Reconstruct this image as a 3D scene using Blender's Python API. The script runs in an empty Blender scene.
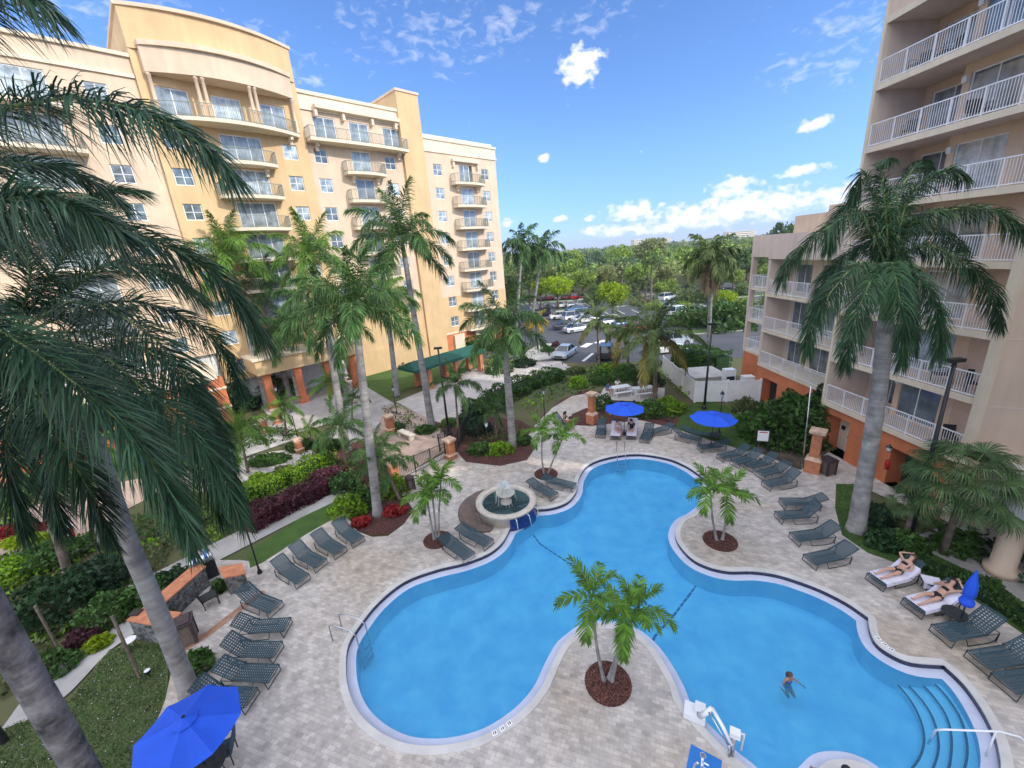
import bpy, bmesh, math, random
import numpy as np
from mathutils import Vector, Matrix, Euler
from mathutils.geometry import tessellate_polygon
random.seed(7); RNG = np.random.default_rng(7)
D = bpy.data; SC = bpy.context.scene; COL = SC.collection
R_ = math.radians; PI = math.pi
# ------------------------------------------------------------------ camera model
F = 410.0; H = 13.0; DH = 130.0
_dv = F*F/DH; _a = math.atan2(100, 1316)
_up = -Vector((_dv*math.sin(_a), -_dv*math.cos(_a), -F)).normalized()
_fw = Vector((0, 0, -1)); _y = (_fw - _up*_fw.dot(_up)).normalized(); _x = _y.cross(_up)
CR = Matrix((_x, _y, _up))            # camera -> world
def ray(u, v): return CR @ Vector(((u-512)/F, -(v-384)/F, -1.0))
def G(u, v, z=0.0):                   # picture point -> point on the level z
    d = ray(u, v); t = (z-H)/d.z
    return Vector((d.x*t, d.y*t, z))
def atY(u, v, Y):
    d = ray(u, v); t = Y/d.y
    return Vector((d.x*t, Y, H + d.z*t))
def gp(pts, z=0.0): return [G(u, v, z) for u, v in pts]
cam_d = D.cameras.new('camera'); cam = D.objects.new('camera', cam_d); COL.objects.link(cam)
cam.matrix_world = Matrix.Translation((0, 0, H)) @ CR.to_4x4()
cam_d.sensor_width = 36; cam_d.lens = F/1024*36; cam_d.clip_start = 0.05; cam_d.clip_end = 8000
SC.camera = cam
# ------------------------------------------------------------------ materials
def nd(nt, t, **kw):
    n = nt.nodes.new(t)
    for k, v in kw.items():
        if k == 'inp':
            for a, b in v.items(): n.inputs[a].default_value = b
        else: setattr(n, k, v)
    return n
MATS = {}
def rgb(c): return (c[0], c[1], c[2], 1.0)
def mat(name, col, rough=0.7, var=0.12, scale=3.0, bump=0.0, bscale=None, metal=0.0, col2=None, spec=0.5, coord='Object', streak=0.0, rings=0.0, detail=4.0, trans=0.0, rnd=0.0, isl=0.0, coat=0.0):
    if name in MATS: return MATS[name]
    m = D.materials.new(name); m.use_nodes = True; nt = m.node_tree; L = nt.links
    b = nt.nodes['Principled BSDF']
    b.inputs['Roughness'].default_value = rough; b.inputs['Metallic'].default_value = metal
    b.inputs['Specular IOR Level'].default_value = spec
    if coat: b.inputs['Coat Weight'].default_value = coat
    tc = nd(nt, 'ShaderNodeTexCoord')
    nz = nd(nt, 'ShaderNodeTexNoise', inp={'Scale': scale, 'Detail': detail, 'Roughness': 0.6})
    L.new(tc.outputs[coord], nz.inputs['Vector'])
    c2 = col2 if col2 else tuple(max(0, x*(1-var*1.6)) for x in col)
    c1 = col if col2 else tuple(min(1, x*(1+var)) for x in col)
    mx = nd(nt, 'ShaderNodeMix', data_type='RGBA'); mx.inputs['A'].default_value = rgb(c1); mx.inputs['B'].default_value = rgb(c2)
    rp = nd(nt, 'ShaderNodeMapRange', inp={'From Min': 0.35, 'From Max': 0.65})
    L.new(nz.outputs['Fac'], rp.inputs['Value']); L.new(rp.outputs[0], mx.inputs['Factor'])
    out = mx.outputs['Result']
    if streak or rings:
        mp_ = nd(nt, 'ShaderNodeMapping'); mp_.inputs['Scale'].default_value = (1.6, 1.6, 0.10) if streak else (0.25, 0.25, 5.5); L.new(tc.outputs[coord], mp_.inputs['Vector'])
        n4 = nd(nt, 'ShaderNodeTexNoise', inp={'Scale': 1.5 if streak else 1.0, 'Detail': 6.0, 'Roughness': 0.65}); L.new(mp_.outputs[0], n4.inputs['Vector'])
        am = streak or rings; m4 = nd(nt, 'ShaderNodeMapRange', inp={'From Min': 0.35, 'From Max': 0.68, 'To Min': 1+am*.3, 'To Max': 1-am}); L.new(n4.outputs['Fac'], m4.inputs['Value'])
        h4 = nd(nt, 'ShaderNodeHueSaturation'); L.new(m4.outputs[0], h4.inputs['Value']); L.new(out, h4.inputs['Color']); out = h4.outputs['Color']
    if rnd or isl:
        ad = None
        if rnd:
            oi = nd(nt, 'ShaderNodeObjectInfo'); mr = nd(nt, 'ShaderNodeMapRange', inp={'To Min': 1-rnd, 'To Max': 1+rnd})
            L.new(oi.outputs['Random'], mr.inputs['Value']); ad = mr.outputs[0]
        if isl:
            ge = nd(nt, 'ShaderNodeNewGeometry'); m2 = nd(nt, 'ShaderNodeMapRange', inp={'To Min': 1-isl, 'To Max': 1+isl})
            L.new(ge.outputs['Random Per Island'], m2.inputs['Value'])
            if ad:
                mm = nd(nt, 'ShaderNodeMath', operation='MULTIPLY'); L.new(ad, mm.inputs[0]); L.new(m2.outputs[0], mm.inputs[1]); ad = mm.outputs[0]
            else: ad = m2.outputs[0]
        hs = nd(nt, 'ShaderNodeHueSaturation'); L.new(ad, hs.inputs['Value']); L.new(out, hs.inputs['Color']); out = hs.outputs['Color']
    L.new(out, b.inputs['Base Color'])
    if bump:
        n2 = nd(nt, 'ShaderNodeTexNoise', inp={'Scale': bscale or scale*6, 'Detail': 5.0}); L.new(tc.outputs[coord], n2.inputs['Vector'])
        bp = nd(nt, 'ShaderNodeBump', inp={'Strength': bump, 'Distance': 0.05}); L.new(n2.outputs['Fac'], bp.inputs['Height']); L.new(bp.outputs[0], b.inputs['Normal'])
    if trans:
        tr = nd(nt, 'ShaderNodeBsdfTranslucent'); L.new(out, tr.inputs['Color'])
        ms = nd(nt, 'ShaderNodeMixShader', inp={0: trans}); o = nt.nodes['Material Output']
        L.new(b.outputs[0], ms.inputs[1]); L.new(tr.outputs[0], ms.inputs[2]); L.new(ms.outputs[0], o.inputs['Surface'])
    MATS[name] = m
    return m
def brickmat(name, c1, c2, mortar, w, h, ms=0.012, rough=0.75, rot=0.0, noise=0.25, nscale=0.35, offset=0.5, bump=0.25, stain=None):
    m = D.materials.new(name); m.use_nodes = True; nt = m.node_tree; L = nt.links
    b = nt.nodes['Principled BSDF']; b.inputs['Roughness'].default_value = rough
    tc = nd(nt, 'ShaderNodeTexCoord'); mp = nd(nt, 'ShaderNodeMapping'); mp.inputs['Rotation'].default_value = (0, 0, rot)
    L.new(tc.outputs['Object'], mp.inputs['Vector'])
    br = nd(nt, 'ShaderNodeTexBrick', offset=offset, inp={'Scale': 1.0, 'Mortar Size': ms, 'Brick Width': w, 'Row Height': h, 'Bias': 0.0, 'Mortar Smooth': 0.1})
    br.inputs['Color1'].default_value = rgb(c1); br.inputs['Color2'].default_value = rgb(c2); br.inputs['Mortar'].default_value = rgb(mortar)
    L.new(mp.outputs[0], br.inputs['Vector'])
    nz = nd(nt, 'ShaderNodeTexNoise', inp={'Scale': nscale, 'Detail': 6.0, 'Roughness': 0.65}); L.new(tc.outputs['Object'], nz.inputs['Vector'])
    mr = nd(nt, 'ShaderNodeMapRange', inp={'From Min': 0.3, 'From Max': 0.7, 'To Min': 1-noise, 'To Max': 1+noise*0.6}); L.new(nz.outputs['Fac'], mr.inputs['Value'])
    hs = nd(nt, 'ShaderNodeHueSaturation'); L.new(mr.outputs[0], hs.inputs['Value']); L.new(br.outputs['Color'], hs.inputs['Color'])
    out = hs.outputs['Color']
    if stain:
        n3 = nd(nt, 'ShaderNodeTexNoise', inp={'Scale': 0.16, 'Detail': 5.0}); L.new(tc.outputs['Object'], n3.inputs['Vector'])
        m3 = nd(nt, 'ShaderNodeMapRange', inp={'From Min': 0.5, 'From Max': 0.68, 'To Max': 0.7}); L.new(n3.outputs['Fac'], m3.inputs['Value'])
        mx = nd(nt, 'ShaderNodeMix', data_type='RGBA', blend_type='MULTIPLY'); mx.inputs['B'].default_value = rgb(stain)
        L.new(m3.outputs[0], mx.inputs['Factor']); L.new(out, mx.inputs['A']); out = mx.outputs['Result']
    L.new(out, b.inputs['Base Color'])
    bp = nd(nt, 'ShaderNodeBump', inp={'Strength': bump, 'Distance': 0.01}); L.new(br.outputs['Fac'], bp.inputs['Height']); bp.invert = True
    L.new(bp.outputs[0], b.inputs['Normal'])
    MATS[name] = m
    return m
def M(n): return MATS[n]
mat('stucco_tan', (0.65, 0.455, 0.245), 0.85, 0.05, 0.5, 0.15, 20, streak=.09)
mat('stucco_peach', (0.68, 0.525, 0.385), 0.85, 0.05, 0.5, 0.15, 20, streak=.09)
mat('stucco_cream', (0.74, 0.63, 0.48), 0.85, 0.05, 0.5, streak=.09)
mat('stucco_taupe', (0.66, 0.50, 0.39), 0.85, 0.05, 0.4, 0.12, 20, streak=.09)
mat('stucco_apricot', (0.71, 0.535, 0.39), 0.85, 0.05, 0.5, 0.1, 20, streak=.09)
mat('stucco_pink', (0.68, 0.55, 0.47), 0.85, 0.06, 0.35, 0.12, 20, streak=.09)
mat('stucco_orange', (0.60, 0.19, 0.08), 0.85, 0.10, 0.7, 0.15, 20, streak=.09)
mat('roof_membrane', (0.5, 0.48, 0.46), 0.9)
mat('white_paint', (0.84, 0.84, 0.84), 0.5, 0.04, 2)
mat('white_metal', (0.80, 0.81, 0.84), 0.35, 0.03, 2)
mat('black_metal', (0.018, 0.02, 0.024), 0.4, 0.1, 4)
mat('green_metal', (0.10, 0.12, 0.10), 0.45, 0.1, 4)
mat('balcony_rail', (0.22, 0.24, 0.20), 0.5, 0.1, 4)
mat('steel', (0.62, 0.65, 0.68), 0.22, 0.05, 6, metal=1.0)
mat('curtain', (0.66, 0.68, 0.68), 0.8, 0.12, 5)
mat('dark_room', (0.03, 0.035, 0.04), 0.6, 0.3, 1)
mat('window_glass', (0.16, 0.22, 0.26), 0.06, 0.4, 0.6, spec=0.9)
mat('window_glass_pale', (0.28, 0.34, 0.39), 0.08, 0.35, 1.3, spec=0.9, rnd=0.7)
mat('navy_tile', (0.012, 0.014, 0.055), 0.2, 0.3, 8, spec=0.7)
mat('coping', (0.60, 0.58, 0.56), 0.7, 0.08, 1.2, 0.1)
mat('pool_ledge', (0.55, 0.60, 0.76), 0.35, 0.05, 2)
mat('mulch', (0.115, 0.042, 0.035), 0.95, 0.6, 14, 0.9, 40)
mat('trunk_near', (0.20, 0.185, 0.195), 0.95, 0.5, 2.2, 0.9, 7, detail=8, rings=.35)
mat('mulch_chip', (0.17, 0.07, 0.055), 0.9, 0.5, 20, isl=0.5)
mat('soil', (0.10, 0.075, 0.055), 0.95, 0.35, 2.0, 0.6, 20)
mat('asphalt', (0.075, 0.078, 0.09), 0.85, 0.15, 0.25, 0.2, 30)
mat('road_paint', (0.75, 0.75, 0.73), 0.7, 0.1, 3)
mat('kerb_concrete', (0.48, 0.46, 0.43), 0.85, 0.12, 1.0)
mat('walk_tan', (0.42, 0.31, 0.26), 0.9, 0.10, 0.8, 0.2, 30)
mat('walk_grey', (0.40, 0.38, 0.37), 0.9, 0.12, 0.8, 0.2, 30)
mat('walk_pale', (0.50, 0.47, 0.45), 0.9, 0.12, 0.6, 0.2, 30)
mat('red_brick_edge', (0.40, 0.22, 0.15), 0.85, 0.2, 4)
brickmat('pavers', (0.63, 0.57, 0.52), (0.44, 0.40, 0.37), (0.42, 0.39, 0.38), 0.235, 0.118, 0.006, rot=0.35, noise=0.3, nscale=2.2, stain=(0.78, 0.66, 0.50))
brickmat('walk_pavers', (0.52, 0.47, 0.44), (0.42, 0.39, 0.38), (0.34, 0.32, 0.30), 0.6, 0.6, 0.02, rot=0.77, noise=0.15, nscale=0.3, offset=0.0)
brickmat('stacked_stone', (0.19, 0.19, 0.19), (0.10, 0.105, 0.11), (0.05, 0.05, 0.05), 0.3, 0.09, 0.01, noise=0.3, nscale=4)
mat('stone_grey', (0.17, 0.17, 0.17), 0.85, 0.5, 6, 0.8, 14)
mat('terracotta', (0.52, 0.20, 0.10), 0.7, 0.15, 3)
mat('terracotta_cap', (0.60, 0.42, 0.30), 0.8, 0.15, 3)
mat('grass', (0.075, 0.15, 0.025), 0.95, 0.3, 1.2, 0.8, 60, col2=(0.05, 0.105, 0.02))
mat('grass_dry', (0.15, 0.17, 0.07), 0.95, 0.3, 3.0, 0.8, 60, col2=(0.07, 0.12, 0.035))
mat('ground_cover', (0.07, 0.10, 0.03), 0.95, 0.3, 0.12, 0.8, 3, col2=(0.12, 0.10, 0.05))
mat('trunk_royal', (0.33, 0.315, 0.305), 0.9, 0.25, 1.6, 0.5, 9, rnd=0.1, rings=.28)
mat('trunk_brown', (0.20, 0.155, 0.12), 0.95, 0.3, 3, 0.8, 14)
mat('trunk_ring', (0.26, 0.24, 0.22), 0.95, 0.3, 3, 0.4, 14)
mat('crownshaft', (0.14, 0.22, 0.06), 0.5, 0.15, 2)
mat('skirt_brown', (0.33, 0.24, 0.15), 0.95, 0.2, 3, isl=0.3)
mat('rachis', (0.18, 0.25, 0.07), 0.6, 0.1, 3)
def leafmat(n, c, tr=0.25, rough=0.55, isl=0.35, rnd=0.2, var=0.25): return mat(n, c, rough, var, 1.0, trans=tr, isl=isl, rnd=rnd, spec=0.35)
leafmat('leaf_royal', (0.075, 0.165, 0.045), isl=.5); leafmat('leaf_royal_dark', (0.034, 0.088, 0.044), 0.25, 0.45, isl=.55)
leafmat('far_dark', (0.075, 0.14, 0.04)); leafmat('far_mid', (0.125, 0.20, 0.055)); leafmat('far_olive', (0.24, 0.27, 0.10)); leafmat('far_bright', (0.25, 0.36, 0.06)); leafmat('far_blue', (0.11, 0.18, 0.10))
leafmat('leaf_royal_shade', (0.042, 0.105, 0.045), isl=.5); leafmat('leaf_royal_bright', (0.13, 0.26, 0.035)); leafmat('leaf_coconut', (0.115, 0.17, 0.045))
leafmat('leaf_small_palm', (0.14, 0.29, 0.035), 0.35); leafmat('leaf_yellow', (0.42, 0.30, 0.03))
leafmat('leaf_fan', (0.085, 0.155, 0.055)); leafmat('leaf_dark', (0.022, 0.062, 0.018)); leafmat('leaf_mid', (0.065, 0.15, 0.028))
leafmat('leaf_bright', (0.20, 0.36, 0.018), 0.3); leafmat('leaf_lime', (0.30, 0.42, 0.012), 0.35); leafmat('leaf_olive', (0.10, 0.13, 0.045))
leafmat('leaf_burgundy', (0.085, 0.022, 0.035), 0.1); leafmat('leaf_red', (0.30, 0.02, 0.02), 0.2); leafmat('leaf_bluegreen', (0.035, 0.085, 0.04))
mat('umbrella_blue', (0.012, 0.10, 0.72), 0.75, 0.06, 1.5); mat('navy_tub', (0.012, 0.02, 0.16), 0.15, 0.4, 5, spec=0.8)
mat('sling', (0.035, 0.075, 0.098), 0.8, 0.12, 6); mat('chair_frame', (0.02, 0.045, 0.055), 0.45, 0.1, 4)
mat('wicker', (0.025, 0.028, 0.032), 0.7, 0.3, 10); mat('towel', (0.72, 0.70, 0.82), 0.95, 0.06, 4)
mat('bin_brown', (0.06, 0.04, 0.045), 0.7, 0.2, 5); mat('bin_panel', (0.17, 0.13, 0.105), 0.85, 0.3, 30)
mat('awning_green', (0.006, 0.085, 0.06), 0.7, 0.08, 1); mat('fountain_stone', (0.58, 0.52, 0.45), 0.75, 0.1, 3, 0.1)
mat('spray', (0.75, 0.85, 0.88), 0.25, 0.1, 12); mat('sign_blue', (0.015, 0.17, 0.55), 0.6, 0.05, 3)
mat('skin', (0.56, 0.33, 0.24), 0.55, 0.06, 3); mat('skin_tan', (0.40, 0.21, 0.14), 0.55, 0.06, 3)
mat('hair_dark', (0.02, 0.014, 0.012), 0.5, 0.2, 20); mat('hair_brown', (0.09, 0.045, 0.025), 0.5, 0.2, 20)
mat('cloth_black', (0.012, 0.012, 0.016), 0.8); mat('cloth_white', (0.75, 0.75, 0.78), 0.85); mat('cloth_blue', (0.04, 0.12, 0.42), 0.85); mat('cloth_red', (0.5, 0.03, 0.03), 0.8)
mat('extinguisher_red', (0.6, 0.02, 0.02), 0.35); mat('rubber', (0.02, 0.02, 0.02), 0.8); mat('car_glass', (0.02, 0.03, 0.04), 0.05, spec=0.9)
mat('headlight', (0.8, 0.82, 0.85), 0.1, spec=0.8); mat('taillight', (0.45, 0.02, 0.02), 0.2, spec=0.8)
for n, c in dict(silver=(0.45, 0.50, 0.56), white=(0.8, 0.8, 0.8), dark=(0.035, 0.04, 0.05), maroon=(0.20, 0.03, 0.03), blue=(0.03, 0.13, 0.34), grey=(0.2, 0.21, 0.22), red=(0.42, 0.02, 0.02)).items():
    mat('paint_'+n, c, 0.25, 0.02, 1, coat=0.6, metal=0.0)
# pool plaster with caustic light patches painted in as mottling, water that tints what lies beneath
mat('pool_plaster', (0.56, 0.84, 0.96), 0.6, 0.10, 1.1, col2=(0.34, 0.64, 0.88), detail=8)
def water_mat(name, tint, bumpS=0.45, sc=1.5, dmix=0.16, dcol=(0.10, 0.50, 0.90)):
    m = D.materials.new(name); m.use_nodes = True; nt = m.node_tree; L = nt.links; nt.nodes.remove(nt.nodes['Principled BSDF'])
    tr = nd(nt, 'ShaderNodeBsdfTransparent'); tr.inputs[0].default_value = rgb(tint)
    gl = nd(nt, 'ShaderNodeBsdfGlossy', inp={'Roughness': 0.03}); fr = nd(nt, 'ShaderNodeFresnel', inp={'IOR': 1.33})
    df = nd(nt, 'ShaderNodeBsdfDiffuse'); df.inputs[0].default_value = rgb(dcol)
    tc = nd(nt, 'ShaderNodeTexCoord'); nz = nd(nt, 'ShaderNodeTexNoise', inp={'Scale': sc, 'Detail': 3.0, 'Distortion': 1.2}); L.new(tc.outputs['Object'], nz.inputs['Vector'])
    n2 = nd(nt, 'ShaderNodeTexNoise', inp={'Scale': sc*5, 'Detail': 2.0, 'Distortion': 0.6}); L.new(tc.outputs['Object'], n2.inputs['Vector'])
    ad = nd(nt, 'ShaderNodeMath', operation='ADD'); L.new(nz.outputs[0], ad.inputs[0])
    mu = nd(nt, 'ShaderNodeMath', operation='MULTIPLY', inp={1: 0.35}); L.new(n2.outputs[0], mu.inputs[0]); L.new(mu.outputs[0], ad.inputs[1])
    bp = nd(nt, 'ShaderNodeBump', inp={'Strength': bumpS, 'Distance': 0.15}); L.new(ad.outputs[0], bp.inputs['Height'])
    for n in (gl, fr): L.new(bp.outputs[0], n.inputs['Normal'])
    m0 = nd(nt, 'ShaderNodeMixShader', inp={0: dmix}); L.new(tr.outputs[0], m0.inputs[1]); L.new(df.outputs[0], m0.inputs[2])
    ms = nd(nt, 'ShaderNodeMixShader'); L.new(fr.outputs[0], ms.inputs[0]); L.new(m0.outputs[0], ms.inputs[1]); L.new(gl.outputs[0], ms.inputs[2])
    L.new(ms.outputs[0], nt.nodes['Material Output'].inputs['Surface']); MATS[name] = m
    return m
water_mat('pool_water', (0.46, 0.84, 1.0), dmix=0.18, dcol=(0.14, 0.52, 0.95)); water_mat('fountain_water', (0.7, 0.85, 0.85), 0.8, 5, 0.5, (0.30, 0.50, 0.56))
# ------------------------------------------------------------------ mesh builder
class MB:
    def __init__(s): s.v = []; s.f = []; s.m = []; s.k = 0
    def add(s, vs, fs, k=None):
        o = len(s.v); s.v += [tuple(p) for p in vs]; kk = s.k if k is None else k
        for f in fs: s.f.append(tuple(i+o for i in f)); s.m.append(kk)
        return s
    def box(s, x0, x1, y0, y1, z0, z1, k=None, T=None):
        vs = [(x, y, z) for z in (z0, z1) for y in (y0, y1) for x in (x0, x1)]
        if T: vs = [T @ Vector(p) for p in vs]
        return s.add(vs, [(0, 2, 3, 1), (4, 5, 7, 6), (0, 1, 5, 4), (1, 3, 7, 5), (3, 2, 6, 7), (2, 0, 4, 6)], k)
    def quad(s, a, b, c, d, k=None): return s.add([a, b, c, d], [(0, 1, 2, 3)], k)
    def prism(s, poly, z0, z1, k=None, cap=True, bottom=True):
        n = len(poly); ar = sum(poly[i][0]*poly[(i+1) % n][1]-poly[(i+1) % n][0]*poly[i][1] for i in range(n))
        if ar < 0: poly = list(reversed(poly))
        vs = [(p[0], p[1], z0) for p in poly] + [(p[0], p[1], z1) for p in poly]
        fs = [(i, (i+1) % n, n+(i+1) % n, n+i) for i in range(n)]
        s.add(vs, fs, k)
        if cap:
            for t in tessellate_polygon([[Vector((p[0], p[1], 0)) for p in poly]]):
                a, b, c = [poly[i] for i in t]
                if (b[0]-a[0])*(c[1]-a[1])-(b[1]-a[1])*(c[0]-a[0]) < 0: b, c = c, b
                s.add([(q[0], q[1], z1) for q in (a, b, c)], [(0, 1, 2)], k)
                if bottom: s.add([(q[0], q[1], z0) for q in (a, c, b)], [(0, 1, 2)], k)
        return s
    def sheet(s, loops, z, k=None):       # polygon with holes
        fl = [Vector((p[0], p[1], 0)) for lp in loops for p in lp]
        for t in tessellate_polygon([[Vector((p[0], p[1], 0)) for p in lp] for lp in loops]):
            a, b, c = [fl[i] for i in t]
            if (b.x-a.x)*(c.y-a.y)-(b.y-a.y)*(c.x-a.x) < 0: b, c = c, b
            s.add([(q.x, q.y, z) for q in (a, b, c)], [(0, 1, 2)], k)
        return s
    def tube(s, pts, r, n=8, k=None, cap=True, closed=False):
        pts = [Vector(p) for p in pts]; N = len(pts); rs = r if isinstance(r, (list, tuple)) else [r]*N
        vs = []; up = None
        for i, p in enumerate(pts):
            a = pts[(i-1) % N] if (closed or i > 0) else p; b = pts[(i+1) % N] if (closed or i < N-1) else p
            t = (b-a).normalized()
            if up is None: up = Vector((0, 0, 1)) if abs(t.z) < 0.9 else Vector((1, 0, 0))
            x = t.cross(up).normalized(); up = x.cross(t).normalized()
            for j in range(n):
                q = 2*PI*j/n; vs.append(p + (x*math.cos(q)+up*math.sin(q))*rs[i])
        fs = []
        for i in range(N if closed else N-1):
            for j in range(n):
                a = i*n+j; b = i*n+(j+1) % n; c = ((i+1) % N)*n+(j+1) % n; d = ((i+1) % N)*n+j; fs.append((a, b, c, d))
        if cap and not closed: fs += [tuple(range(n-1, -1, -1)), tuple((N-1)*n+j for j in range(n))]
        return s.add(vs, fs, k)
    def lathe(s, prof, n=20, c=(0, 0, 0), k=None, a0=0):
        vs = []; P = len(prof)
        for r, z in prof:
            for j in range(n): q = a0+2*PI*j/n; vs.append((c[0]+r*math.cos(q), c[1]+r*math.sin(q), c[2]+z))
        fs = [(i*n+j, i*n+(j+1) % n, (i+1)*n+(j+1) % n, (i+1)*n+j) for i in range(P-1) for j in range(n)]
        if prof[0][0] > 1e-4: fs.append(tuple(range(n-1, -1, -1)))
        if prof[-1][0] > 1e-4: fs.append(tuple((P-1)*n+j for j in range(n)))
        return s.add(vs, fs, k)
    def np(s, V, Fq, k=None):
        o = len(s.v); s.v += V.tolist(); s.f += (Fq+o).tolist(); s.m += [s.k if k is None else k]*len(Fq)
        return s
    def mesh(s, name, mats, smooth=False):
        me = D.meshes.new(name); me.from_pydata(s.v, [], s.f)
        for m in (mats if isinstance(mats, (list, tuple)) else [mats]): me.materials.append(M(m) if isinstance(m, str) else m)
        me.polygons.foreach_set('material_index', s.m)
        if smooth: me.polygons.foreach_set('use_smooth', [True]*len(me.polygons))
        me.update()
        return me
    def build(s, name, mats, parent=None, smooth=False):
        return ob(name, s.mesh(name, mats, smooth), parent)
def ob(name, me, parent=None, loc=None, rz=None):
    o = D.objects.new(name, me); COL.objects.link(o)
    if parent: o.parent = parent
    if loc is not None: o.location = loc
    if rz is not None: o.rotation_euler = (0, 0, rz)
    return o
def tag(o, label, cat, group=None):
    o['label'] = label; o['category'] = cat
    if group: o['group'] = group
    return o
def thing(name, label, cat, loc=(0, 0, 0), rz=0.0, group=None, scale=None):
    o = D.objects.new(name, None); COL.objects.link(o); o.location = loc; o.rotation_euler = (0, 0, rz); o.empty_display_size = 0.2
    if scale: o.scale = (scale,)*3
    return tag(o, label, cat, group)
def struct(o): o['kind'] = 'structure'; return o
KIDS = {}
def dup(root, loc, rz, label, group=None, scale=None):
    kids = {}
    for o in COL.objects:
        if o.parent: kids.setdefault(o.parent.name, []).append(o)
    def cp(o, par):
        c = o.copy(); COL.objects.link(c)
        if par: c.parent = par
        for ch in kids.get(o.name, []): cp(ch, c)
        return c
    r = cp(root, None); r.location = loc; r.rotation_euler = (0, 0, rz); r['label'] = label
    if group: r['group'] = group
    if scale: r.scale = (scale,)*3
    return r
def catmull(pts, n=6, closed=True, corners=()):
    P = [Vector(p) for p in pts]; N = len(P); out = []
    for i in range(N if closed else N-1):
        p1, p2 = P[i], P[(i+1) % N]
        p0 = p1 if ((not closed and i == 0) or i in corners) else P[(i-1) % N]
        p3 = p2 if ((not closed and i == N-2) or ((i+1) % N) in corners) else P[(i+2) % N]
        for j in range(n):
            t = j/n
            out.append(0.5*((2*p1)+(p2-p0)*t+(2*p0-5*p1+4*p2-p3)*t*t+(3*p1-3*p2+p3-p0)*t**3))
    if not closed: out.append(P[-1])
    return out
def offset_loop(P, d):                 # + = inwards for a counter-clockwise loop
    n = len(P); o = []
    for i in range(n):
        t = (P[(i+1) % n]-P[i-1]); t.z = 0; t.normalize(); o.append(P[i]+Vector((-t.y, t.x, 0))*d)
    return o
def ccw(P):
    n = len(P); a = sum(P[i].x*P[(i+1) % n].y-P[(i+1) % n].x*P[i].y for i in range(n))
    return list(reversed(P)) if a < 0 else P
# ------------------------------------------------------------------ light and sky
SUN_EL = R_(33); sd = Vector((0.88, -0.475, 0)).normalized()
sun_vec = Vector((sd.x*math.cos(SUN_EL), sd.y*math.cos(SUN_EL), math.sin(SUN_EL)))
sl = D.lights.new('sun', 'SUN'); sl.energy = 2.1; sl.angle = R_(0.5); sl.color = (1.0, 0.93, 0.82)
so = D.objects.new('sun', sl); COL.objects.link(so); so.rotation_euler = (-sun_vec).to_track_quat('-Z', 'Y').to_euler()
W = D.worlds.new('World'); SC.world = W; W.use_nodes = True; nt = W.node_tree; L = nt.links
bg = nt.nodes['Background']; bg.inputs[1].default_value = 0.12
sky = nd(nt, 'ShaderNodeTexSky', sky_type='NISHITA', sun_disc=False); sky.sun_elevation = SUN_EL; sky.sun_rotation = math.atan2(sd.x, sd.y)
sky.air_density = 1.0; sky.dust_density = 0.3; sky.ozone_density = 2.0
tc = nd(nt, 'ShaderNodeTexCoord'); DIR = tc.outputs['Generated']
def vnoise(scale, detail, stretch=(1, 1, 1), dist=0.0, off=(0, 0, 0)):
    mp = nd(nt, 'ShaderNodeMapping'); mp.inputs['Scale'].default_value = stretch; mp.inputs['Location'].default_value = off; L.new(DIR, mp.inputs['Vector'])
    n = nd(nt, 'ShaderNodeTexNoise', inp={'Scale': scale, 'Detail': detail, 'Roughness': 0.55, 'Distortion': dist}); L.new(mp.outputs[0], n.inputs['Vector'])
    return n.outputs['Fac']
def mth(op, a, b=None, c=None, clamp=False):
    n = nd(nt, 'ShaderNodeMath', operation=op); n.use_clamp = clamp
    for i, x in enumerate((a, b, c)):
        if x is None: continue
        if isinstance(x, (int, float)): n.inputs[i].default_value = x
        else: L.new(x, n.inputs[i])
    return n.outputs[0]
def blob(u, v, rx, rz):                # soft mask round the direction of a picture point
    d = ray(u, v).normalized(); rt = Vector((d.y, -d.x, 0)).normalized(); upv = rt.cross(d)
    def dot(vec):
        n = nd(nt, 'ShaderNodeVectorMath', operation='DOT_PRODUCT'); L.new(DIR, n.inputs[0]); n.inputs[1].default_value = vec; return n.outputs['Value']
    a = mth('MULTIPLY', dot(rt), 1/rx); b = mth('MULTIPLY', dot(upv), 1/rz)
    r2 = mth('ADD', mth('MULTIPLY', a, a), mth('MULTIPLY', b, b)); front = mth('GREATER_THAN', dot(d), 0.0)
    return mth('MULTIPLY', mth('SUBTRACT', 1.0, r2, clamp=True), front)
fine = vnoise(42, 9, (1, 1, 1.5), 0.15); wisp = vnoise(34, 10, (1, 1, 2.0), 0.5, (3, 1, 0))
puffs = None
for u, v, rx, rz in ((580, 66, 0.058, 0.044), (812, 125, 0.036, 0.020), (802, 171, 0.06, 0.014), (544, 158, 0.020, 0.014), (508, 222, 0.03, 0.014), (560, 219, 0.024, 0.011), (590, 218, 0.02, 0.012), (735, 190, 0.05, 0.025), (760, 203, 0.17, 0.045), (700, 216, 0.17, 0.04), (632, 212, 0.09, 0.03), (640, 228, 0.2, 0.022), (830, 197, 0.12, 0.035), (730, 188, .06, .03)):
    b = blob(u, v, rx, rz); puffs = b if puffs is None else mth('MAXIMUM', puffs, b)
den = mth('MULTIPLY', mth('ADD', mth('MULTIPLY', puffs, 0.44), mth('SUBTRACT', fine, 0.705)), 5.0, clamp=True)
ws = None
for u, v, rx, rz in ((425, 28, 0.22, 0.10), (505, 15, 0.12, 0.06), (590, 10, 0.15, 0.05), (835, 60, 0.16, 0.06), (850, 20, 0.1, 0.04), (25, 45, 0.3, 0.1), (290, 75, 0.1, 0.06), (100, 8, .4, .05)):
    b = blob(u, v, rx, rz); ws = b if ws is None else mth('MAXIMUM', ws, b)
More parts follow.
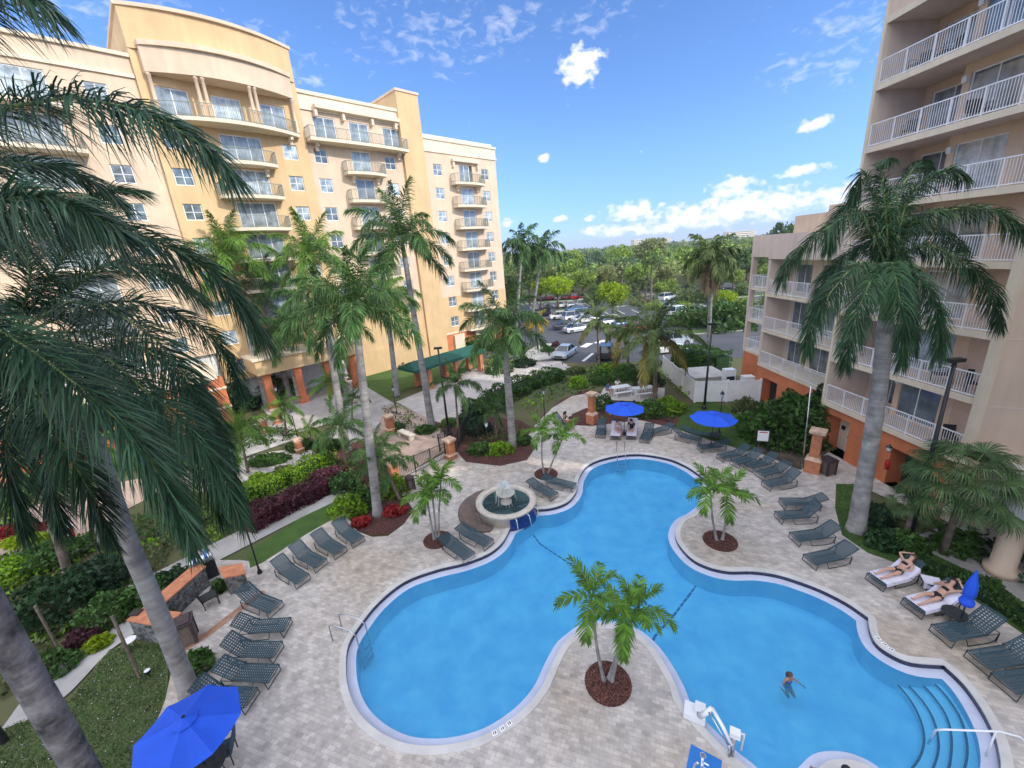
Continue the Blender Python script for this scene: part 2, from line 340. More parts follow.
wd = mth('MULTIPLY', mth('ADD', mth('MULTIPLY', ws, 0.20), mth('SUBTRACT', wisp, 0.66)), 3.0, clamp=True)
den = mth('MAXIMUM', den, mth('MULTIPLY', wd, 0.55))
mxr = nd(nt, 'ShaderNodeMix', data_type='RGBA'); L.new(den, mxr.inputs['Factor']); sep = nd(nt, 'ShaderNodeSeparateXYZ'); L.new(DIR, sep.inputs[0])
ramp = nd(nt, 'ShaderNodeMapRange', interpolation_type='SMOOTHSTEP', inp={'From Min': 0.0, 'From Max': 0.22, 'To Min': 0.0, 'To Max': 1.0}); L.new(sep.outputs[2], ramp.inputs['Value'])
tint = nd(nt, 'ShaderNodeMix', data_type='RGBA'); L.new(ramp.outputs[0], tint.inputs['Factor']); tint.inputs['A'].default_value = (0.46, 0.66, 1.40, 1); tint.inputs['B'].default_value = (0.62, 0.84, 1.20, 1)
hsv = nd(nt, 'ShaderNodeMix', data_type='RGBA', blend_type='MULTIPLY', inp={'Factor': 1.0}); L.new(sky.outputs[0], hsv.inputs['A']); L.new(tint.outputs['Result'], hsv.inputs['B'])
L.new(hsv.outputs['Result'], mxr.inputs['A']); mxr.inputs['B'].default_value = (5.4, 5.6, 6.0, 1)
# bright cloud cover added out of view overhead and behind to light the deck
cov = vnoise(2.2, 6, (1, 1, 1), 0.3, (5, 2, 1))
bk = mth('ADD', mth('MULTIPLY', sep.outputs[2], 1.3), mth('MULTIPLY', sep.outputs[1], -0.75))
bm_ = mth('MULTIPLY', mth('ADD', mth('SUBTRACT', bk, 0.62), mth('MULTIPLY', mth('SUBTRACT', cov, 0.5), 0.9)), 3.0, clamp=True)
mx2 = nd(nt, 'ShaderNodeMix', data_type='RGBA'); L.new(bm_, mx2.inputs['Factor']); L.new(mxr.outputs['Result'], mx2.inputs['A']); mx2.inputs['B'].default_value = (9.7, 10.1, 11.2, 1)
L.new(mx2.outputs['Result'], bg.inputs[0])
SC.view_settings.view_transform = 'Standard'; SC.view_settings.look = 'None'; SC.view_settings.gamma = 1.0; SC.view_settings.exposure = 0.75
SC.cycles.max_bounces = 5; SC.cycles.transparent_max_bounces = 12; SC.cycles.caustics_reflective = False; SC.cycles.caustics_refractive = False
# ------------------------------------------------------------------ pool
pool_px = [(346,668),(348.5,645),(361,624),(379,602),(405,581.6),(436,570),(464.6,563),(488,554),(502,543),(510,529),   # left lobe up to the fountain wall
 (523,520),(535.4,509.5),(552,508),(567.7,502),(576.5,491),(579,478),(588.5,465),(609.4,457.3),(638,454.2),(666.7,458.4),(684,465),(696,472.4),(706,481),(708,492),(703,505),
 (692,514),(681,520),(675.5,531),(678,543),(691,558),(707.7,566.7),(728.5,571.4),(752,571.4),(775.4,574.5),(796,580.5),(820,589.5),(846,602.5),
 (868,617.5),(869.6,630),(876,643.5),(891.7,655),(912.5,663),(943.8,665.5),
 (962,682.6),(977.6,703.4),(990.7,727),(998,747.7),(1000,775),(985,800),(950,815),(905,800),(878,773),(860,763),(843,760),(825,763),(806,780),(780,790),(760,778),
 (744,765),(728.5,752.5),(703,727),(683,704),(675,684),(662.5,661),(649,643),(632,630),(608,624),(586,627),(571,637),(562,646),(552,665),(542,687),(525,708),(502,726),(481,737),(456,744),(430,746.5),(402,743),(376.4,730),(358,711.7),(348.6,690)]
corn = [pool_px.index(c) for c in ((510,529),(535.4,509.5),(868,617.5),(943.8,665.5))]
POOL = catmull(gp(pool_px), 4, True, corn); POOL = ccw(POOL)
IN = offset_loop(POOL, 0.30); OUT = offset_loop(POOL, -0.22); INB = offset_loop(POOL, 0.32)
def ring(mb, A, za, B, zb, k=0):
    n = len(A)
    for i in range(n):
        j = (i+1) % n; mb.quad((A[i].x, A[i].y, za), (A[j].x, A[j].y, za), (B[j].x, B[j].y, zb), (B[i].x, B[i].y, zb), k)
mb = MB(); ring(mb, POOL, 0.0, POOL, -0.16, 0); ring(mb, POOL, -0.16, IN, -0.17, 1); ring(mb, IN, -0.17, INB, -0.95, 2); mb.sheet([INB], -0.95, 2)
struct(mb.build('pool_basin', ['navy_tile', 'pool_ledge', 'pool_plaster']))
mb = MB(); ring(mb, OUT, -0.02, OUT, 0.035); ring(mb, OUT, 0.035, POOL, 0.035); ring(mb, POOL, 0.035, offset_loop(POOL, 0.002), 0.0)
struct(mb.build('pool_coping', 'coping'))
mb = MB(); mb.sheet([offset_loop(POOL, 0.298)], -0.178); struct(mb.build('pool_water', 'pool_water'))
# entry steps with dark tile nosings
arcs = [([(943.8,678),(962,698),(975,722),(981.5,745),(983.4,768),(978,792)], -0.29),
        ([(930,679),(946,696),(959.5,716.5),(966,737),(967,757),(961,782)], -0.40),
        ([(918,680),(933,696),(946.4,716.5),(951.6,740),(949,768),(941,785)], -0.51),
        ([(899,676),(920,698),(932,716.5),(938,737),(937.3,756),(928,780)], -0.62),
        ([(867,659),(884,672),(905,693),(918,714),(924,735),(921.6,753),(912.5,768),(898,782)], -0.73)]
st = MB(); tl = MB()
far_side = [G(1010, 800), G(1020, 740), G(990, 690), G(955, 655)]
for pts, z in arcs:
    A = catmull(gp(pts, z), 5, False)
    st.prism([(p.x, p.y) for p in A] + [(p.x, p.y) for p in far_side], -0.96, z)
    B = offset_loop(A, 0.0)
    for i in range(len(A)-1):
        t = (A[i+1]-A[i]).normalized(); nn = Vector((-t.y, t.x, 0))*0.026
        tl.quad(A[i]-nn+Vector((0,0,.004)), A[i+1]-nn+Vector((0,0,.004)), A[i+1]+nn+Vector((0,0,.004)), A[i]+nn+Vector((0,0,.004)))
# clip steps so that they stay inside the basin: keep only what lies in the pool by lowering the outer part under the ledge
struct(st.build('pool_steps', mat('step_plaster', (.66, .84, .98), .6, .06, 1))); struct(tl.build('step_nosing_tiles', 'navy_tile'))
# dark tile lines on the floor
mb = MB()
def floor_line(px, w=0.09, dash=0.0):
    P = gp(px, -0.945); 
    for a, b in zip(P[:-1], P[1:]):
        t = (b-a); l = t.length; t.normalize(); nn = Vector((-t.y, t.x, 0))*w/2; s = 0
        while s < l:
            e = min(l, s+0.26); mb.quad(a+t*s-nn, a+t*e-nn, a+t*e+nn, a+t*s+nn); s += 0.30
floor_line([(531,532),(540,544),(600,584),(674,616)]); floor_line([(699,571),(700,580),(690,594),(674,615),(655,636),(648,652)])
struct(mb.build('pool_floor_lines', mat('floor_line', (0.03, 0.12, 0.3), 0.4)))
# ------------------------------------------------------------------ ground surfaces
deck_px = [(100,900),(140,760),(165,700),(172,668),(168,640),(150,625),(150,600),(205,560),(240,560),(262,563),(305,535),(345,512),(357,531),(372,537),(388,536),(404,524),(414,510),(404,497),(392,488),
 (398,478),(450,450),(457,452),(466,462),(500,466),(527,460),(536,447),(527,437),(536,424),(552,408),(572,396),(596,392),(610,398),(604,410),(586,408),(572,414),(568,425),(592,426),(640,420),(676,429),(720,443),(757,452),(800,470),(820,458),(846,440),(880,470),(916,496),(905,505),(880,495),(856,484),(836,484),(835,508),(842,535),(868,553),(905,566),(960,590),(1010,625),(1060,660),(1200,760),(1300,1100),(500,1300)]
def sheet_px(name, px, z, m, smooth=0, holes=()):
    P = gp(px); 
    if smooth: P = catmull(P, smooth)
    mb = MB(); mb.sheet([P]+list(holes), z); return struct(mb.build(name, m))
MID = offset_loop(POOL, -0.12)
DECK = gp(deck_px)
mb = MB(); mb.sheet([ccw(DECK), MID], 0.0); struct(mb.build('pool_deck', 'pavers'))
big = [Vector(p) for p in ((-1500, -60, 0), (2500, -60, 0), (2500, 4000, 0), (-1500, 4000, 0))]
mb = MB(); mb.sheet([big, MID], -0.06); struct(mb.build('ground', 'ground_cover'))
sheet_px('mulch_bed', [(320,470),(355,529),(372,535),(388,534),(404,523),(413,510),(404,497),(392,488),(380,470),(450,446),(457,453),(466,463),(500,466),(528,460),(536,447),(527,437),(540,418),(560,400),(585,390),(640,395),(680,400),(690,425),(676,431),(640,422),(592,428),(568,427),(540,432),(520,420),(440,410),(330,440)], -0.012, 'mulch')
sheet_px('mulch_bed', [(720,440),(757,450),(800,468),(822,457),(848,438),(835,400),(740,395)], -0.016, 'soil')
sheet_px('lawn', [(676,429),(720,443),(748,452),(765,440),(752,420),(735,408),(700,400),(682,408)], 0.004, 'grass')
sheet_px('lawn', [(-80,760),(0,730),(70,700),(110,650),(165,640),(168,662),(165,700),(140,760),(100,900),(-100,900)], 0.006, 'grass_dry', 3)
sheet_px('lawn', [(250,568),(262,563),(305,535),(345,512),(338,500),(300,518),(248,552)], 0.006, 'grass')
sheet_px('lawn', [(836,484),(835,508),(842,535),(868,553),(905,566),(960,590),(1010,625),(1060,660),(1060,630),(1000,585),(930,553),(880,525),(866,500),(858,484)], 0.006, 'grass')
sheet_px('garden_path', [(-60,830),(-20,760),(30,690),(60,660),(90,640),(130,620),(150,622),(110,650),(72,690),(20,735),(-20,790)], -0.004, 'walk_grey', 3)
sheet_px('garden_path', [(120,590),(180,560),(240,530),(300,505),(345,490),(348,497),(300,518),(248,545),(190,575),(140,602)], -0.006, 'walk_grey')
sheet_px('garden_path', [(0,565),(-30,540),(30,505),(80,500),(120,482),(200,470),(240,476),(235,484),(160,492),(95,530),(60,545)], -0.006, 'walk_tan', 2)
sheet_px('garden_path', [(170,492),(215,470),(270,452),(310,450),(313,462),(290,475),(250,480),(200,492)], -0.002, 'walk_pale', 3)
sheet_px('garden_path', [(196,460),(240,445),(290,432),(300,438),(250,455),(200,474)], -0.002, 'walk_pale')
sheet_px('plaza', [(250,395),(290,378),(330,372),(362,382),(352,398),(340,420),(300,432),(262,440),(215,455),(200,450),(245,430),(268,415)], 0.0, 'walk_pavers')
sheet_px('plaza', [(325,440),(352,400),(362,384),(395,404),(385,430),(345,446)], 0.002, 'walk_grey')
sheet_px('plaza', [(385,408),(398,404),(430,420),(452,440),(446,450),(402,476),(380,468),(372,440)], 0.004, 'walk_tan')
sheet_px('brick_walkway', [(396,402),(425,390),(470,370),(512,363),(560,361),(574,369),(545,376),(500,391),(468,408),(450,425),(430,420)], 0.008, 'walk_pavers')
sheet_px('lawn', [(330,395),(365,372),(400,370),(440,366),(470,362),(480,366),(440,378),(400,392),(375,408),(362,384)], -0.008, 'grass')
sheet_px('concrete_pad', [(890,545),(930,560),(1000,590),(1060,640),(1150,600),(1040,520),(960,520)], -0.01, 'walk_grey')
# brick border by the grill patio
sheet_px('brick_border', [(176,650),(207,631),(240,606),(262,590),(266,592),(243,610),(210,636),(179,655)], 0.004, 'red_brick_edge')
# parking lot
def W2(px): return [G(u, v) for u, v in px]
lot = [Vector(p) for p in ((-4, 54, 0), (8, 47.5, 0), (20, 45, 0), (34, 44, 0), (70, 50, 0), (90, 75, 0), (90, 128, 0), (5, 128, 0), (2, 95, 0), (-2, 80, 0), (-6, 72, 0), (-14, 76, 0), (-20, 76, 0), (-20, 72, 0), (-8, 67, 0), (-3, 61, 0))]
mb = MB(); mb.sheet([lot], -0.03); struct(mb.build('parking_lot', 'asphalt'))
mb = MB()
def stripe(x0, y0, x1, y1, w=0.14):
    a = Vector((x0, y0, -0.024)); b = Vector((x1, y1, -0.024)); t = (b-a).normalized(); n = Vector((-t.y, t.x, 0))*w/2; mb.quad(a-n, b-n, b+n, a+n)
for ry in (84, 102):
    for i in range(24): stripe(6+i*2.9, ry-2.6, 6+i*2.9, ry+2.6)
p = G(597, 352); q = G(592, 340); 
for (u0, v0), (u1, v1), w in (((583,361),(593,353),.4),((583,347),(590,343),1.0),((596,343),(606,340),1.0)):
    a = G(u0, v0); b = G(u1, v1); stripe(a.x, a.y, b.x, b.y, w)
struct(mb.build('parking_lines', 'road_paint'))
# kerbed islands
mb = MB()
for isl in ([(530,350),(548,344),(560,349),(556,357),(535,361),(525,358)],):
    P = catmull(gp(isl), 4); mb.prism([(p.x, p.y) for p in P], -0.06, 0.12)
for x0, y0, x1, y1 in ((6, 92.3, 60, 93.7), (4, 110, 80, 112), (16, 75, 22, 77), (24, 58, 34, 60.5)): mb.box(x0, x1, y0, y1, -0.06, 0.11)
struct(mb.build('kerbed_island', 'kerb_concrete'))
mb = MB()
for x0, y0, x1, y1 in ((6, 92.3, 60, 93.7), (4, 110, 80, 112), (16, 75, 22, 77), (24, 58, 34, 60.5)): mb.box(x0+.15, x1-.15, y0+.15, y1-.15, 0.10, 0.14)
struct(mb.build('island_planting_bed', 'grass'))
# ------------------------------------------------------------------ buildings
def wall_holes(mb, x0, x1, z0, z1, holes, y=0.0, rec=0.18, k=0, s=1):
    """front wall in the x-z plane at y with real openings; recess goes to y + s*rec"""
    hs = [h for h in holes if h[0] < x1-1e-3 and h[1] > x0+1e-3 and h[2] < z1-1e-3 and h[3] > z0+1e-3]
    xs = sorted({x0, x1, *[min(max(h[i], x0), x1) for h in hs for i in (0, 1)]}); zs = sorted({z0, z1, *[min(max(h[i], z0), z1) for h in hs for i in (2, 3)]})
    for a, b in zip(xs[:-1], xs[1:]):
        for c, d in zip(zs[:-1], zs[1:]):
            cx, cz = (a+b)/2, (c+d)/2
            if not any(h[0] < cx < h[1] and h[2] < cz < h[3] for h in hs): mb.quad((a, y, c), (b, y, c), (b, y, d), (a, y, d), k)
    for a, b, c, d in hs:
        e = y+s*rec
        mb.quad((a, y, c), (a, e, c), (a, e, d), (a, y, d), k); mb.quad((b, y, c), (b, y, d), (b, e, d), (b, e, c), k)
        mb.quad((a, y, c), (b, y, c), (b, e, c), (a, e, c), k); mb.quad((a, y, d), (a, e, d), (b, e, d), (b, y, d), k)
def window_mesh(w, h, nx, nz, fr=0.07, glass='window_glass_pale', s=1, key=None):
    f = MB(); f.box(0, w, 0, s*0.06, 0, fr); f.box(0, w, 0, s*0.06, h-fr, h); f.box(0, fr, 0, s*0.06, fr, h-fr); f.box(w-fr, w, 0, s*0.06, fr, h-fr)
    for i in range(1, nx): x = w*i/nx; f.box(x-fr*.4, x+fr*.4, s*.004, s*0.05, fr, h-fr)
    for i in range(1, nz): z = h*i/nz; f.box(fr, w-fr, s*.008, s*0.046, z-fr*.3, z+fr*.3)
    g = MB(); g.box(fr*.5, w-fr*.5, s*0.02, s*0.035, fr*.5, h-fr*.5)
    return f.mesh('window', 'white_paint'), g.mesh('pane', glass)
def put_window(par, ms, x, y, z, name='window'):
    o = ob(name, ms[0], par, (x, y, z)); p = ob('pane', ms[1], o); return o
def rail(mb, pts, h=1.05, sp=0.14, r=0.011, top=0.035, post=1.3, pr=0.022, z=0.0):
    """balustrade along a polyline of (x, y)"""
    for (ax, ay), (bx, by) in zip(pts[:-1], pts[1:]):
        a = Vector((ax, ay, z)); b = Vector((bx, by, z)); l = (b-a).length; n = max(1, int(l/sp)); t = (b-a)/l
        q = Vector((-t.y, t.x, 0))
        def bar(c0, c1, w):
            d = (c1-c0).normalized(); u = q if abs(d.z) < .5 else t; v = Vector((0, 0, 1)) if abs(d.z) < .5 else q
            vs = [c+u*sx*w+v*sy*w for c in (c0, c1) for sx, sy in ((-1, -1), (1, -1), (1, 1), (-1, 1))]
            mb.add(vs, [(0, 1, 5, 4), (1, 2, 6, 5), (2, 3, 7, 6), (3, 0, 4, 7), (3, 2, 1, 0), (4, 5, 6, 7)])
        U = Vector((0, 0, 1))
        bar(a+U*h, b+U*h, top/2); bar(a+U*0.1, b+U*0.1, top/2)
        for i in range(n+1): c = a+t*(l*i/n); bar(c+U*0.1, c+U*h, r)
        m = max(1, round(l/post))
        for i in range(m+1): c = a+t*(l*i/m); bar(c, c+U*h, pr)
# ---- the eight storey hotel on the left; local x runs along its front, -y is the court
HP = Vector((0.0416, 66, 0)); HR = R_(44.1)
hotel = thing('hotel_building', 'long tan and peach eight storey hotel with rounded balconies and a taller tower', 'building', HP, HR)
FL = [25.5-2.81*i for i in range(9)]           # storey levels
WN = window_mesh(1.35, 1.35, 2, 2); DR = window_mesh(2.3, 2.3, 2, 1, 0.09); DR2 = window_mesh(3.4, 2.35, 3, 1, 0.09); DR1 = window_mesh(1.8, 2.3, 2, 1, 0.09)
WNd = window_mesh(1.35, 1.35, 2, 2, glass='window_glass')
holes = []; wins = []
def w_at(x, z, ms=WN, w=1.35, h=1.35, y=0): holes.append((x, x+w, z, z+h)); wins.append((ms, x, z, y))
levR = [22.5-2.79*i for i in range(8)]
for i, z in enumerate(levR):
    w_at(-2.9, z+0.75, WNd if i > 4 else WN); w_at(-11.1, z+0.75, WNd if i in (6, 7) else WN); w_at(-6.9, z+0.02, DR if i else DR1, 2.3, 2.3)
levM = FL
for i, z in enumerate(levM[1:]):
    w_at(-17.8, z+0.75); w_at(-25.9, z+0.75)
    if z > 6: w_at(-21.9, z+0.02, DR, 2.3, 2.3)
for x in (-25.4, -21.6, -17.6): w_at(x, 25.52, DR, 2.3, 2.3)
for x in (-38.0, -34.1, -30.4): w_at(x, 25.72, DR, 2.3, 2.3)
for i, z in enumerate(levM[1:]):
    if z > 6: w_at(-34.2, z+0.02, DR2, 3.4, 2.35); 
    w_at(-29.0, z+0.75); w_at(-38.3, z+0.75, WNd if i % 3 == 1 else WN)
for i, z in enumerate(levM):
    if z > 2: w_at(-42.2, z+0.75, WNd if i % 2 else WN); w_at(-47.5, z+0.02, DR2, 3.4, 2.35); w_at(-52.0, z+0.75); w_at(-60, z+.75); w_at(-66, z+.02, DR2, 3.4, 2.35)
mb = MB(); wall_holes(mb, -12.4, 0, 7.9, 25.9, holes); wall_holes(mb, -26.6, -15.3, 7.9, 28.2, holes); wall_holes(mb, -80, -38.9, 6.0, 29.7, holes)
mb.box(-80, -38.9, 0.6, 14, 0, 29.6); mb.box(-26.6, -15.3, 0.6, 14, 0, 28.1); mb.box(-12.4, 0, 0.6, 14, 0, 25.8)
mb.quad((0, 0, 0), (0, .6, 0), (0, .6, 25.9), (0, 0, 25.9)); 
mb.build('wall', 'stucco_peach', hotel)
# parapets and mouldings
mb = MB(); mb.box(-12.4, 0.12, -0.12, 14.1, 25.9, 26.15); mb.box(-12.4, 0.05, -0.03, 14.05, 26.15, 27.3); mb.box(-12.4, 0.15, -0.15, 14.15, 27.3, 27.55)
mb.box(-26.6, -15.3, -0.05, 14, 28.2, 29.6); mb.box(-26.6, -15.3, -0.2, 14.15, 29.6, 29.9); mb.box(-26.6, -15.3, -0.14, 0.3, 28.2, 28.4)
mb.box(-80, -38.9, -0.2, 14.15, 29.7, 29.95); mb.box(-80, -38.95, -0.15, .3, 28.3, 28.55)
mb.build('parapet', 'stucco_cream', hotel)
mb = MB(); mb.box(-15.4, -12.4, -0.35, 8, 0, 31.7); 
wall_holes(mb, -38.9, -26.6, 3, 30.4, holes, y=-0.3, rec=.3)
mb.box(-38.9, -26.6, 0.6, 14, 0, 31); mb.quad((-38.9, 0.6, 0), (-38.9, -.3, 0), (-38.9, -.3, 31), (-38.9, .6, 31)); mb.quad((-26.6, -.3, 0), (-26.6, .6, 0), (-26.6, .6, 31), (-26.6, -.3, 31))
wall_holes(mb, -12.4, 0, 2.7, 7.9, holes, y=-0.06, rec=.2); wall_holes(mb, -26.6, -15.3, 3.0, 7.9, holes, y=-0.06)
mb.quad((0.0, -.06, 0), (0.0, .6, 0), (0.0, .6, 7.9), (0.0, -.06, 7.9)); mb.quad((-12.4, -.06, 7.9), (0, -.06, 7.9), (0, 0, 7.9), (-12.4, 0, 7.9)); mb.quad((-26.6, -.06, 7.9), (-15.3, -.06, 7.9), (-15.3, 0, 7.9), (-26.6, 0, 7.9))
# bowed tower head
tc_, th = -32.75, 6.15
def bow(x, amp, y0=0.0): q = (x-tc_)/th; return y0-amp*(1-q*q)
N = 20; xs = [tc_-th+2*th*i/N for i in range(N+1)]
P = [(x, bow(x, 1.3, -0.32)) for x in xs]
mb.prism(P+[(-26.6, 9), (-38.9, 9)], 30.3, 33.0)
mb.build('tower_wall', 'stucco_tan', hotel)
mb = MB(); P = [(x, bow(x, 1.45, -0.42)) for x in xs]; mb.prism([(-39.05, P[0][1])]+P+[(-26.45, P[-1][1]), (-26.45, 9.1), (-39.05, 9.1)], 33.0, 33.25)
mb.box(-15.5, -12.3, -0.45, 8.1, 31.7, 31.95)
P = [(x, bow(x, 1.7, -0.5)) for x in xs if -38.4 <= x <= -27]; mb.prism(P+[(-27.1, 0), (-38.35, 0)], 28.7, 30.45)
P = [(x, bow(x, 1.9, -0.6)) for x in xs if -38.4 <= x <= -27]; mb.prism(P+[(-26.9, -.1), (-38.5, -.1)], 30.45, 30.8)
mb.build('tower_cornice', 'stucco_peach', hotel)
for x in (-38.1, -35.2, -34.75, -31.35, -30.9, -27.4):
    c = MB(); y = bow(x, 1.7, -0.5)+0.25; c.lathe([(0.20, 0), (0.20, .12), (0.15, .16), (0.14, 2.75), (0.2, 2.8), (.2, 2.95)], 12, (x, y, 25.75)); c.build('column', 'stucco_peach', hotel, True)
# balconies
def balcony(x0, x1, z, amp, par, mats=('stucco_cream', 'balcony_rail'), y0=0.0, base=1.0, brackets=True):
    n = 12; c = (x0+x1)/2; h = (x1-x0)/2
    pts = [(x0+2*h*i/n, y0-base-amp*(1-((x0+2*h*i/n-c)/h)**2)) for i in range(n+1)]
    pl = [(x0, y0)]+pts+[(x1, y0)]
    m = MB(); m.prism(pl, z-0.28, z+0.0); o = m.build('balcony', mats[0], par)
    r = MB(); inn = [(x0+.06, y0)]+[(max(x0+.06, min(x1-.06, x)), y+.06) for x, y in pts]+[(x1-.06, y0)]
    rail(r, inn, 1.05, 0.13, 0.012, 0.05, 1.2, 0.02, z); r.build('railing', mats[1], o)
    if brackets:
        for bx in (x0+.9, x1-.9): b = MB(); b.box(bx-.12, bx+.12, y0-.75, y0, z-.62, z-.281); b.box(bx-.12, bx+.12, y0-.4, y0, z-1.0, z-.621); b.build('bracket', mats[0], o)
    return o
for i, z in enumerate(levR): balcony(-8.5, -3.2, z, 0.55, hotel, brackets=(i == 0))
balcony(-26.5, -15.2, 25.5, 0.35, hotel, base=1.3)
for i, z in enumerate(levM[1:]):
    if z > 6: balcony(-23.1, -18.4, z, 0.55, hotel, brackets=(i == 0)); balcony(-35.4, -30.1, z, 0.6, hotel, y0=-.3, brackets=(i == 0))
balcony(-38.5, -27.3, 25.7, 1.55, hotel, y0=-.3, base=.5)
for i, z in enumerate(levM):
    if z > 6: balcony(-48.5, -43.2, z, .55, hotel, brackets=False); balcony(-67, -61.7, z, .55, hotel, brackets=False)
mb = MB(); mb.box(-25.2, -15.6, -.7, 0, 28.4, 28.75)     # shelf cornice above the long balcony
for x in (-25.1, -22.2, -18.9, -16.0): mb.box(x-.14, x+.14, -.5, 0, 27.7, 28.4)
mb.build('shelf_cornice', 'stucco_cream', hotel); mb = MB(); mb.box(-8.1, -3.5, -.5, 0, 25.1, 25.4); 
for x in (-7.9, -3.7): mb.box(x-.12, x+.12, -.35, 0, 24.4, 25.1)
mb.build('shelf_cornice', 'stucco_cream', hotel)
for ms, x, z, y in wins:
    if ms in (DR, DR2, DR1):
        yy = 0.1
    if -38.9 < x < -26.7: yy = -0.18
    elif z < 7.9 and x > -27: yy = 0.05
    else: yy = 0.09
    put_window(hotel, ms, x, yy, z, 'window' if ms in (WN, WNd) else 'glass_door')
mb = MB()   # rooms behind the glass stay dark
for a, b in ((-80, -39), (-38.8, -26.7), (-26.5, -15.4), (-12.3, -.1)): mb.box(a, b, .5, .58, .2, 28)
mb.build('room_backing', 'curtain', hotel)
# podium with orange pilasters, pale bands and dark openings
mb = MB(); mb.box(-12.4, 0.05, -.12, .5, 0, 2.7); mb.build('podium_wall', 'stucco_orange', hotel); mb = MB(); mb.box(-26.6, -15.5, -.12, .5, 0, 3.0); mb.build('podium_wall', 'stucco_tan', hotel); mb = MB()
for x in np.arange(-60, -40, 3.3): mb.box(x-.62, x+.62, -3.6, -2.4, 0, 4.3)
mb.box(-61, -40, -2.4, .55, 0, .9); 
mb.build('podium_wall', 'stucco_orange', hotel)
mb = MB()
for x in np.arange(-60, -40, 3.3): mb.box(x-.70, x+.70, -3.68, -2.32, 1.5, 1.68); mb.box(x-.7, x+.7, -3.68, -2.32, 3.3, 3.48)
mb.box(-61, -40, -3.75, -.31, 4.3, 5.4); mb.build('podium_band', 'stucco_cream', hotel); mb = MB(); mb.box(-12.5, .15, -.2, .5, 2.701, 2.9)
mb.build('podium_band', 'stucco_cream', hotel)
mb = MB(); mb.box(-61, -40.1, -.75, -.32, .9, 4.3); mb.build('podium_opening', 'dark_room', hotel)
mb = MB(); mb.prism([(-50, -5.2), (-44, -5.2), (-44, -3.76), (-50, -3.76)], 4.2, 4.4); mb.box(-50, -44, -5.2, -5.05, 3.9, 4.21); mb.build('podium_awning', 'awning_green', hotel)
for x in (-1.9, -6.2, -10.2):
    m = MB(); m.box(x-.9, x+.9, -.45, -.13, 0, 2.5); m.build('service_door', 'stucco_orange' if x > -5 else 'stucco_cream', hotel)
# entrance portico in the court
po = MB(); Lp = hotel.matrix_world
portico = thing('entrance_portico', 'shady hotel entrance with orange pillars behind the tall court palms', 'portico', G(318, 398), HR)
for x in (-4.2, -1.4, 1.6, 4.4):
    m = MB(); m.box(x-.42, x+.42, -.42, .42, 0, .7); m.box(x-.32, x+.32, -.32, .32, .7, 3.6); m.box(x-.42, x+.42, -.42, .42, 3.6, 3.8); m.build('pillar', 'stucco_orange', portico)
m = MB(); m.box(-5, 5.2, -.7, 5.5, 3.8, 5.2); m.build('canopy_beam', 'stucco_tan', portico); m = MB(); m.box(-5.2, 5.4, -.9, 5.5, 5.2, 5.4); m.build('canopy_trim', 'stucco_cream', portico)
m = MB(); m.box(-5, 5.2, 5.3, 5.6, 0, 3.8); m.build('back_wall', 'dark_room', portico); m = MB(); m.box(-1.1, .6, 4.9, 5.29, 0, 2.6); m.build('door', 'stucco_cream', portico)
# ---- tall apartment block on the right: local x along the front (far end = 0, near = -), +y faces the pool
AP = Vector((19.0, 23.2, 0)); AR = R_(92.3)
ap = thing('apartment_tower', 'tall peach apartment tower with long white railed balconies above an orange ground floor', 'building', AP, AR)
AL = [3.05+2.75*i for i in range(11)]
TOP = 31.5
mb = MB()                              # back walls of the balconies, inside face y=-1.7, deep bay at the far end
CD = window_mesh(2.2, 2.15, 2, 1, .06, 'window_glass', s=-1); CE = window_mesh(2.0, 2.15, 2, 1, .06, 'window_glass_pale', s=-1)
for i, z in enumerate(AL):
    hh = [(-2.55+.35, -.35, z+.05, z+2.2)]
    wall_holes(mb, -2.6, 0, z, z+2.75, [(-2.35, -.35, z+.05, z+2.2)], y=-2.6, s=-1)
    wall_holes(mb, -7.5, -2.6, z, z+2.75, [(-4.9, -2.9, z+.05, z+2.2), (-7.3, -5.6, z+.05, z+2.2)], y=-1.6, s=-1)
    mb.quad((-2.6, -1.6, z), (-2.6, -2.6, z), (-2.6, -2.6, z+2.75), (-2.6, -1.6, z+2.75))
mb.build('balcony_back_wall', 'stucco_apricot', ap)
CF = window_mesh(1.7, 2.15, 2, 1, .06, 'window_glass', s=-1)
for i, z in enumerate(AL):
    put_window(ap, CE, -2.35, -2.68, z+.05, 'sliding_door'); put_window(ap, CE if i % 3 else CD, -4.9, -1.68, z+.05, 'sliding_door'); put_window(ap, CF, -7.3, -1.68, z+.05, 'sliding_door')
    for n_, x0_, y_ in ((14, -4.9, -1.79), (10, -6.6, -1.79), (12, -2.3, -2.79)):
        m = MB()
        for k_ in range(n_): x = x0_+k_*.075; m.box(x, x+.05, y_, y_+.04, z+.06, z+2.18)
        m.build('curtain', 'curtain', ap)
    m = MB(); m.box(-2.85, -2.65, -1.6, -1.46, z+1.85, z+2.1); m.build('wall_lamp', 'white_metal', ap)
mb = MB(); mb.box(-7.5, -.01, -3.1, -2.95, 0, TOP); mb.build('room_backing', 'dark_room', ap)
mb = MB()
for z in AL: mb.box(-7.45, .0, -2.9, -.02, z-.2, z)
mb.build('balcony_soffit', 'stucco_pink', ap)
mb = MB()
for z in AL: mb.box(-7.5, .02, -.02, .03, z-.24, z+.03)
mb.box(.0, .16, -.2, .06, 0, TOP); mb.box(-7.85, -7.5, -.3, .10, 0, TOP)
mb.build('slab_edge', 'stucco_cream', ap)
mb = MB(); mb.box(.0, .14, -3.2, -.2, 0, TOP); mb.box(-7.8, -7.5, -3.2, -.3, 3.05, TOP); mb.box(-7.8, .14, -14, -3.1, 0, TOP)
mb.build('side_wall', 'stucco_pink', ap)
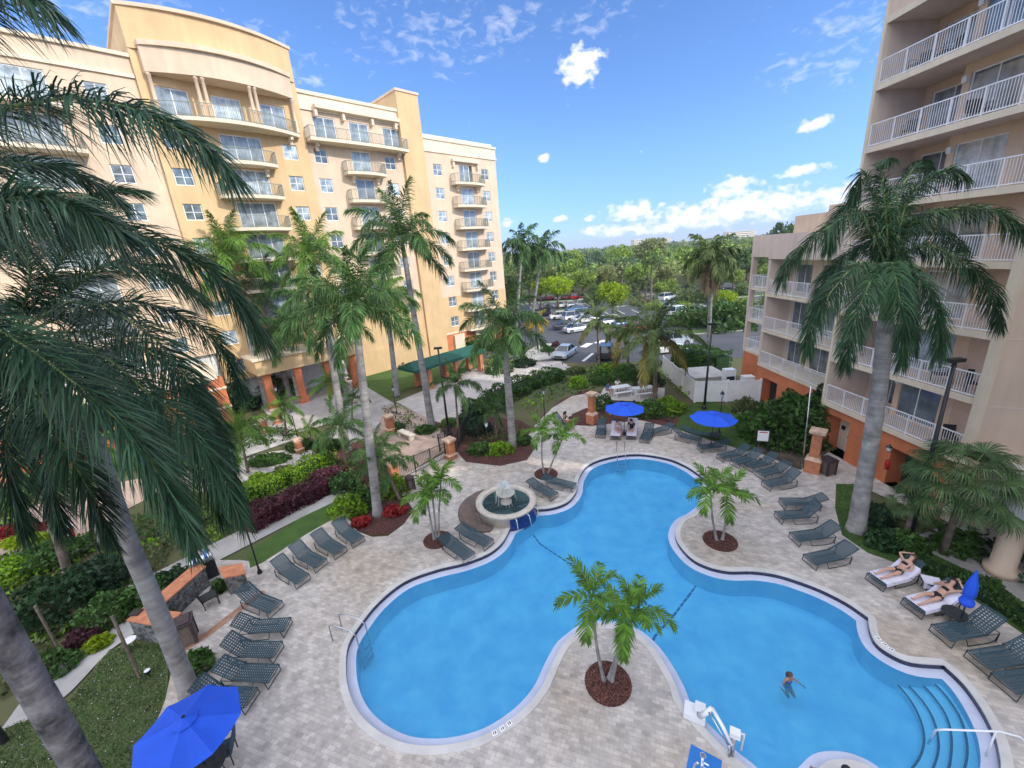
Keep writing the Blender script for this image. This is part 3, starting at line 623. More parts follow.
for i, z in enumerate(AL[:8]):
    if i == 7:
        m = MB(); m.box(-7.5, 0, -.14, -.03, z, z+1.5); m.build('solid_parapet', 'stucco_peach', ap); continue
    r = MB(); rail(r, [(-.02, -.06), (-7.48, -.06)], 1.05, .105, .008, .045, 1.35, .022, z); r.build('railing', 'white_metal', ap)
# ground floor
mb = MB(); 
wall_holes(mb, -7.5, 0, 0, 2.81, [(-1.9, -.35, 0, 2.35), (-6.6, -4.5, 0, 2.1)], y=-.10, rec=.9, s=-1)
mb.build('ground_floor_wall', 'stucco_orange', ap)
mb = MB(); mb.box(-1.9, -.35, -1.1, -1.0, 0, 2.35); mb.build('recess_wall', 'stucco_cream', ap)
m = MB(); m.box(-1.85, -1.0, -.99, -.93, 0.0, 2.1); dd = m.build('door', 'white_paint', ap); m = MB(); m.box(-1.12, -1.08, -.93, -.87, .95, 1.1); m.build('handle', 'steel', dd)
m = MB(); m.box(-.75, -.5, -.99, -.95, 1.3, 1.55); m.build('door_plate', 'black_metal', ap)
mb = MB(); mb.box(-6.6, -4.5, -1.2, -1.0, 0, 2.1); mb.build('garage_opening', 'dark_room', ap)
# angled wing beyond the pier
c0 = Vector((-7.85, -.1, 0)); wd = Vector((math.cos(R_(-30)-AR), math.sin(R_(-30)-AR), 0))
mb = MB(); nrm = Vector((-wd.y, wd.x, 0))
if nrm.dot(c0) > 0: pass
a = c0; b = c0+wd*14
inw = Vector((wd.y, -wd.x, 0)); 
if (Matrix.Rotation(AR, 3, 'Z') @ inw).y < 0: inw = -inw
mb.prism([(a.x, a.y), (b.x, b.y), ((b+inw*8).x, (b+inw*8).y), ((a+inw*8).x, (a+inw*8).y)], 0, TOP); mb.build('angled_wall', 'stucco_taupe', ap)
mb = MB()
for z in (5.6, 8.4, 11.1, 13.9): 
    a2 = a-inw*.012; b2 = b-inw*.012; mb.prism([(a2.x, a2.y), (b2.x, b2.y), (b.x, b.y), (a.x, a.y)], z, z+.04)
mb.build('expansion_joint', 'stucco_pink', ap)
# ---- four storey wing beyond it
lw = thing('apartment_wing', 'low four storey pink wing with white balconies behind the white board fence', 'building', (20.3, 26, 0), R_(90))
# local x = world y - 26, local y = -(world x - 20.3)
mb = MB(); WL = [3.0, 5.8, 8.6]
for z in WL:
    mb.box(-2.5, 6.3, -1.9, 0, z-.2, z); mb.box(6.3, 11.2, -3.4, -1.6, z-.2, z)
mb.build('balcony_slab', 'stucco_cream', lw)
mb = MB(); mb.box(-2.5, 6.3, -2.1, .05, 11.2, 12.95); mb.box(6.301, 11.25, -3.6, -1.55, 11.2, 12.95); mb.box(-2.5, 11.25, -9, -2.101, 11.2, 12.9)
mb.box(11.0, 11.25, -2.0, -1.57, 3.0, 11.2); mb.box(10.75, 11.24, -3.6, -3.1, 3.0, 11.2); mb.box(6.05, 6.3, -2.0, -.02, 3.0, 11.2)
mb.build('wall', 'stucco_pink', lw)
mb = MB(); hh = []
for z in WL: hh += [(-1.6, .4, z+.03, z+2.15), (1.4, 3.2, z+.03, z+2.15), (4.1, 5.7, z+.03, z+2.15)]
wall_holes(mb, -2.5, 6.3, 3.0, 11.2, hh, y=-1.9, s=-1); mb.box(-2.5, 8.4, -9, -3.0, 0, 11.2); mb.box(6.2, 8.4, -3.0, -1.9, 3.0, 11.2); mb.build('balcony_back_wall', 'stucco_cream', lw)
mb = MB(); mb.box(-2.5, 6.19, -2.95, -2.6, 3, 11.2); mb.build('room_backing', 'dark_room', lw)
WD = window_mesh(2.0, 2.1, 2, 1, .06, 'window_glass', s=-1); WE = window_mesh(1.8, 2.1, 2, 1, .06, 'window_glass_pale', s=-1); WF = window_mesh(1.6, 2.1, 2, 1, .06, 'window_glass', s=-1)
for z in WL: put_window(lw, WD, -1.6, -1.98, z+.03, 'sliding_door'); put_window(lw, WE, 1.4, -1.98, z+.03, 'sliding_door'); put_window(lw, WF, 4.1, -1.98, z+.03, 'sliding_door')
for z in WL:
    r = MB(); rail(r, [(-2.5, -.06), (6.25, -.06)], 1.05, .12, .010, .045, 1.4, .024, z); rail(r, [(6.32, -1.66), (11.0, -1.66)], 1.05, .12, .010, .045, 1.4, .024, z); rail(r, [(11.1, -1.9), (11.1, -3.1)], 1.05, .12, .010, .045, 1.4, .024, z); r.build('railing', 'white_metal', lw)
mb = MB(); wall_holes(mb, -2.5, 6.3, 0, 2.8, [(3.6, 5.4, 0, 2.0), (-1.2, .8, .6, 2.0)], y=-.05, rec=.7, s=-1); wall_holes(mb, 6.301, 11.2, 0, 2.8, [(7.6, 8.8, 0, 2.1)], y=-1.65, rec=.5, s=-1)
mb.quad((6.3, -.05, 0), (6.3, -1.65, 0), (6.3, -1.65, 2.8), (6.3, -.05, 2.8)); mb.box(6.4, 11.2, -3.4, -2.2, 0, 2.8); mb.build('ground_floor_wall', 'stucco_orange', lw)
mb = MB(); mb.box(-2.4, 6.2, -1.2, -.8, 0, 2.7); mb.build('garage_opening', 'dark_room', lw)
mb = MB(); mb.box(-2.2, 4.2, -7.5, -2.5, 12.9, 14.6); mb.box(4.4, 8.6, -6.5, -3.2, 12.9, 14.2); mb.build('roof_house', 'stucco_peach', lw)
mb = MB(); mb.lathe([(0.25, 0), (.3, .3), (.05, .5)], 10, (3.2, -3.5, 14.6)); mb.build('roof_vent', 'white_metal', lw)
# ---- unseen building added behind the viewpoint to cast shade over the pool
bw = thing('shade_building', 'tall peach building added unseen behind the viewpoint to shade the pool', 'building', (37, -2.0, 0), 0)
hh = []; 
for zi in range(11):
    for xi in range(-3, 4): hh.append((xi*6.0-1.2, xi*6.0+1.2, zi*2.9+.6, zi*2.9+2.4))
mb = MB(); mb.box(-23, 23, -27, -.6, 0, 33); 
wall_holes(mb, -23, 23, 0, 33.4, hh, y=0, rec=.3, s=-1); mb.build('wall', 'stucco_peach', bw)
mb = MB(); mb.box(-22, 22, -.5, -.35, .2, 32); mb.build('window_band', 'window_glass', bw)
# ---- far white blocks on the horizon
for i, (u, v, Y, w, h, lab) in enumerate(((640, 243, 900, 26, 22, 'small white block far off on the horizon above the tree line'), (742, 236, 700, 50, 21, 'long pale block on the horizon beside the pink wing roof'), (668, 240, 1100, 16, 24, 'tiny pale block on the horizon right of the white one'))):
    p = atY(u, v, Y); t = thing('distant_building', lab, 'building', (p.x, Y, 0), .2, 'pale buildings on the horizon')
    m = MB(); m.box(-w/2, w/2, 0, 14, 0, h); m.build('wall', 'stucco_cream', t); m = MB()
    for k_ in range(int(h/3)): m.box(-w/2+1, w/2-1, -.1, 0, 1.2+k_*3, 2.4+k_*3)
    m.build('window_band', 'window_glass', t)
# ------------------------------------------------------------------ vegetation
def unit(a): return a/np.maximum(1e-9, np.linalg.norm(a, axis=-1, keepdims=True))
def frond_np(pts, L=0.85, n=60, w=0.04, segs=2, g=0.35, plum=0.5, a0=68, a1=22, start=0.12, seed=0, prof=None):
    r = np.random.default_rng(seed)
    P = np.array([tuple(p) for p in catmull(pts, 10, False)]); sl_ = np.r_[0, np.cumsum(np.linalg.norm(np.diff(P, axis=0), axis=1))]; tot = sl_[-1]
    t = np.linspace(start, 0.995, n); t = np.repeat(t, 2) + r.normal(0, .003, 2*n); t = np.clip(t, 0, 1)
    s = t*tot; B = np.stack([np.interp(s, sl_, P[:, i]) for i in range(3)], 1)
    e = 0.02*tot; T = unit(np.stack([np.interp(np.minimum(s+e, tot), sl_, P[:, i])-np.interp(np.maximum(s-e, 0), sl_, P[:, i]) for i in range(3)], 1))
    up = np.array([0, 0, 1.0]); S = np.cross(T, up); bad = np.linalg.norm(S, axis=1) < .15; S[bad] = np.cross(T[bad], np.array([0.3, 1, 0])); S = unit(S); N = unit(np.cross(S, T))
    sg = np.tile([1.0, -1.0], n)[:, None]
    u = np.clip((t-start)/(1-start), 0, 1); al = np.radians(a0+(a1-a0)*u**1.3+r.normal(0, 5, 2*n))[:, None]; be = r.normal(0.12, plum, 2*n)[:, None]
    d = unit(np.cos(al)*T+np.sin(al)*(S*sg*np.cos(be)+N*np.sin(be)))
    LL = (L*(0.35+0.75*np.sin(np.pi*np.clip(u*0.86+0.1, 0, 1))**0.7)*r.uniform(.85, 1.12, 2*n))[:, None]
    wv = unit(T-d*(np.sum(T*d, 1, keepdims=True))+0.3*r.normal(0, 1, (2*n, 3))); wv = unit(wv-d*np.sum(wv*d, 1, keepdims=True))
    gg = (g*r.uniform(.7, 1.3, 2*n))[:, None]
    V = []; wp = [0.55, 1.0, 0.75, 0.04] if segs == 3 else ([0.6, 1.0, 0.05] if segs == 2 else [0.5, .9, 1., .7, .04])
    for k in range(segs+1):
        q = k/segs; c = B+d*(LL*q*(1-0.25*gg*q))-up*(gg*LL*q*q)
        V.append(c+wv*w*wp[k]/2); V.append(c-wv*w*wp[k]/2)
    V = np.stack(V, 1); m = V.shape[1]
    idx = (np.arange(2*n)*m)[:, None]
    Fs = [idx+np.array([[2*k, 2*k+1, 2*k+3, 2*k+2]]) for k in range(segs)]
    return V.reshape(-1, 3), np.concatenate(Fs, 0), P
def frond_mesh(name, pts, leaf='leaf_royal', rr=0.035, mats=None, **kw):
    V, Fq, P = frond_np(pts, **kw); mb = MB(); mb.np(V, Fq, 0)
    k = max(1, len(P)//8); Q = [Vector(p) for p in P[::k]]; mb.tube(Q, [rr*(1-0.85*i/(len(Q)-1)) for i in range(len(Q))], 5, 1)
    return mb.mesh(name, [leaf, 'rachis'])
def arc(L, e0, bend, n=6, pw=1.3, side=0.0):
    pts = [Vector((0, 0, 0))]; 
    for i in range(n):
        t = (i+.5)/n; a = R_(e0-bend*t**pw); pts.append(pts[-1]+Vector((math.cos(a), side*t*.3, math.sin(a)))*(L/n))
    return pts
TPL = {}; leafmat('leaf_yellowing', (0.24, 0.21, 0.05))
def templates(kind, leaf):
    key = (kind, leaf)
    if key in TPL: return TPL[key]
    o = []
    if kind == 'royal':
        for i, (e, b) in enumerate(((80, 35), (66, 75), (52, 88), (38, 92), (22, 85), (4, 72), (-18, 55))):
            for s in (0, 1): o.append(frond_mesh('frond', arc(3.3, e, b, side=(s-.5)*1.2), leaf, n=120, L=0.74, w=0.042, g=0.5, plum=0.7, seed=i*2+s))
    elif kind == 'far':
        for i, (e, b) in enumerate(((75, 60), (50, 105), (25, 105), (-5, 85))):
            o.append(frond_mesh('frond', arc(3.3, e, b), leaf, n=40, L=0.9, w=0.13, g=0.6, plum=0.5, seed=i))
    elif kind == 'small':
        for i, (e, b) in enumerate(((80, 60), (62, 110), (42, 120), (20, 110))):
            for s in (0, 1): o.append(frond_mesh('frond', arc(1.2, e, b*.85, side=(s-.5)), leaf, rr=.016, n=34, L=0.36, w=0.042, g=0.25, plum=0.2, a0=62, a1=30, start=.15, seed=40+i*2+s))
    elif kind == 'coconut':
        for i, (e, b) in enumerate(((78, 50), (60, 80), (42, 85), (22, 80), (0, 70), (-25, 45))):
            for s in (0, 1): o.append(frond_mesh('frond', arc(4.2, e, b, side=(s-.5)), leaf, n=85, L=0.85, w=0.075, g=0.5, plum=0.25, a0=62, a1=25, seed=60+i*2+s))
    TPL[key] = o
    return o
def crown(root, top, kind, leaf, n, sc=1.0, seed=0, emin=0, emax=None, lean=(0, 0)):
    r = random.Random(seed); T = templates(kind, leaf); m = len(T)
    for i in range(n):
        q = (i+.5)/n; j = min(m-1, int((emin+(1-emin)*q)*m)) if emax is None else min(m-1, int((emin+(emax-emin)*q)*m))
        Tj = templates(kind, 'leaf_yellowing')[j] if (kind == 'coconut' and q > .72) else T[j]
        o = ob('frond', Tj, root, top); s = sc*r.uniform(.9, 1.08); o.scale = (s, s, s)
        o.rotation_euler = (r.uniform(-.1, .1)+lean[0], r.uniform(-.08, .08)+lean[1], i*2.39996+r.uniform(-.25, .25))
def trunk(root, path, r0, r1, m='trunk_royal', shaft=0.0, rs=.13, name='trunk', bulge=1.0):
    P = catmull(path, 14 if r0 > .2 else 6, False); N = len(P); mb = MB(); rj = random.Random(int(r0*1000)+N); s_ = (N-1)/15
    rad = [(r0+(r1-r0)*(i/(N-1)))*(1+(0.3 if r0 > .2 else .5)*math.exp(-i/s_*1.2))*(1+rj.uniform(-.022, .022)) for i in range(N)]
    mb.tube(P, rad, 14); mb.build(name, m, root, True)
    if shaft:
        d = (P[-1]-P[-2]).normalized(); c = MB(); a = P[-1]
        c.tube([a-d*.05, a+d*shaft*.25, a+d*shaft*.7, a+d*shaft], [r1*1.02, rs*1.25, rs, rs*.55], 12); c.build('crownshaft', 'crownshaft', root, True); return a+d*shaft*.93
    return P[-1]
def palm(label, base, crown_px, nfr=16, kind='royal', leaf='leaf_royal', sc=1.0, r0=.26, r1=.17, shaft=1.5, seed=0, dY=0.0, group=None, name='royal_palm', tm='trunk_royal', emin=0.0, mid=None, scol=None, Hc=None):
    b = G(*base) if not isinstance(base, Vector) else base; c = atY(crown_px[0], crown_px[1], b.y+dY)
    t = thing(name, label, 'palm tree', (b.x, b.y, -.03), 0, group); l = c-b; l.z += .03
    path = [Vector((0, 0, 0)), l*0.35+Vector((0.0, 0, .0)), l*.7, l] if mid is None else [Vector((0, 0, 0)), l*.5+Vector(mid), l]
    top_t = l - l.normalized()*shaft if shaft else l
    path[-1] = top_t; path[-2] = (path[-3]+top_t)/2 if len(path) == 4 else path[-2]
    tp = trunk(t, path, r0, r1, tm, shaft)
    crown(t, tp, kind, leaf, nfr, sc, seed, emin)
    return t
rl = 'royal palm with pale grey trunk'
palm('royal palm leaning over the mulch bed beside the left row of loungers', (378, 515), (354, 306), 18, sc=1.02, seed=1, r0=.25, r1=.17)
palm('tallest slim royal palm rising before the peach hotel wall, behind the tan plaza', (432, 428), (402, 240), 18, sc=1.2, seed=2, r0=.28, r1=.17, shaft=1.2)
palm('royal palm in the oval mulch bed above the fountain', (513, 445), (503, 326), 17, sc=1.0, seed=3, r0=.30, r1=.2, shaft=1.6)
palm('royal palm left of the leaning one, behind the burgundy hedge', (347, 450), (324, 312), 18, sc=1.0, seed=4, r0=.28, r1=.18)
palm('royal palm with bright new fronds before the hotel entrance', (348, 405), (312, 256), 18, sc=1.25, seed=5, leaf='leaf_royal_bright', r0=.3, r1=.2)
palm('royal palm on the small lawn left of the green canopy', (397, 396), (386, 298), 15, sc=1.05, seed=6, leaf='leaf_royal_bright', r0=.28, r1=.2)
palm('royal palm with bright fronds beside the orange pilasters', (268, 405), (228, 256), 18, sc=1.4, seed=7, leaf='leaf_royal_bright', r0=.36, r1=.24, shaft=2)
palm('royal palm right behind the one beside the orange pilasters', (290, 398), (262, 288), 16, sc=1.2, seed=17, r0=.3, r1=.22)
palm('left of the two far royal palms at the hotel corner', Vector((1.5, 74, 0)), (522, 245), 16, 'far', sc=1.4, seed=9, r0=.3, r1=.2, group='pair of far royal palms')
palm('right of the two far royal palms at the hotel corner', Vector((4.3, 76, 0)), (542, 251), 16, 'far', sc=1.4, seed=10, r0=.3, r1=.2, group='pair of far royal palms')
palm('dark royal palm shading the hotel entrance portico', (300, 402), (285, 332), 17, sc=1.15, seed=18, r0=.26, r1=.2)
# large palm by the right hand building: fronds placed one by one
def put_fronds(t, org, lst, leaf, base_world, **kw):
    for i, (pts) in enumerate(lst):
        o = ob('frond', frond_mesh('frond', [Vector(p)-base_world for p in pts], leaf, seed=100+i, **kw), t)
b = G(856, 530); t = thing('royal_palm', 'big royal palm with a thick grey trunk before the right hand balconies', 'palm tree', (b.x, b.y, -.03))
Yb = b.y
path = [Vector((0, 0, 0)), atY(866, 470, Yb)-b, atY(879, 390, Yb)-b, atY(886, 318, Yb)-b]
tp = trunk(t, path, .33, .24, 'trunk_royal', 1.7, .16)
C = b+tp
def fr(px, dys): return [C]+[atY(u, v, Yb+dy) for (u, v), dy in zip(px, dys)]
lst = [fr([(862,215),(820,232),(788,262),(782,280)], (-.2,-.4,-.5,-.6)), fr([(862,262),(832,290),(812,325),(808,352)], (-.6,-1,-1.3,-1.4)), fr([(868,230),(850,205),(838,215),(828,250)], (.5,1.0,1.4,1.5)),
       fr([(880,215),(868,180),(862,172),(852,200)], (.2,.5,.6,.6)), fr([(905,205),(928,178),(950,168),(966,176)], (-.1,-.3,-.4,-.5)), fr([(912,222),(955,208),(1000,212),(1032,240)], (-.3,-.6,-.9,-1.1)),
       fr([(915,245),(955,255),(988,285),(1000,325)], (-.6,-1.0,-1.4,-1.5)), fr([(905,265),(930,290),(940,330),(938,355)], (-.9,-1.6,-1.9,-1.9)), fr([(892,262),(900,300),(905,340),(902,362)], (-1.2,-2,-2.2,-2.2)),
       fr([(878,270),(862,300),(850,340),(846,365)], (-1.1,-1.8,-2.1,-2.1)), fr([(905,225),(930,225),(960,245),(975,275)], (.8,1.6,2.2,2.4)), fr([(885,200),(880,172),(884,160),(892,158)], (-.3,-.4,-.3,-.2)),
       fr([(898,200),(912,170),(922,160),(932,168)], (.6,1.3,1.9,2.2)), fr([(870,245),(845,255),(822,285),(815,318)], (.6,1.2,1.6,1.7)), fr([(900,255),(905,280),(912,320),(915,350)], (.8,1.5,1.8,1.9))]
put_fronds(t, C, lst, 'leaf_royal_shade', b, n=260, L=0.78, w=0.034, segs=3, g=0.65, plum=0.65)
sp = MB(); sp.tube([tp, tp+Vector((.05, 0, 1.6)), tp+Vector((.1, -.1, 3.0))], [.05, .035, .008], 6); sp.build('spear_leaf', 'rachis', t, True)
# nearest palm at the left edge (trunk bottom left, crown beyond the left edge of the view)
pb = ray(29, 678)*7.2+Vector((0, 0, H)); bA = Vector((pb.x, pb.y, 0))
t = thing('royal_palm', 'nearest royal palm, thick grey ringed trunk crossing the bottom left corner', 'palm tree', (bA.x, bA.y, -.03))
CA = Vector((bA.x-.15, bA.y+.2, 13.1)); tp = trunk(t, [Vector((0, 0, 0)), Vector((0, 0, 4)), Vector((0, 0, 8)), Vector((-.1, .1, 11.3))], .235, .20, 'trunk_near', 1.9, .15)
mb = MB()
CA = bA+tp
def px(u, v, dep): return ray(u, v)*dep+Vector((0, 0, H))
lst = [[CA, px(-70,150,6.2), px(30,98,5.8), px(125,104,5.4), px(195,138,5.2), px(230,172,5.0)],
       [CA, px(-150,90,5.8), px(-80,5,5.4), px(-30,-15,5.2), px(15,-12,5.0), px(52,10,4.9)], [CA, px(-80,290,6.4), px(5,332,6.2), px(75,382,6.0), px(138,442,5.9), px(190,530,5.8)],
       [CA, px(-60,235,6.6), px(40,216,6.8), px(135,232,7.0), px(212,270,7.3), px(262,335,7.6)],
       [CA, px(-120,200,7.0), px(-20,165,7.4), px(60,165,7.8), px(120,200,8.0)], [CA, px(-90,250,5.8), px(-20,200,5.4), px(60,200,5.2), px(120,230,5.0)]]
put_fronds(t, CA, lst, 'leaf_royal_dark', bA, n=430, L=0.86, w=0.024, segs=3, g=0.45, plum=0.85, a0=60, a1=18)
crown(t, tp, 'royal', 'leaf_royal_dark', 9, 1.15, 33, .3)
for o in [o for o in COL.objects if o.parent == t and o.data in templates('royal', 'leaf_royal_dark')]:
    a = o.rotation_euler.z % (2*PI)
    if a < 1.7 or a > 5.6: o.rotation_euler.z = a+2.6
# second near palm behind it
b = G(190, 692); t = thing('royal_palm', 'second nearest royal palm standing between the lawn and the grill island', 'palm tree', (b.x, b.y, -.03))
path = [Vector((0, 0, 0)), atY(158, 612, b.y)-b, atY(122, 525, b.y)-b, atY(92, 440, b.y)-b, atY(55, 390, b.y)-b]
tp = trunk(t, path, .25, .20, 'trunk_royal', 1.6, .15); CB = b+tp
def q(u, v, dy): return atY(u, v, b.y+dy)
lst = [[CB, q(75,365,-.8), q(125,402,-1.4), q(168,470,-1.9), q(192,552,-2.2)],
       [CB, q(90,330,.2), q(150,352,.3), q(200,400,.2), q(228,458,.1)],
       [CB, q(110,300,1.0), q(170,310,1.5), q(220,345,1.8), q(242,395,2.0)],
       [CB, q(70,300,-.6), q(130,320,-1.2), q(185,375,-1.6), q(238,500,-1.9)],
       [CB, q(20,380,-.8), q(5,430,-1.4), q(10,480,-1.7), q(25,530,-1.8)],
       [CB, q(10,340,-.4), q(-25,380,-.8), q(-45,440,-1.0)],
       [CB, q(40,400,-1.2), q(60,440,-1.9), q(95,500,-2.2), q(110,540,-2.3)],
       [CB, q(70,290,.5), q(110,262,.9), q(160,270,1.2), q(205,300,1.3)],
       [CB, q(30,270,.3), q(5,240,.6), q(-30,240,.9)], [CB, q(60,260,.8), q(80,215,1.2), q(110,190,1.6), q(140,190,1.9)],
       [CB, q(85,345,-1.0), q(140,385,-2.0), q(200,440,-2.6), q(243,520,-2.9)], [CB, q(90,360,-.4), q(140,410,-.7), q(190,450,-.9), q(222,520,-1.0)], [CB, q(10,300,.8), q(-20,330,1.4), q(-40,380,1.7)], [CB, q(40,430,-.2), q(50,480,-.3), q(62,530,-.3)]]
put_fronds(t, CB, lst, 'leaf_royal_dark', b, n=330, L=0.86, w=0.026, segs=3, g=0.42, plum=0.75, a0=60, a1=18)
# palms on the far left garden side
palm('palm with a dark leaning trunk at the far left of the garden', (69, 576), (22, 430), 12, sc=.75, seed=21, leaf='leaf_royal', r0=.17, r1=.12, shaft=.6, tm='trunk_brown', name='garden_palm')
palm('slim grey palm behind the dark trunked one at the far left', (104, 543), (78, 455), 11, sc=.7, seed=22, leaf='leaf_royal_bright', r0=.2, r1=.14, shaft=.7, name='garden_palm')
for i, (bs, cr, sc, n, leaf, lab) in enumerate((((459, 442), (455, 385), .62, 12, 'leaf_royal', 'short palm with a slim brown trunk beside the tall black pole'), ((248, 472), (240, 432), .72, 12, 'leaf_royal_bright', 'short bushy palm at the left end of the lime hedge'),
        ((345, 462), (340, 428), .66, 13, 'leaf_royal', 'short spreading palm behind the lime hedge'), ((375, 472), (373, 446), .55, 11, 'leaf_royal', 'low palm between the lime hedge and the orange gate pillar'), ((314, 445), (309, 430), .4, 9, 'leaf_royal_bright', 'tiny palm on the plaza edge by the lamp post'),
        ((400, 500), (382, 460), .6, 12, 'leaf_royal', 'low arching palm behind the left mulch bed'), ((497, 437), (494, 410), .5, 11, 'leaf_royal', 'low fan of palm fronds left of the oval bed palm'), ((212, 420), (208, 395), .5, 10, 'leaf_royal_bright', 'small slim palm before the orange pilasters'), ((205, 492), (198, 462), .6, 12, 'leaf_royal_bright', 'short bright palm left of the burgundy hedge end'), ((165, 470), (160, 440), .6, 11, 'leaf_royal', 'short palm on the garden path corner behind the big fronds'), ((286, 436), (284, 408), .55, 11, 'leaf_royal_bright', 'slim palm between the two plaza lantern posts'), ((330, 412), (329, 384), .6, 12, 'leaf_royal_bright', 'short palm in the middle of the entrance plaza bed'), ((352, 420), (352, 398), .5, 10, 'leaf_royal', 'low palm at the plaza corner by the bench'))):
    palm(lab, bs, cr, n, sc=sc, seed=50+i, leaf=leaf, r0=.09, r1=.06, shaft=.25, tm='trunk_brown', name='small_palm')
palm('spreading coconut palm with yellowing lower fronds left of the white fence', (655, 398), (655, 337), 22, 'coconut', 'leaf_coconut', sc=.98, seed=70, r0=.17, r1=.12, shaft=0, tm='trunk_brown', name='coconut_palm')
palm('slim coconut palm at the road edge left of the spreading one', (599, 364), (597, 320), 15, 'coconut', 'leaf_coconut', sc=.82, seed=71, r0=.15, r1=.1, shaft=0, tm='trunk_brown', name='coconut_palm')
palm('coconut palm between the two others behind the round bushes', (628, 372), (628, 330), 13, 'coconut', 'leaf_coconut', sc=.72, seed=72, r0=.15, r1=.1, shaft=0, tm='trunk_brown', name='coconut_palm')
palm('tall slim palm with a shaggy brown skirt left of the pink wing', (708, 362), (712, 258), 20, 'far', 'leaf_coconut', sc=1.0, seed=73, r0=.24, r1=.17, shaft=0, name='skirted_palm')
skt = COL.objects[-1].parent; mb = MB(); V, Fq, P = frond_np([Vector((0, 0, 0)), Vector((0, 0, -1.2)), Vector((0, 0, -2.2))], L=1.5, n=160, w=.12, segs=2, g=.9, plum=1.2, start=.05, seed=9)
o = MB().np(V, Fq).build('dead_leaf_skirt', 'skirt_brown', skt); o.location = COL.objects[-2].location
palm('yellow green palm at the road junction right of the hotel corner', (538, 350), (536, 322), 13, 'far', 'leaf_yellow', sc=.62, seed=74, r0=.16, r1=.12, shaft=0, tm='trunk_brown', name='yellow_palm')
for i, (u, vc, Y) in enumerate(((652, 262, 86), (646, 283, 92), (690, 285, 95), (702, 292, 97), (683, 296, 90), (622, 270, 120), (640, 280, 104), (632, 290, 98))):
    c = atY(u, vc, Y); palm(['tallest sabal palm of the parking lot, near the middle', 'sabal palm just below the tallest one in the parking lot', 'left sabal palm of the pair right of the parked white vans', 'right sabal palm of the pair right of the parked white vans', 'short sabal palm before the pair by the white vans', 'far sabal palm beyond the last parked row', 'grey green sabal palm left of the tallest one', 'low sabal palm beside the round lime tree'][i],
        Vector((c.x, Y, 0)), (u, vc), 16, 'far', 'leaf_olive' if i % 2 else 'leaf_coconut', sc=.66, seed=80+i, r0=.22, r1=.2, shaft=0, tm='trunk_brown', name='sabal_palm', group='sabal palms in the parking lot')
# small clustered palms in round mulch beds on the deck
def cluster(label, base, rad, stems, seed, sc=1.0):
    b = G(*base); t = thing('clustered_palm', label, 'palm', (b.x, b.y, 0), 0, 'small clustered palms on the pool deck')
    for i, (u, v, dy, ang) in enumerate(stems):
        c = atY(u, v, b.y+dy)-b; s0 = Vector((.13*math.cos(ang), .13*math.sin(ang), 0))
        c.z = max(c.z, .5); tp = trunk(t, [s0, s0+Vector((c.x*.35-.05*math.cos(i*2), c.y*.35, c.z*.4)), Vector((c.x, c.y, c.z-.25))], .062, .035, 'trunk_royal', .3, .032, 'stem')
        crown(t, tp, 'small', 'leaf_small_palm', 8, sc, seed+i)
    m = MB(); N = 28; P = [Vector((b.x+rad*math.cos(2*PI*i/N), b.y+rad*math.sin(2*PI*i/N), 0)) for i in range(N)]
    r = random.Random(seed); 
    m.prism([(p.x, p.y) for p in P], .006, .03); 
    for i in range(900):
        a = r.uniform(0, 2*PI); q_ = rad*.97*math.sqrt(r.random()); x = b.x+q_*math.cos(a); y = b.y+q_*math.sin(a); a2 = r.uniform(0, PI); s1 = r.uniform(.02, .045); s2 = s1*.35; h = r.uniform(.032, .06)
        dx, dy_ = math.cos(a2), math.sin(a2); m.quad((x-dx*s1-dy_*s2, y-dy_*s1+dx*s2, h), (x+dx*s1-dy_*s2, y+dy_*s1+dx*s2, h+r.uniform(-.01, .02)), (x+dx*s1+dy_*s2, y+dy_*s1-dx*s2, h), (x-dx*s1+dy_*s2, y-dy_*s1-dx*s2, h-.005), 1)
    struct(m.build('round_mulch_bed', ['mulch', 'mulch_chip']))
cluster('clustered palm on the tip of deck between the two pool lobes, in the foreground', (608, 683), .72, ((592, 597, -.2, 2.5), (622, 618, -.1, .3), (633, 612, .2, 1.2)), 200, 1.02)
cluster('clustered palm on the rounded deck point at the right of the pool', (720, 541), .72, ((711, 490, 0, 2.8), (727, 496, .1, .3)), 210, 1.15)
cluster('clustered palm beside the two loungers left of the fountain', (437, 540), .66, ((440, 482, .3, .8), (427, 498, -.2, 3), (432, 494, .2, 2)), 220, 1.05)
cluster('clustered palm behind the two loungers above the fountain', (546, 474), .72, ((542, 433, 0, 2.6), (561, 438, .1, .2)), 230, 1.2)
# broad leaved plants
def cards(C, size, r, up=.4, flat=0.0, asp=.55):
    n = len(C); nrm = unit(r.normal(0, 1, (n, 3))+np.array([0, 0, up])); a = unit(np.cross(nrm, r.normal(0, 1, (n, 3)))); b_ = np.cross(nrm, a)
    s = size*r.uniform(.6, 1.25, (n, 1)); a = a*s; b_ = b_*s*asp
    V = np.stack([C-a, C-b_*1.0+a*.1, C+a, C+b_*1.0+a*.1], 1).reshape(-1, 3); F_ = (np.arange(n)*4)[:, None]+np.arange(4)[None]
    return V, F_
def clump_cloud(n, R, clumps, r, size, zs=.7, crown_h=None, fill=.75):
    d = unit(r.normal(0, 1, (clumps, 3))); rad = r.uniform(.45, 1.0, (clumps, 1))**.6; cc = d*rad*np.array([1, 1, zs])*R*.78
    cr = R*r.uniform(.22, .38, clumps); per = n//clumps; out = []
    for i in range(clumps):
        q_ = unit(r.normal(0, 1, (per, 3)))*(r.uniform(.25, 1, (per, 1))**.45)*cr[i]*np.array([1, 1, .75]); out.append(cc[i]+q_)
    return np.concatenate(out)
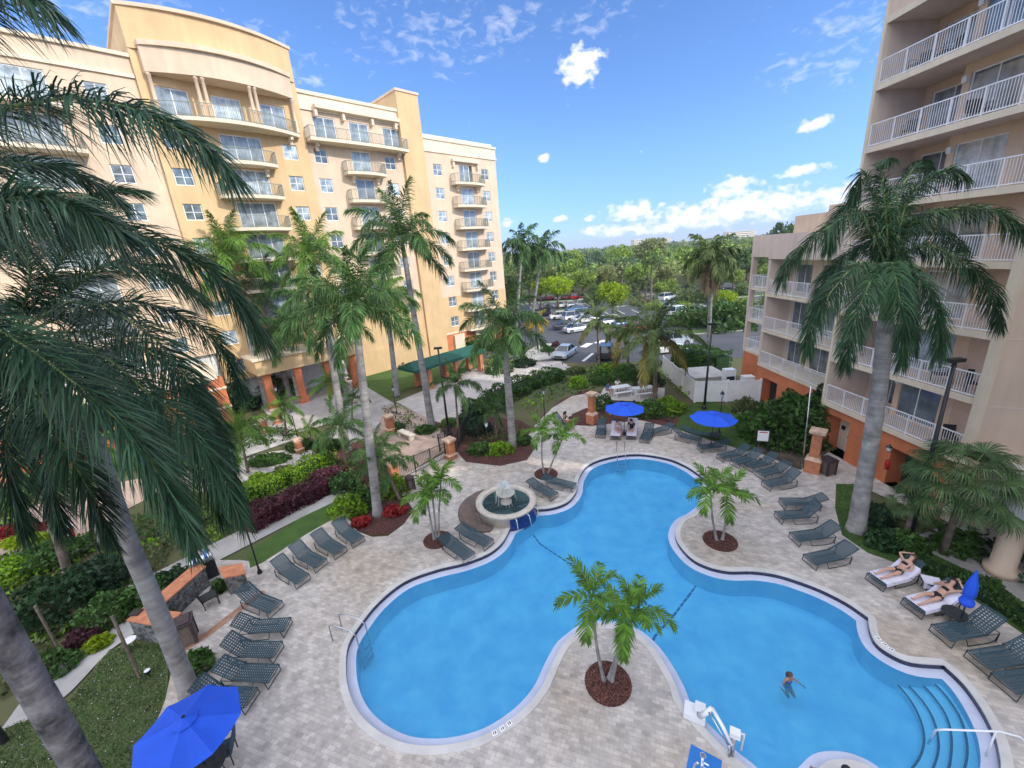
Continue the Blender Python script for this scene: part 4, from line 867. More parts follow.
def tree_mesh(seed, R=2.6, n=2600, size=.17, clumps=42, zs=.7, trunk_h=2.2, leaf='leaf_mid', bark='trunk_brown'):
    r = np.random.default_rng(seed); P = clump_cloud(n, R, clumps, r, size, zs); P[:, 2] += trunk_h+R*zs*.75
    V, F_ = cards(P, size, r); me = MB().np(V, F_).mesh('crown', leaf)
    tb = MB(); tb.tube([(0, 0, 0), (.05, 0, trunk_h*.6), (0, .05, trunk_h*1.1)], [R*.09, R*.065, R*.055], 8)
    for i in range(6):
        a = i*1.05+r.uniform(-.3, .3); h = trunk_h*r.uniform(.75, 1.05); e = R*.6; tb.tube([(0, 0, h), (math.cos(a)*e*.5, math.sin(a)*e*.5, h+e*.55), (math.cos(a)*e, math.sin(a)*e, h+e*.95)], [R*.04, R*.026, R*.01], 6)
    return me, tb.mesh('trunk', bark, True)
TREES = {}
for i, (k_, lf, n, sz, zs) in enumerate((('dark', 'leaf_mid', 3200, .17, .7), ('mid', 'far_mid', 3000, .17, .7), ('bright', 'far_bright', 3000, .16, .62), ('lime', 'leaf_lime', 3000, .16, .62), ('olive', 'far_olive', 2800, .18, .8), ('bluegreen', 'far_blue', 2800, .18, .75))):
    TREES[k_] = [tree_mesh(300+i*3+j, n=n, size=sz, zs=zs, leaf=lf) for j in range(2)]
def tree(label, loc, k_, sc=1.0, seed=0, name='leafy_tree', group=None, hs=1.0):
    t = thing(name, label, 'tree', loc, seed*1.7, group); c, tr = TREES[k_][seed % 2]; ob('crown', c, t); ob('trunk', tr, t); t.scale = (sc, sc, sc*hs); return t
def tree_px(label, u, vc, Y, rpx, k_, seed, hs=1.0, **kw):
    c = atY(u, vc, Y); R = rpx*Y*1.15/F; sc = R/2.6; cz = (2.2+2.6*.7*.75)*sc*hs
    if c.z > cz: hs = min(1.7, hs*c.z/cz); sc = max(sc, sc*c.z/(cz*hs)) if c.z > cz*hs else sc
    return tree(label, (c.x, Y, 0 if c.z >= cz*.6 else c.z-cz), k_, sc, seed, hs=hs, **kw)
gtr = 'trees in and around the parking lot'
for i, (lab, u, v, Y, r_, k_) in enumerate((
 ('round lime green tree behind the two far royal palms', 557, 284, 96, 15, 'lime'), ('low bright tree left of the round lime one', 540, 286, 102, 9, 'lime'), ('bright green tree right of the round lime one', 583, 277, 112, 13, 'bright'),
 ('round lime tree in the middle of the parked cars', 613, 303, 76, 17, 'lime'), ('wide bright tree in the second island of the parking lot', 640, 281, 106, 15, 'bright'), ('big dark tree left of the pink wing, behind the white fence', 722, 326, 62, 36, 'dark'),
 ('dark tree filling the gap behind the skirted palm', 688, 322, 66, 20, 'dark'), ('small lime tree above the big dark one', 725, 297, 86, 12, 'lime'), ('low bright tree seen through the pink wing corner', 747, 304, 72, 12, 'bright'), ('bright tree showing through the top balcony corner', 769, 275, 75, 11, 'bright'),
 ('bright tree behind the middle balcony corner', 772, 304, 66, 13, 'bright'), ('dark rounded tree beside the pink wing roof', 748, 262, 120, 14, 'dark'), ('olive tree beyond the last car row, left', 604, 281, 116, 12, 'olive'), ('olive tree beyond the last car row, right', 662, 279, 118, 14, 'olive'),
 ('tall bright tree above the parking lot at the left', 572, 262, 135, 13, 'bright'), ('tall bright tree on the horizon in the middle', 618, 256, 150, 13, 'bright'), ('broad olive tree on the horizon right of the middle', 650, 257, 150, 17, 'olive'), ('bright tree on the horizon behind the skirted palm', 688, 256, 140, 14, 'bright'),
 ('dark low tree between hotel corner and far palms', 512, 290, 82, 12, 'mid'), ('mid green tree right of the far palms', 528, 272, 105, 12, 'mid'), ('olive tree behind the far royal palms', 535, 262, 130, 12, 'olive'), ('broad mid green tree right of the sabal pair', 712, 275, 110, 14, 'mid'),
 ('bright tree under the skirted palm crown', 734, 275, 105, 10, 'bright'), ('bright tree between sabal pair and white vans', 666, 287, 100, 13, 'bright'), ('mid green tree left of the skirted palm trunk', 697, 300, 90, 12, 'mid'), ('olive tree above the small lime one', 733, 285, 112, 13, 'olive'),
 ('mid green tree far behind the skirted palm crown', 716, 264, 130, 14, 'mid'), ('bright tree above the sabal pair', 692, 270, 120, 12, 'bright'), ('mid green tree at the head of the second car row', 598, 291, 108, 10, 'mid'), ('olive tree right of the round lime tree', 629, 290, 112, 11, 'olive'), ('mid green tree beside the wing corner', 744, 290, 96, 10, 'mid'), ('small bright tree behind the coconut crowns', 655, 306, 84, 10, 'bright'), ('mid green tree between the car rows, left part', 592, 300, 93, 9, 'mid'), ('olive tree between the car rows right of the round lime tree', 638, 304, 93, 10, 'olive'), ('bright tree in the island by the silver van', 684, 308, 80, 11, 'bright'), ('mid green tree at the road behind the middle coconut palm', 622, 338, 60, 9, 'mid'), ('mid green tree right of the spreading coconut palm', 690, 344, 58, 12, 'mid'), ('dark tree behind the black off road car', 606, 330, 68, 8, 'dark'), ('blue green tree on the left horizon', 592, 262, 160, 11, 'bluegreen'), ('mid green tree by the road behind the round bushes', 640, 345, 58, 14, 'mid'), ('green tree peeking over the pink wing roof', 782, 238, 150, 13, 'dark'))):
    tree_px(lab, u, v, Y, r_, k_, i, group=gtr)
# far-off wood that reads as one mass
def far_wood():
    r = np.random.default_rng(5); VV = []; FF = []; KK = []; o = 0
    for i in range(1500):
        Y = 116*(11.0**(r.random()**1.0)); X = r.uniform(-.42, 1.15)*Y+r.uniform(-10, 10)
        R = r.uniform(3.2, 6.2)*(1+Y/900); h = r.uniform(4.0, 8.0)+ (1.0 if Y > 300 else 0); n = int(300 if Y < 220 else 150 if Y < 500 else 70)
        s = R*(.085 if Y < 220 else .12 if Y < 500 else .2); P = clump_cloud(n, R, 10 if n > 80 else 5, r, s, .62); P = P+np.array([X, Y, h])
        V, F_ = cards(P, s, r); VV.append(V); FF.append(F_+o); o += len(V); KK += [int(r.choice([0, 1, 1, 2, 2, 3, 3, 4], 1)[0])]*len(F_)
    V = np.concatenate(VV); F_ = np.concatenate(FF); me = D.meshes.new('distant_wood'); nv, nf = len(V), len(F_)
    me.vertices.add(nv); me.vertices.foreach_set('co', V.ravel()); me.loops.add(nf*4); me.loops.foreach_set('vertex_index', F_.ravel().astype(np.int32)); me.polygons.add(nf)
    me.polygons.foreach_set('loop_start', (np.arange(nf)*4).astype(np.int32)); me.polygons.foreach_set('loop_total', np.full(nf, 4, np.int32))
    for m_ in ('far_dark', 'far_mid', 'far_olive', 'far_bright', 'far_blue'): me.materials.append(M(m_))
    me.polygons.foreach_set('material_index', np.array(KK, np.int32)); me.update(calc_edges=True); o_ = ob('distant_wood', me); o_['kind'] = 'stuff'; o_['label'] = 'far-off wood reaching to the horizon'; o_['category'] = 'wood'
far_wood()
# bushes and hedges: a thing each
def bush(label, base, rx, ry, h, leaf, seed, n=900, size=.09, name='bush', z=0, group=None, rz=0):
    b = G(*base) if not isinstance(base, Vector) else base; r = np.random.default_rng(seed); t = thing(name, label, 'bush', (b.x, b.y, z), rz, group)
    d = unit(r.normal(0, 1, (n, 3))); d[:, 2] = np.abs(d[:, 2]); lump = 1+.13*np.sin(d[:, :1]*7+seed)*np.cos(d[:, 1:2]*6+seed*2)+.1*np.sin(d[:, 2:3]*9+seed)
    P = d*lump*(r.uniform(.35, 1, (n, 1))**.3)*np.array([rx, ry, h]); V, F_ = cards(P, size, r, .5); MB().np(V, F_).build('foliage', leaf, t)
    s = MB(); 
    for i in range(6): a = i*1.05; s.tube([(0, 0, 0), (rx*.3*math.cos(a), ry*.3*math.sin(a), h*.45), (rx*.6*math.cos(a), ry*.6*math.sin(a), h*.7)], [.03, .02, .008], 5)
    s.build('stem', 'trunk_brown', t); return t
def hedge(label, px_, w, h, leaf, seed, size=.07, dens=420, name='hedge', core='leaf_dark', wob=.12):
    P = catmull(gp(px_), 4, False); c = sum(P, Vector())/len(P); t = thing(name, label, 'hedge', (c.x, c.y, 0)); r = np.random.default_rng(seed); pts = []
    mb = MB()
    for a, b_ in zip(P[:-1], P[1:]):
        a = a-c; b_ = b_-c; a.z = b_.z = 0; l = (b_-a).length; tt = (b_-a)/l; nn = Vector((-tt.y, tt.x, 0)); n = int(dens*l*(w+2*h)*.5)
        u = r.uniform(-.02, 1.02, n); k_ = r.uniform(0, 1, n)*(w+2*h); s = np.where(k_ < h, -w/2, np.where(k_ > w+h, w/2, k_-h-w/2)); z = np.where(k_ < h, k_, np.where(k_ > w+h, w+2*h-k_, h))
        q_ = np.outer(u*l, tt)+np.outer(s, nn)+np.array(a)+np.outer(z, [0, 0, 1]); ph = np.linalg.norm(q_, axis=1)*2.1; q_ = q_+r.normal(0, .045, q_.shape)+np.stack([np.sin(ph)*wob*.5, np.cos(ph*1.3)*wob*.5, np.sin(ph*1.7)*wob*(z > .1)], 1); pts.append(q_)
        e = .72; mb.prism([(a+nn*w/2*e).to_tuple()[:2], (a-nn*w/2*e).to_tuple()[:2], (b_-nn*w/2*e).to_tuple()[:2], (b_+nn*w/2*e).to_tuple()[:2]], 0, h*.78)
    Pn = np.concatenate(pts); V, F_ = cards(Pn, size, r, .6); MB().np(V, F_).build('foliage', leaf, t); mb.build('woody_core', core, t)
    return t
hedge('clipped lime green hedge along the garden path above the left loungers', [(232, 512), (262, 495), (300, 477), (332, 462)], 1.1, .9, 'leaf_bright', 1)
hedge('burgundy leaved hedge running below the lime hedge', [(248, 532), (275, 515), (312, 497), (342, 478)], 1.3, .95, 'leaf_burgundy', 2, .09, core='leaf_burgundy')
hedge('clipped green hedge behind the white fence', [(672, 364), (700, 366), (722, 372)], 2.2, 2.0, 'leaf_mid', 3, .12, 200)
hedge('low green hedge behind the loungers at the right edge', [(905, 560), (950, 580), (1000, 608), (1050, 640)], .7, .45, 'leaf_mid', 4, .05, 600)
hedge('rounded shrub row along the right side of the brick walkway', [(470, 420), (500, 402), (530, 388), (560, 378)], 2.0, 1.1, 'leaf_mid', 5, .12, 200, wob=.3)
hedge('dark green shrub row behind the tall black fence by the plaza', [(462, 425), (485, 410), (505, 398)], 1.0, .9, 'leaf_bluegreen', 6, .11, 250, wob=.3)
hedge('low shrub border between green canopy and hotel wall', [(448, 350), (480, 348), (520, 352)], 2.5, 1.4, 'leaf_mid', 7, .14, 120, wob=.4)
hedge('green shrub border along the wall left of the canopy', [(340, 372), (375, 362), (430, 352)], 2.0, 1.5, 'leaf_bright', 8, .14, 120, wob=.4)
hedge('pale green hedge strip at the far left garden path', [(0, 500), (45, 492), (90, 478), (130, 462)], 1.6, .9, 'leaf_mid', 9, .12, 160, wob=.3)
bl = [
 ((600, 382), 1.3, 1.2, 1.3, 'leaf_mid', 'rounded clipped bush right of the curved path'), ((625, 378), 1.6, 1.3, 1.4, 'leaf_mid', 'clipped bush behind the far picnic area'), ((578, 386), 1.0, .9, 1.0, 'leaf_bright', 'small bright bush at the end of the brick walkway'),
 ((648, 384), 1.4, 1.3, 1.4, 'leaf_dark', 'dark bush under the spreading coconut palm'), ((610, 372), 1.5, 1.1, 1.0, 'leaf_bright', 'bright bush at the road edge below the slim coconut palm'), ((576, 373), 1.2, .9, .7, 'leaf_olive', 'low yellowish bush beside the silver car'),
 ((648, 415), 1.6, 1.0, 1.3, 'leaf_mid', 'leafy bush right behind the far blue umbrella'), ((668, 412), 1.4, 1.1, 1.2, 'leaf_bright', 'broad leaved bush at the lawn corner right of the far umbrella'), ((603, 408), 1.1, .8, 1.1, 'leaf_mid', 'leafy bush beside the far orange pillar'), ((627, 411), 1.2, .7, .8, 'leaf_dark', 'low dark bush directly behind the far umbrella'),
 ((500, 452), 1.0, .7, .7, 'leaf_bright', 'bright bush in the oval mulch bed above the fountain'), ((480, 452), .9, .7, .7, 'leaf_mid', 'low green bush at the left of the oval mulch bed'), ((522, 443), .8, .6, .8, 'leaf_mid', 'bush at the right of the oval mulch bed'), ((478, 432), 1.2, .9, 1.2, 'leaf_bluegreen', 'blue green bush behind the oval bed'),
 ((350, 512), 1.1, .8, 1.0, 'leaf_bright', 'bright bush at the left end of the mulch bed by the loungers'), ((365, 503), .9, .9, .9, 'leaf_mid', 'green bush left of the leaning palm trunk'), ((395, 492), .9, .9, 1.0, 'leaf_bright', 'bright bush between leaning palm and orange gate pillar'), ((345, 488), 1.0, .9, 1.1, 'leaf_royal', 'dark bush above the mulch bed by the lime hedge'),
 ((362, 524), .55, .4, .4, 'leaf_red', 'red leaved bush left of the leaning palm foot'), ((394, 513), .7, .45, .45, 'leaf_red', 'red leaved bush right of the leaning palm foot'),
 ((200, 668), .5, .5, .7, 'leaf_mid', 'small round bush beside the second nearest palm'), ((220, 590), .3, .3, .5, 'leaf_mid', 'small bush behind the grill'),
 ((60, 612), 1.7, 1.5, 1.5, 'leaf_dark', 'big rounded dark bush left of the second nearest palm'), ((100, 585), 1.5, 1.2, 1.3, 'leaf_bluegreen', 'rounded bush behind the big dark one'), ((110, 618), 1.0, 1.0, 1.1, 'leaf_mid', 'leafy bush touching the left side of the second nearest palm'), ((85, 640), .6, .5, .6, 'leaf_burgundy', 'burgundy bush between the thin stakes'),
 ((98, 645), .5, .4, .3, 'leaf_lime', 'low lime edging plant by the lawn corner'), ((55, 668), .8, .6, .6, 'leaf_mid', 'green bush left of the thin stakes by the path'), ((150, 600), 1.0, .8, 1.1, 'leaf_mid', 'leafy bush behind the stone bar'), ((178, 588), 1.0, .7, 1.0, 'leaf_dark', 'dark bush behind the middle of the stone bar'), ((160, 622), .6, .4, .8, 'leaf_bluegreen', 'narrow bush at the left end of the stone bar'),
 ((50, 560), 1.8, 1.4, .9, 'leaf_mid', 'wide low bush under the dark leaning palm'), ((15, 575), 1.4, 1.2, .8, 'leaf_bright', 'low bright bush at the left edge above the big trunk'), ((20, 533), 1.4, .8, .5, 'leaf_red', 'red flower bush at the far left path'), ((28, 542), 1.4, .6, .4, 'leaf_lime', 'yellow flower bush below the red one'), ((6, 512), 1.2, .8, .4, 'leaf_lime', 'yellow flower bush at the left edge by the path'),
 ((300, 448), 1.1, .9, .6, 'leaf_mid', 'low bush at the foot of the garden lamp post'), ((270, 462), 1.6, .9, .6, 'leaf_mid', 'wide low bush left of the garden lamp post'), ((330, 448), 1.0, .9, .7, 'leaf_mid', 'low bush right of the garden lamp post'), ((285, 474), .9, .5, .6, 'leaf_olive', 'pale variegated plant above the lime hedge'), ((262, 482), .9, .5, .6, 'leaf_bright', 'light green plant left of the variegated one'),
 ((400, 362), 1.8, 1.2, 1.6, 'leaf_mid', 'rounded bush against the hotel wall left of the tallest palm'), ((372, 368), 1.7, 1.2, 1.7, 'leaf_bright', 'bright cubic bush left of the lawn palm'), ((500, 372), 1.8, 1.3, 1.3, 'leaf_mid', 'bush at the right end of the green canopy'), ((524, 366), 1.5, 1.2, 1.1, 'leaf_dark', 'dark bush between canopy and silver car'),
 ((548, 352), 1.0, .8, .8, 'leaf_mid', 'small bush on the kerbed island'), ((556, 348), .8, .7, .9, 'leaf_burgundy', 'reddish round bush on the kerbed island'), ((450, 425), .8, .5, .6, 'leaf_royal_bright', 'strappy plant at the foot of the black pole'), ((425, 432), .9, .6, .6, 'leaf_mid', 'low plant beside the stone bench'), ((398, 430), .7, .5, .7, 'leaf_royal', 'spiky plant left of the stone bench'),
 ((745, 412), 1.0, .8, 1.3, 'leaf_olive', 'straggly brownish bush against the white fence'),
 ((885, 545), .8, .6, .7, 'leaf_dark', 'dark strappy plant right of the big royal palm foot'), ((905, 548), .8, .7, .7, 'leaf_mid', 'low bush behind the first sunbather'), ((876, 522), .6, .6, .9, 'leaf_bluegreen', 'spiky plant beside the big royal palm foot'), ((955, 548), .9, .7, .8, 'leaf_mid', 'ferny bush left of the round beige column'), ((985, 590), .6, .4, .5, 'leaf_mid', 'small bush before the round beige column')]
for i, (bs, rx, ry, h, lf, lab) in enumerate(bl): bush(lab, bs, rx, ry, h, lf, 400+i, n=int(420+700*min(2.5, rx*ry)), size=.085+.02*rx)
# the big broad leaved thicket at the foot of the apartment wing
for i, (u, v, rx, ry, h, lab) in enumerate(((790, 442, 2.3, 1.8, 3.6, 'tallest dome of dense dark green foliage between pillar and pink wing'), (762, 436, 1.7, 1.3, 2.2, 'lower left dome of dense foliage behind the notice board'), (818, 432, 1.7, 1.6, 3.0, 'right dome of dense foliage touching the apartment tower'))):
    bush(lab, (u, v), rx, ry, h, 'leaf_mid' if i < 2 else 'leaf_dark', 700+i, n=4200, size=.16, name='dense_shrub')
bush('dark dense shrub left of the portico pillars', (272, 398), 2.6, 1.8, 3.2, 'leaf_mid', 771, n=3600, size=.16, name='dense_shrub'); bush('dark dense shrub right of the orange pilasters', (240, 410), 2.0, 1.5, 2.4, 'leaf_dark', 772, n=2600, size=.15, name='dense_shrub')
# fan palm in front of the covered walk
def fan_leaf(R=1.0, n=22, seed=0):
    r = np.random.default_rng(seed); mb = MB()
    for i in range(n):
        a = (i/(n-1)-.5)*3.9+r.uniform(-.04, .04); d = Vector((math.cos(a), math.sin(a), 0)); s = Vector((-d.y, d.x, 0)); L_ = R*(1-.18*abs(a)/2)*r.uniform(.92, 1.05)
        p0 = d*.05; p1 = d*L_*.55+Vector((0, 0, .05)); p2 = d*L_*.85-Vector((0, 0, .12*R)); p3 = d*L_-Vector((0, 0, .38*R)); w = .028*R
        mb.add([p0-s*.01, p0+s*.01, p1+s*w, p1-s*w, p2+s*w*.6, p2-s*w*.6, p3], [(0, 1, 2, 3), (3, 2, 4, 5), (5, 4, 6)])
    return mb
FAN = [fan_leaf(1.0, 30, s).mesh('fan_leaf', 'leaf_fan') for s in range(4)]
def fan_palm(label, base, cz, R, n, seed, hub=.5):
    t = thing('fan_palm', label, 'palm tree', base, 0); r = random.Random(seed); c = Vector((0, 0, cz)); m = MB(); m.tube([(0, 0, -.03), (.05, 0, cz*.5), c], [.13, .11, .09], 10); m.build('trunk', 'trunk_brown', t, True)
    for i in range(n):
        e = R_(72-105*(i+.5)/n); a = i*2.39996; L_ = R*r.uniform(.55, .75); d = Vector((math.cos(a)*math.cos(e), math.sin(a)*math.cos(e), math.sin(e))); tip = c+d*L_-Vector((0, 0, .12*L_))
        s = MB(); s.tube([c, c+d*L_*.5+Vector((0, 0, .05)), tip], [.022, .016, .01], 5); o = s.build('leaf_stalk', 'rachis', t); 
        f = ob('fan_leaf', FAN[i % 4], t, tip); f.scale = (R*.40,)*3; f.rotation_euler = (r.uniform(-.3, .3), -e*.8+.45, a)
    return t
pp = atY(965, 478, 13.6); fan_palm('wide fan palm hiding the covered walk at the right edge', (pp.x, 13.6, -.03), pp.z-.1, 2.1, 46, 5)
pp = atY(915, 497, 14.4); fan_palm('smaller fan palm left of the wide one', (pp.x, 14.4, -.03), max(1.0, pp.z-.3), 1.0, 20, 6)
#'fan palm crown at the very right edge under the apricot wall', (pp.x, 12.6, -.03), pp.z, 1.7, 22, 7)

# low planting nobody could count
def in_poly(P, x, y):
    c = np.zeros(len(x), bool); j = len(P)-1
    for i in range(len(P)):
        xi, yi, xj, yj = P[i].x, P[i].y, P[j].x, P[j].y
        c ^= ((yi > y) != (yj > y)) & (x < (xj-xi)*(y-yi)/(yj-yi+1e-12)+xi); j = i
    return c
def scatter(name, label, polys, n, size, h, leafs, seed, clump=.35, up=.8):
    r = np.random.default_rng(seed); PP = []
    for px_ in polys:
        P = gp(px_); xs = [p.x for p in P]; ys = [p.y for p in P]; ar = (max(xs)-min(xs))*(max(ys)-min(ys)); k = int(n*ar/100)
        x = r.uniform(min(xs), max(xs), k); y = r.uniform(min(ys), max(ys), k)
        dn = np.sin(x*1.3+seed)*np.cos(y*1.1+seed*2)+.5*np.sin(x*3.1+y*2.3); m = in_poly(P, x, y) & (dn > clump-1+r.uniform(-.3, .3, k)); PP.append(np.stack([x[m], y[m], h*r.uniform(.05, 1, m.sum())*(.5+.5*np.clip(dn[m], 0, 1))], 1))
    C = np.concatenate(PP); mb = MB(); w = (np.sin(C[:, 0]*.9+seed)+np.cos(C[:, 1]*1.1)+r.normal(0, .4, len(C)))
    qs = np.quantile(w, np.linspace(0, 1, len(leafs)+1))
    for i in range(len(leafs)):
        s = C[(w >= qs[i]) & (w <= qs[i+1])]; V, F_ = cards(s, size, r, up); mb.np(V, F_, i)
    o = mb.build(name, list(leafs)); o['kind'] = 'stuff'; o['label'] = label; o['category'] = 'ground cover'; return o
scatter('ground_cover', 'low mixed planting between the garden paths on the left', [[(-60,600),(-20,560),(60,545),(130,520),(200,500),(240,490),(245,520),(240,530),(180,560),(120,590),(60,640),(20,690),(-40,720)], [(200,440),(250,420),(300,432),(290,440),(240,450),(205,468),(150,480)], [(-20,500),(60,480),(150,455),(200,430),(200,450),(120,478),(40,500),(0,540)]], 6500, .12, .5, ('leaf_mid', 'leaf_dark', 'leaf_bright', 'leaf_olive'), 11, .1)
scatter('ground_cover', 'planting around the plaza and the leaning palm', [[(300,455),(350,448),(380,462),(395,482),(405,500),(380,505),(345,500),(340,478),(300,470)], [(400,405),(430,425),(450,432),(440,440),(395,425),(380,408)], [(455,440),(520,425),(530,440),(500,450),(460,445)]], 3600, .10, .45, ('leaf_mid', 'leaf_royal', 'leaf_bright', 'leaf_dark'), 12, .1)
scatter('ground_cover', 'shrubby planting along the brick walkway and behind the far umbrella', [[(520,405),(560,384),(590,372),(660,372),(700,385),(690,400),(665,385),(600,386),(590,392),(560,398),(535,415)], [(560,370),(600,366),(680,362),(680,372),(600,374)], [(598,404),(676,408),(680,424),(640,418),(600,420)]], 1500, .16, .8, ('leaf_mid', 'leaf_dark', 'leaf_mid', 'leaf_bright'), 13, .4)
scatter('ground_cover', 'strappy planting at the foot of the right hand palms', [[(862,520),(880,510),(920,520),(1000,540),(1060,570),(1060,610),(1000,578),(930,550),(885,545)]], 3800, .13, .5, ('leaf_mid', 'leaf_dark', 'leaf_bluegreen'), 14, .15)
scatter('ground_cover', 'planting against the hotel wall and behind the green canopy', [[(330,392),(365,368),(440,345),(530,345),(545,352),(520,366),(480,368),(470,362),(400,368),(365,374)]], 700, .2, .8, ('leaf_mid', 'leaf_bright', 'leaf_dark'), 15, .3)
def blades(name, label, polys, n, seed, h=.05, m1='grass', flowers=0):
    r = np.random.default_rng(seed); PP = []
    for px_ in polys:
        P = gp(px_); xs = [p.x for p in P]; ys = [p.y for p in P]; ar = (max(xs)-min(xs))*(max(ys)-min(ys)); k = int(n*ar)
        x = r.uniform(min(xs), max(xs), k); y = r.uniform(min(ys), max(ys), k); m = in_poly(P, x, y); PP.append(np.stack([x[m], y[m], np.zeros(m.sum())], 1))
    C = np.concatenate(PP); k = len(C); a = r.uniform(0, 2*PI, k); w = np.stack([np.cos(a), np.sin(a), 0*a], 1)*.012; t_ = np.stack([r.normal(0, .02, k), r.normal(0, .02, k), h*r.uniform(.5, 1.3, k)], 1)
    C[:, 2] = .006; V = np.stack([C-w, C+w, C+w*.2+t_, C-w*.2+t_], 1).reshape(-1, 3); F_ = (np.arange(k)*4)[:, None]+np.arange(4)[None]; mb = MB().np(V, F_, 0)
    if flowers:
        idx = r.integers(0, k, flowers); c = C[idx]+np.array([0, 0, h*1.1]); V, F_ = cards(c, .018, r, 3.0); mb.np(V, F_, 1)
    o = mb.build(name, [m1, 'towel']); o['kind'] = 'stuff'; o['label'] = label; o['category'] = 'grass'
blades('grass_blades', 'short lawn grass with small white petals at the lower left', [[(-80,760),(0,730),(70,700),(110,650),(165,640),(168,662),(165,700),(140,760),(100,880),(-100,900)]], 900, 21, .05, mat('blade', (.075, .14, .03), .9, .3, 2, isl=.4), 260)
blades('grass_blades', 'short lawn grass right of the pool and by the umbrella', [[(836,484),(835,508),(842,535),(868,553),(905,566),(960,590),(1010,625),(1060,660),(1060,630),(1000,585),(930,553),(880,525),(866,500),(858,484)], [(676,429),(720,443),(748,452),(765,440),(752,420),(735,408),(700,400),(682,408)]], 420, 22, .05, 'blade')
# ------------------------------------------------------------------ furniture
def lounger_data():
    f = MB(); W2_ = .31
    for s in (-1, 1): f.tube([(.02, s*W2_, .30), (.9, s*W2_, .33), (1.28, s*W2_, .33)], .018, 6)
    f.tube([(.02, -W2_, .30), (.0, 0, .29), (.02, W2_, .30)], .018, 6)
    back = MB(); ang = R_(38); c, s_ = math.cos(ang), math.sin(ang)
    for s in (-1, 1): back.tube([(1.22, s*W2_, .34), (1.22+.78*c, s*W2_, .34+.78*s_)], .018, 6)
    back.tube([(1.22+.78*c, -W2_, .34+.78*s_), (1.22+.8*c, 0, .34+.8*s_), (1.22+.78*c, W2_, .34+.78*s_)], .018, 6)
    legs = []
    l = MB(); l.tube([(.12, -W2_-.03, .31), (.05, -W2_-.03, .04), (.08, 0, .02), (.05, W2_+.03, .04), (.12, W2_+.03, .31)], .016, 6); legs.append(l)
    for s in (-1, 1): l = MB(); l.tube([(.5, s*(W2_+.03), .31), (.62, s*(W2_+.03), .03), (1.35, s*(W2_+.03), .02), (1.55, s*(W2_+.03), .1), (1.62, s*(W2_+.03), .36), (1.22, s*(W2_+.03), .36)], .015, 6); legs.append(l)
    l = MB(); l.tube([(1.6, -W2_-.03, .02), (1.64, -W2_-.03, .38), (1.62, 0, .4), (1.64, W2_+.03, .38), (1.6, W2_+.03, .02)], .016, 6); legs.append(l)
    st = MB()
    for i in range(15): x = .05+i*.082; st.box(x, x+.044, -W2_, W2_, .318, .328)
    for i in range(7): y = -W2_+.02+i*.088; st.box(.03, 1.26, y, y+.040, .3285, .333)
    bs = MB(); T = Matrix.Translation((1.22, 0, .345)) @ Matrix.Rotation(-ang, 4, 'Y')
    for i in range(9): x = .04+i*.084; bs.box(x, x+.042, -W2_, W2_, 0, .009, T=T)
    for i in range(7): y = -W2_+.02+i*.088; bs.box(.02, .78, y, y+.040, .0095, .014, T=T)
    return dict(frame=f.mesh('frame', 'chair_frame', True), back_frame=back.mesh('back_frame', 'chair_frame', True), legs=[q.mesh('leg', 'chair_frame', True) for q in legs], seat=st.mesh('seat', 'sling'), backrest=bs.mesh('backrest', 'sling'))
LD = lounger_data()
def lounger(label, foot, head, group='strap loungers round the pool', flat=0):
    a = G(foot[0], foot[1], .32); b = G(head[0], head[1], .62); d = b-a; rz = math.atan2(d.y, d.x); m = (a+b)/2; u = Vector((math.cos(rz), math.sin(rz), 0)); loc = m-u*.95; loc.z = 0
    t = thing('sun_lounger', label, 'sun lounger', loc, rz, group); fr_ = ob('frame', LD['frame'], t); ob('seat', LD['seat'], t)
    if flat:
        e = D.objects.new('x', None)
    bk = ob('backrest', LD['backrest'], t); bf = ob('back_frame', LD['back_frame'], bk)
    if flat:
        D.objects.remove(e)
        piv = Vector((1.22, 0, .345)); rot = Matrix.Translation(piv) @ Matrix.Rotation(R_(flat), 4, 'Y') @ Matrix.Translation(-piv); bk.matrix_local = rot
    for l in LD['legs']: ob('leg', l, t)
    return t
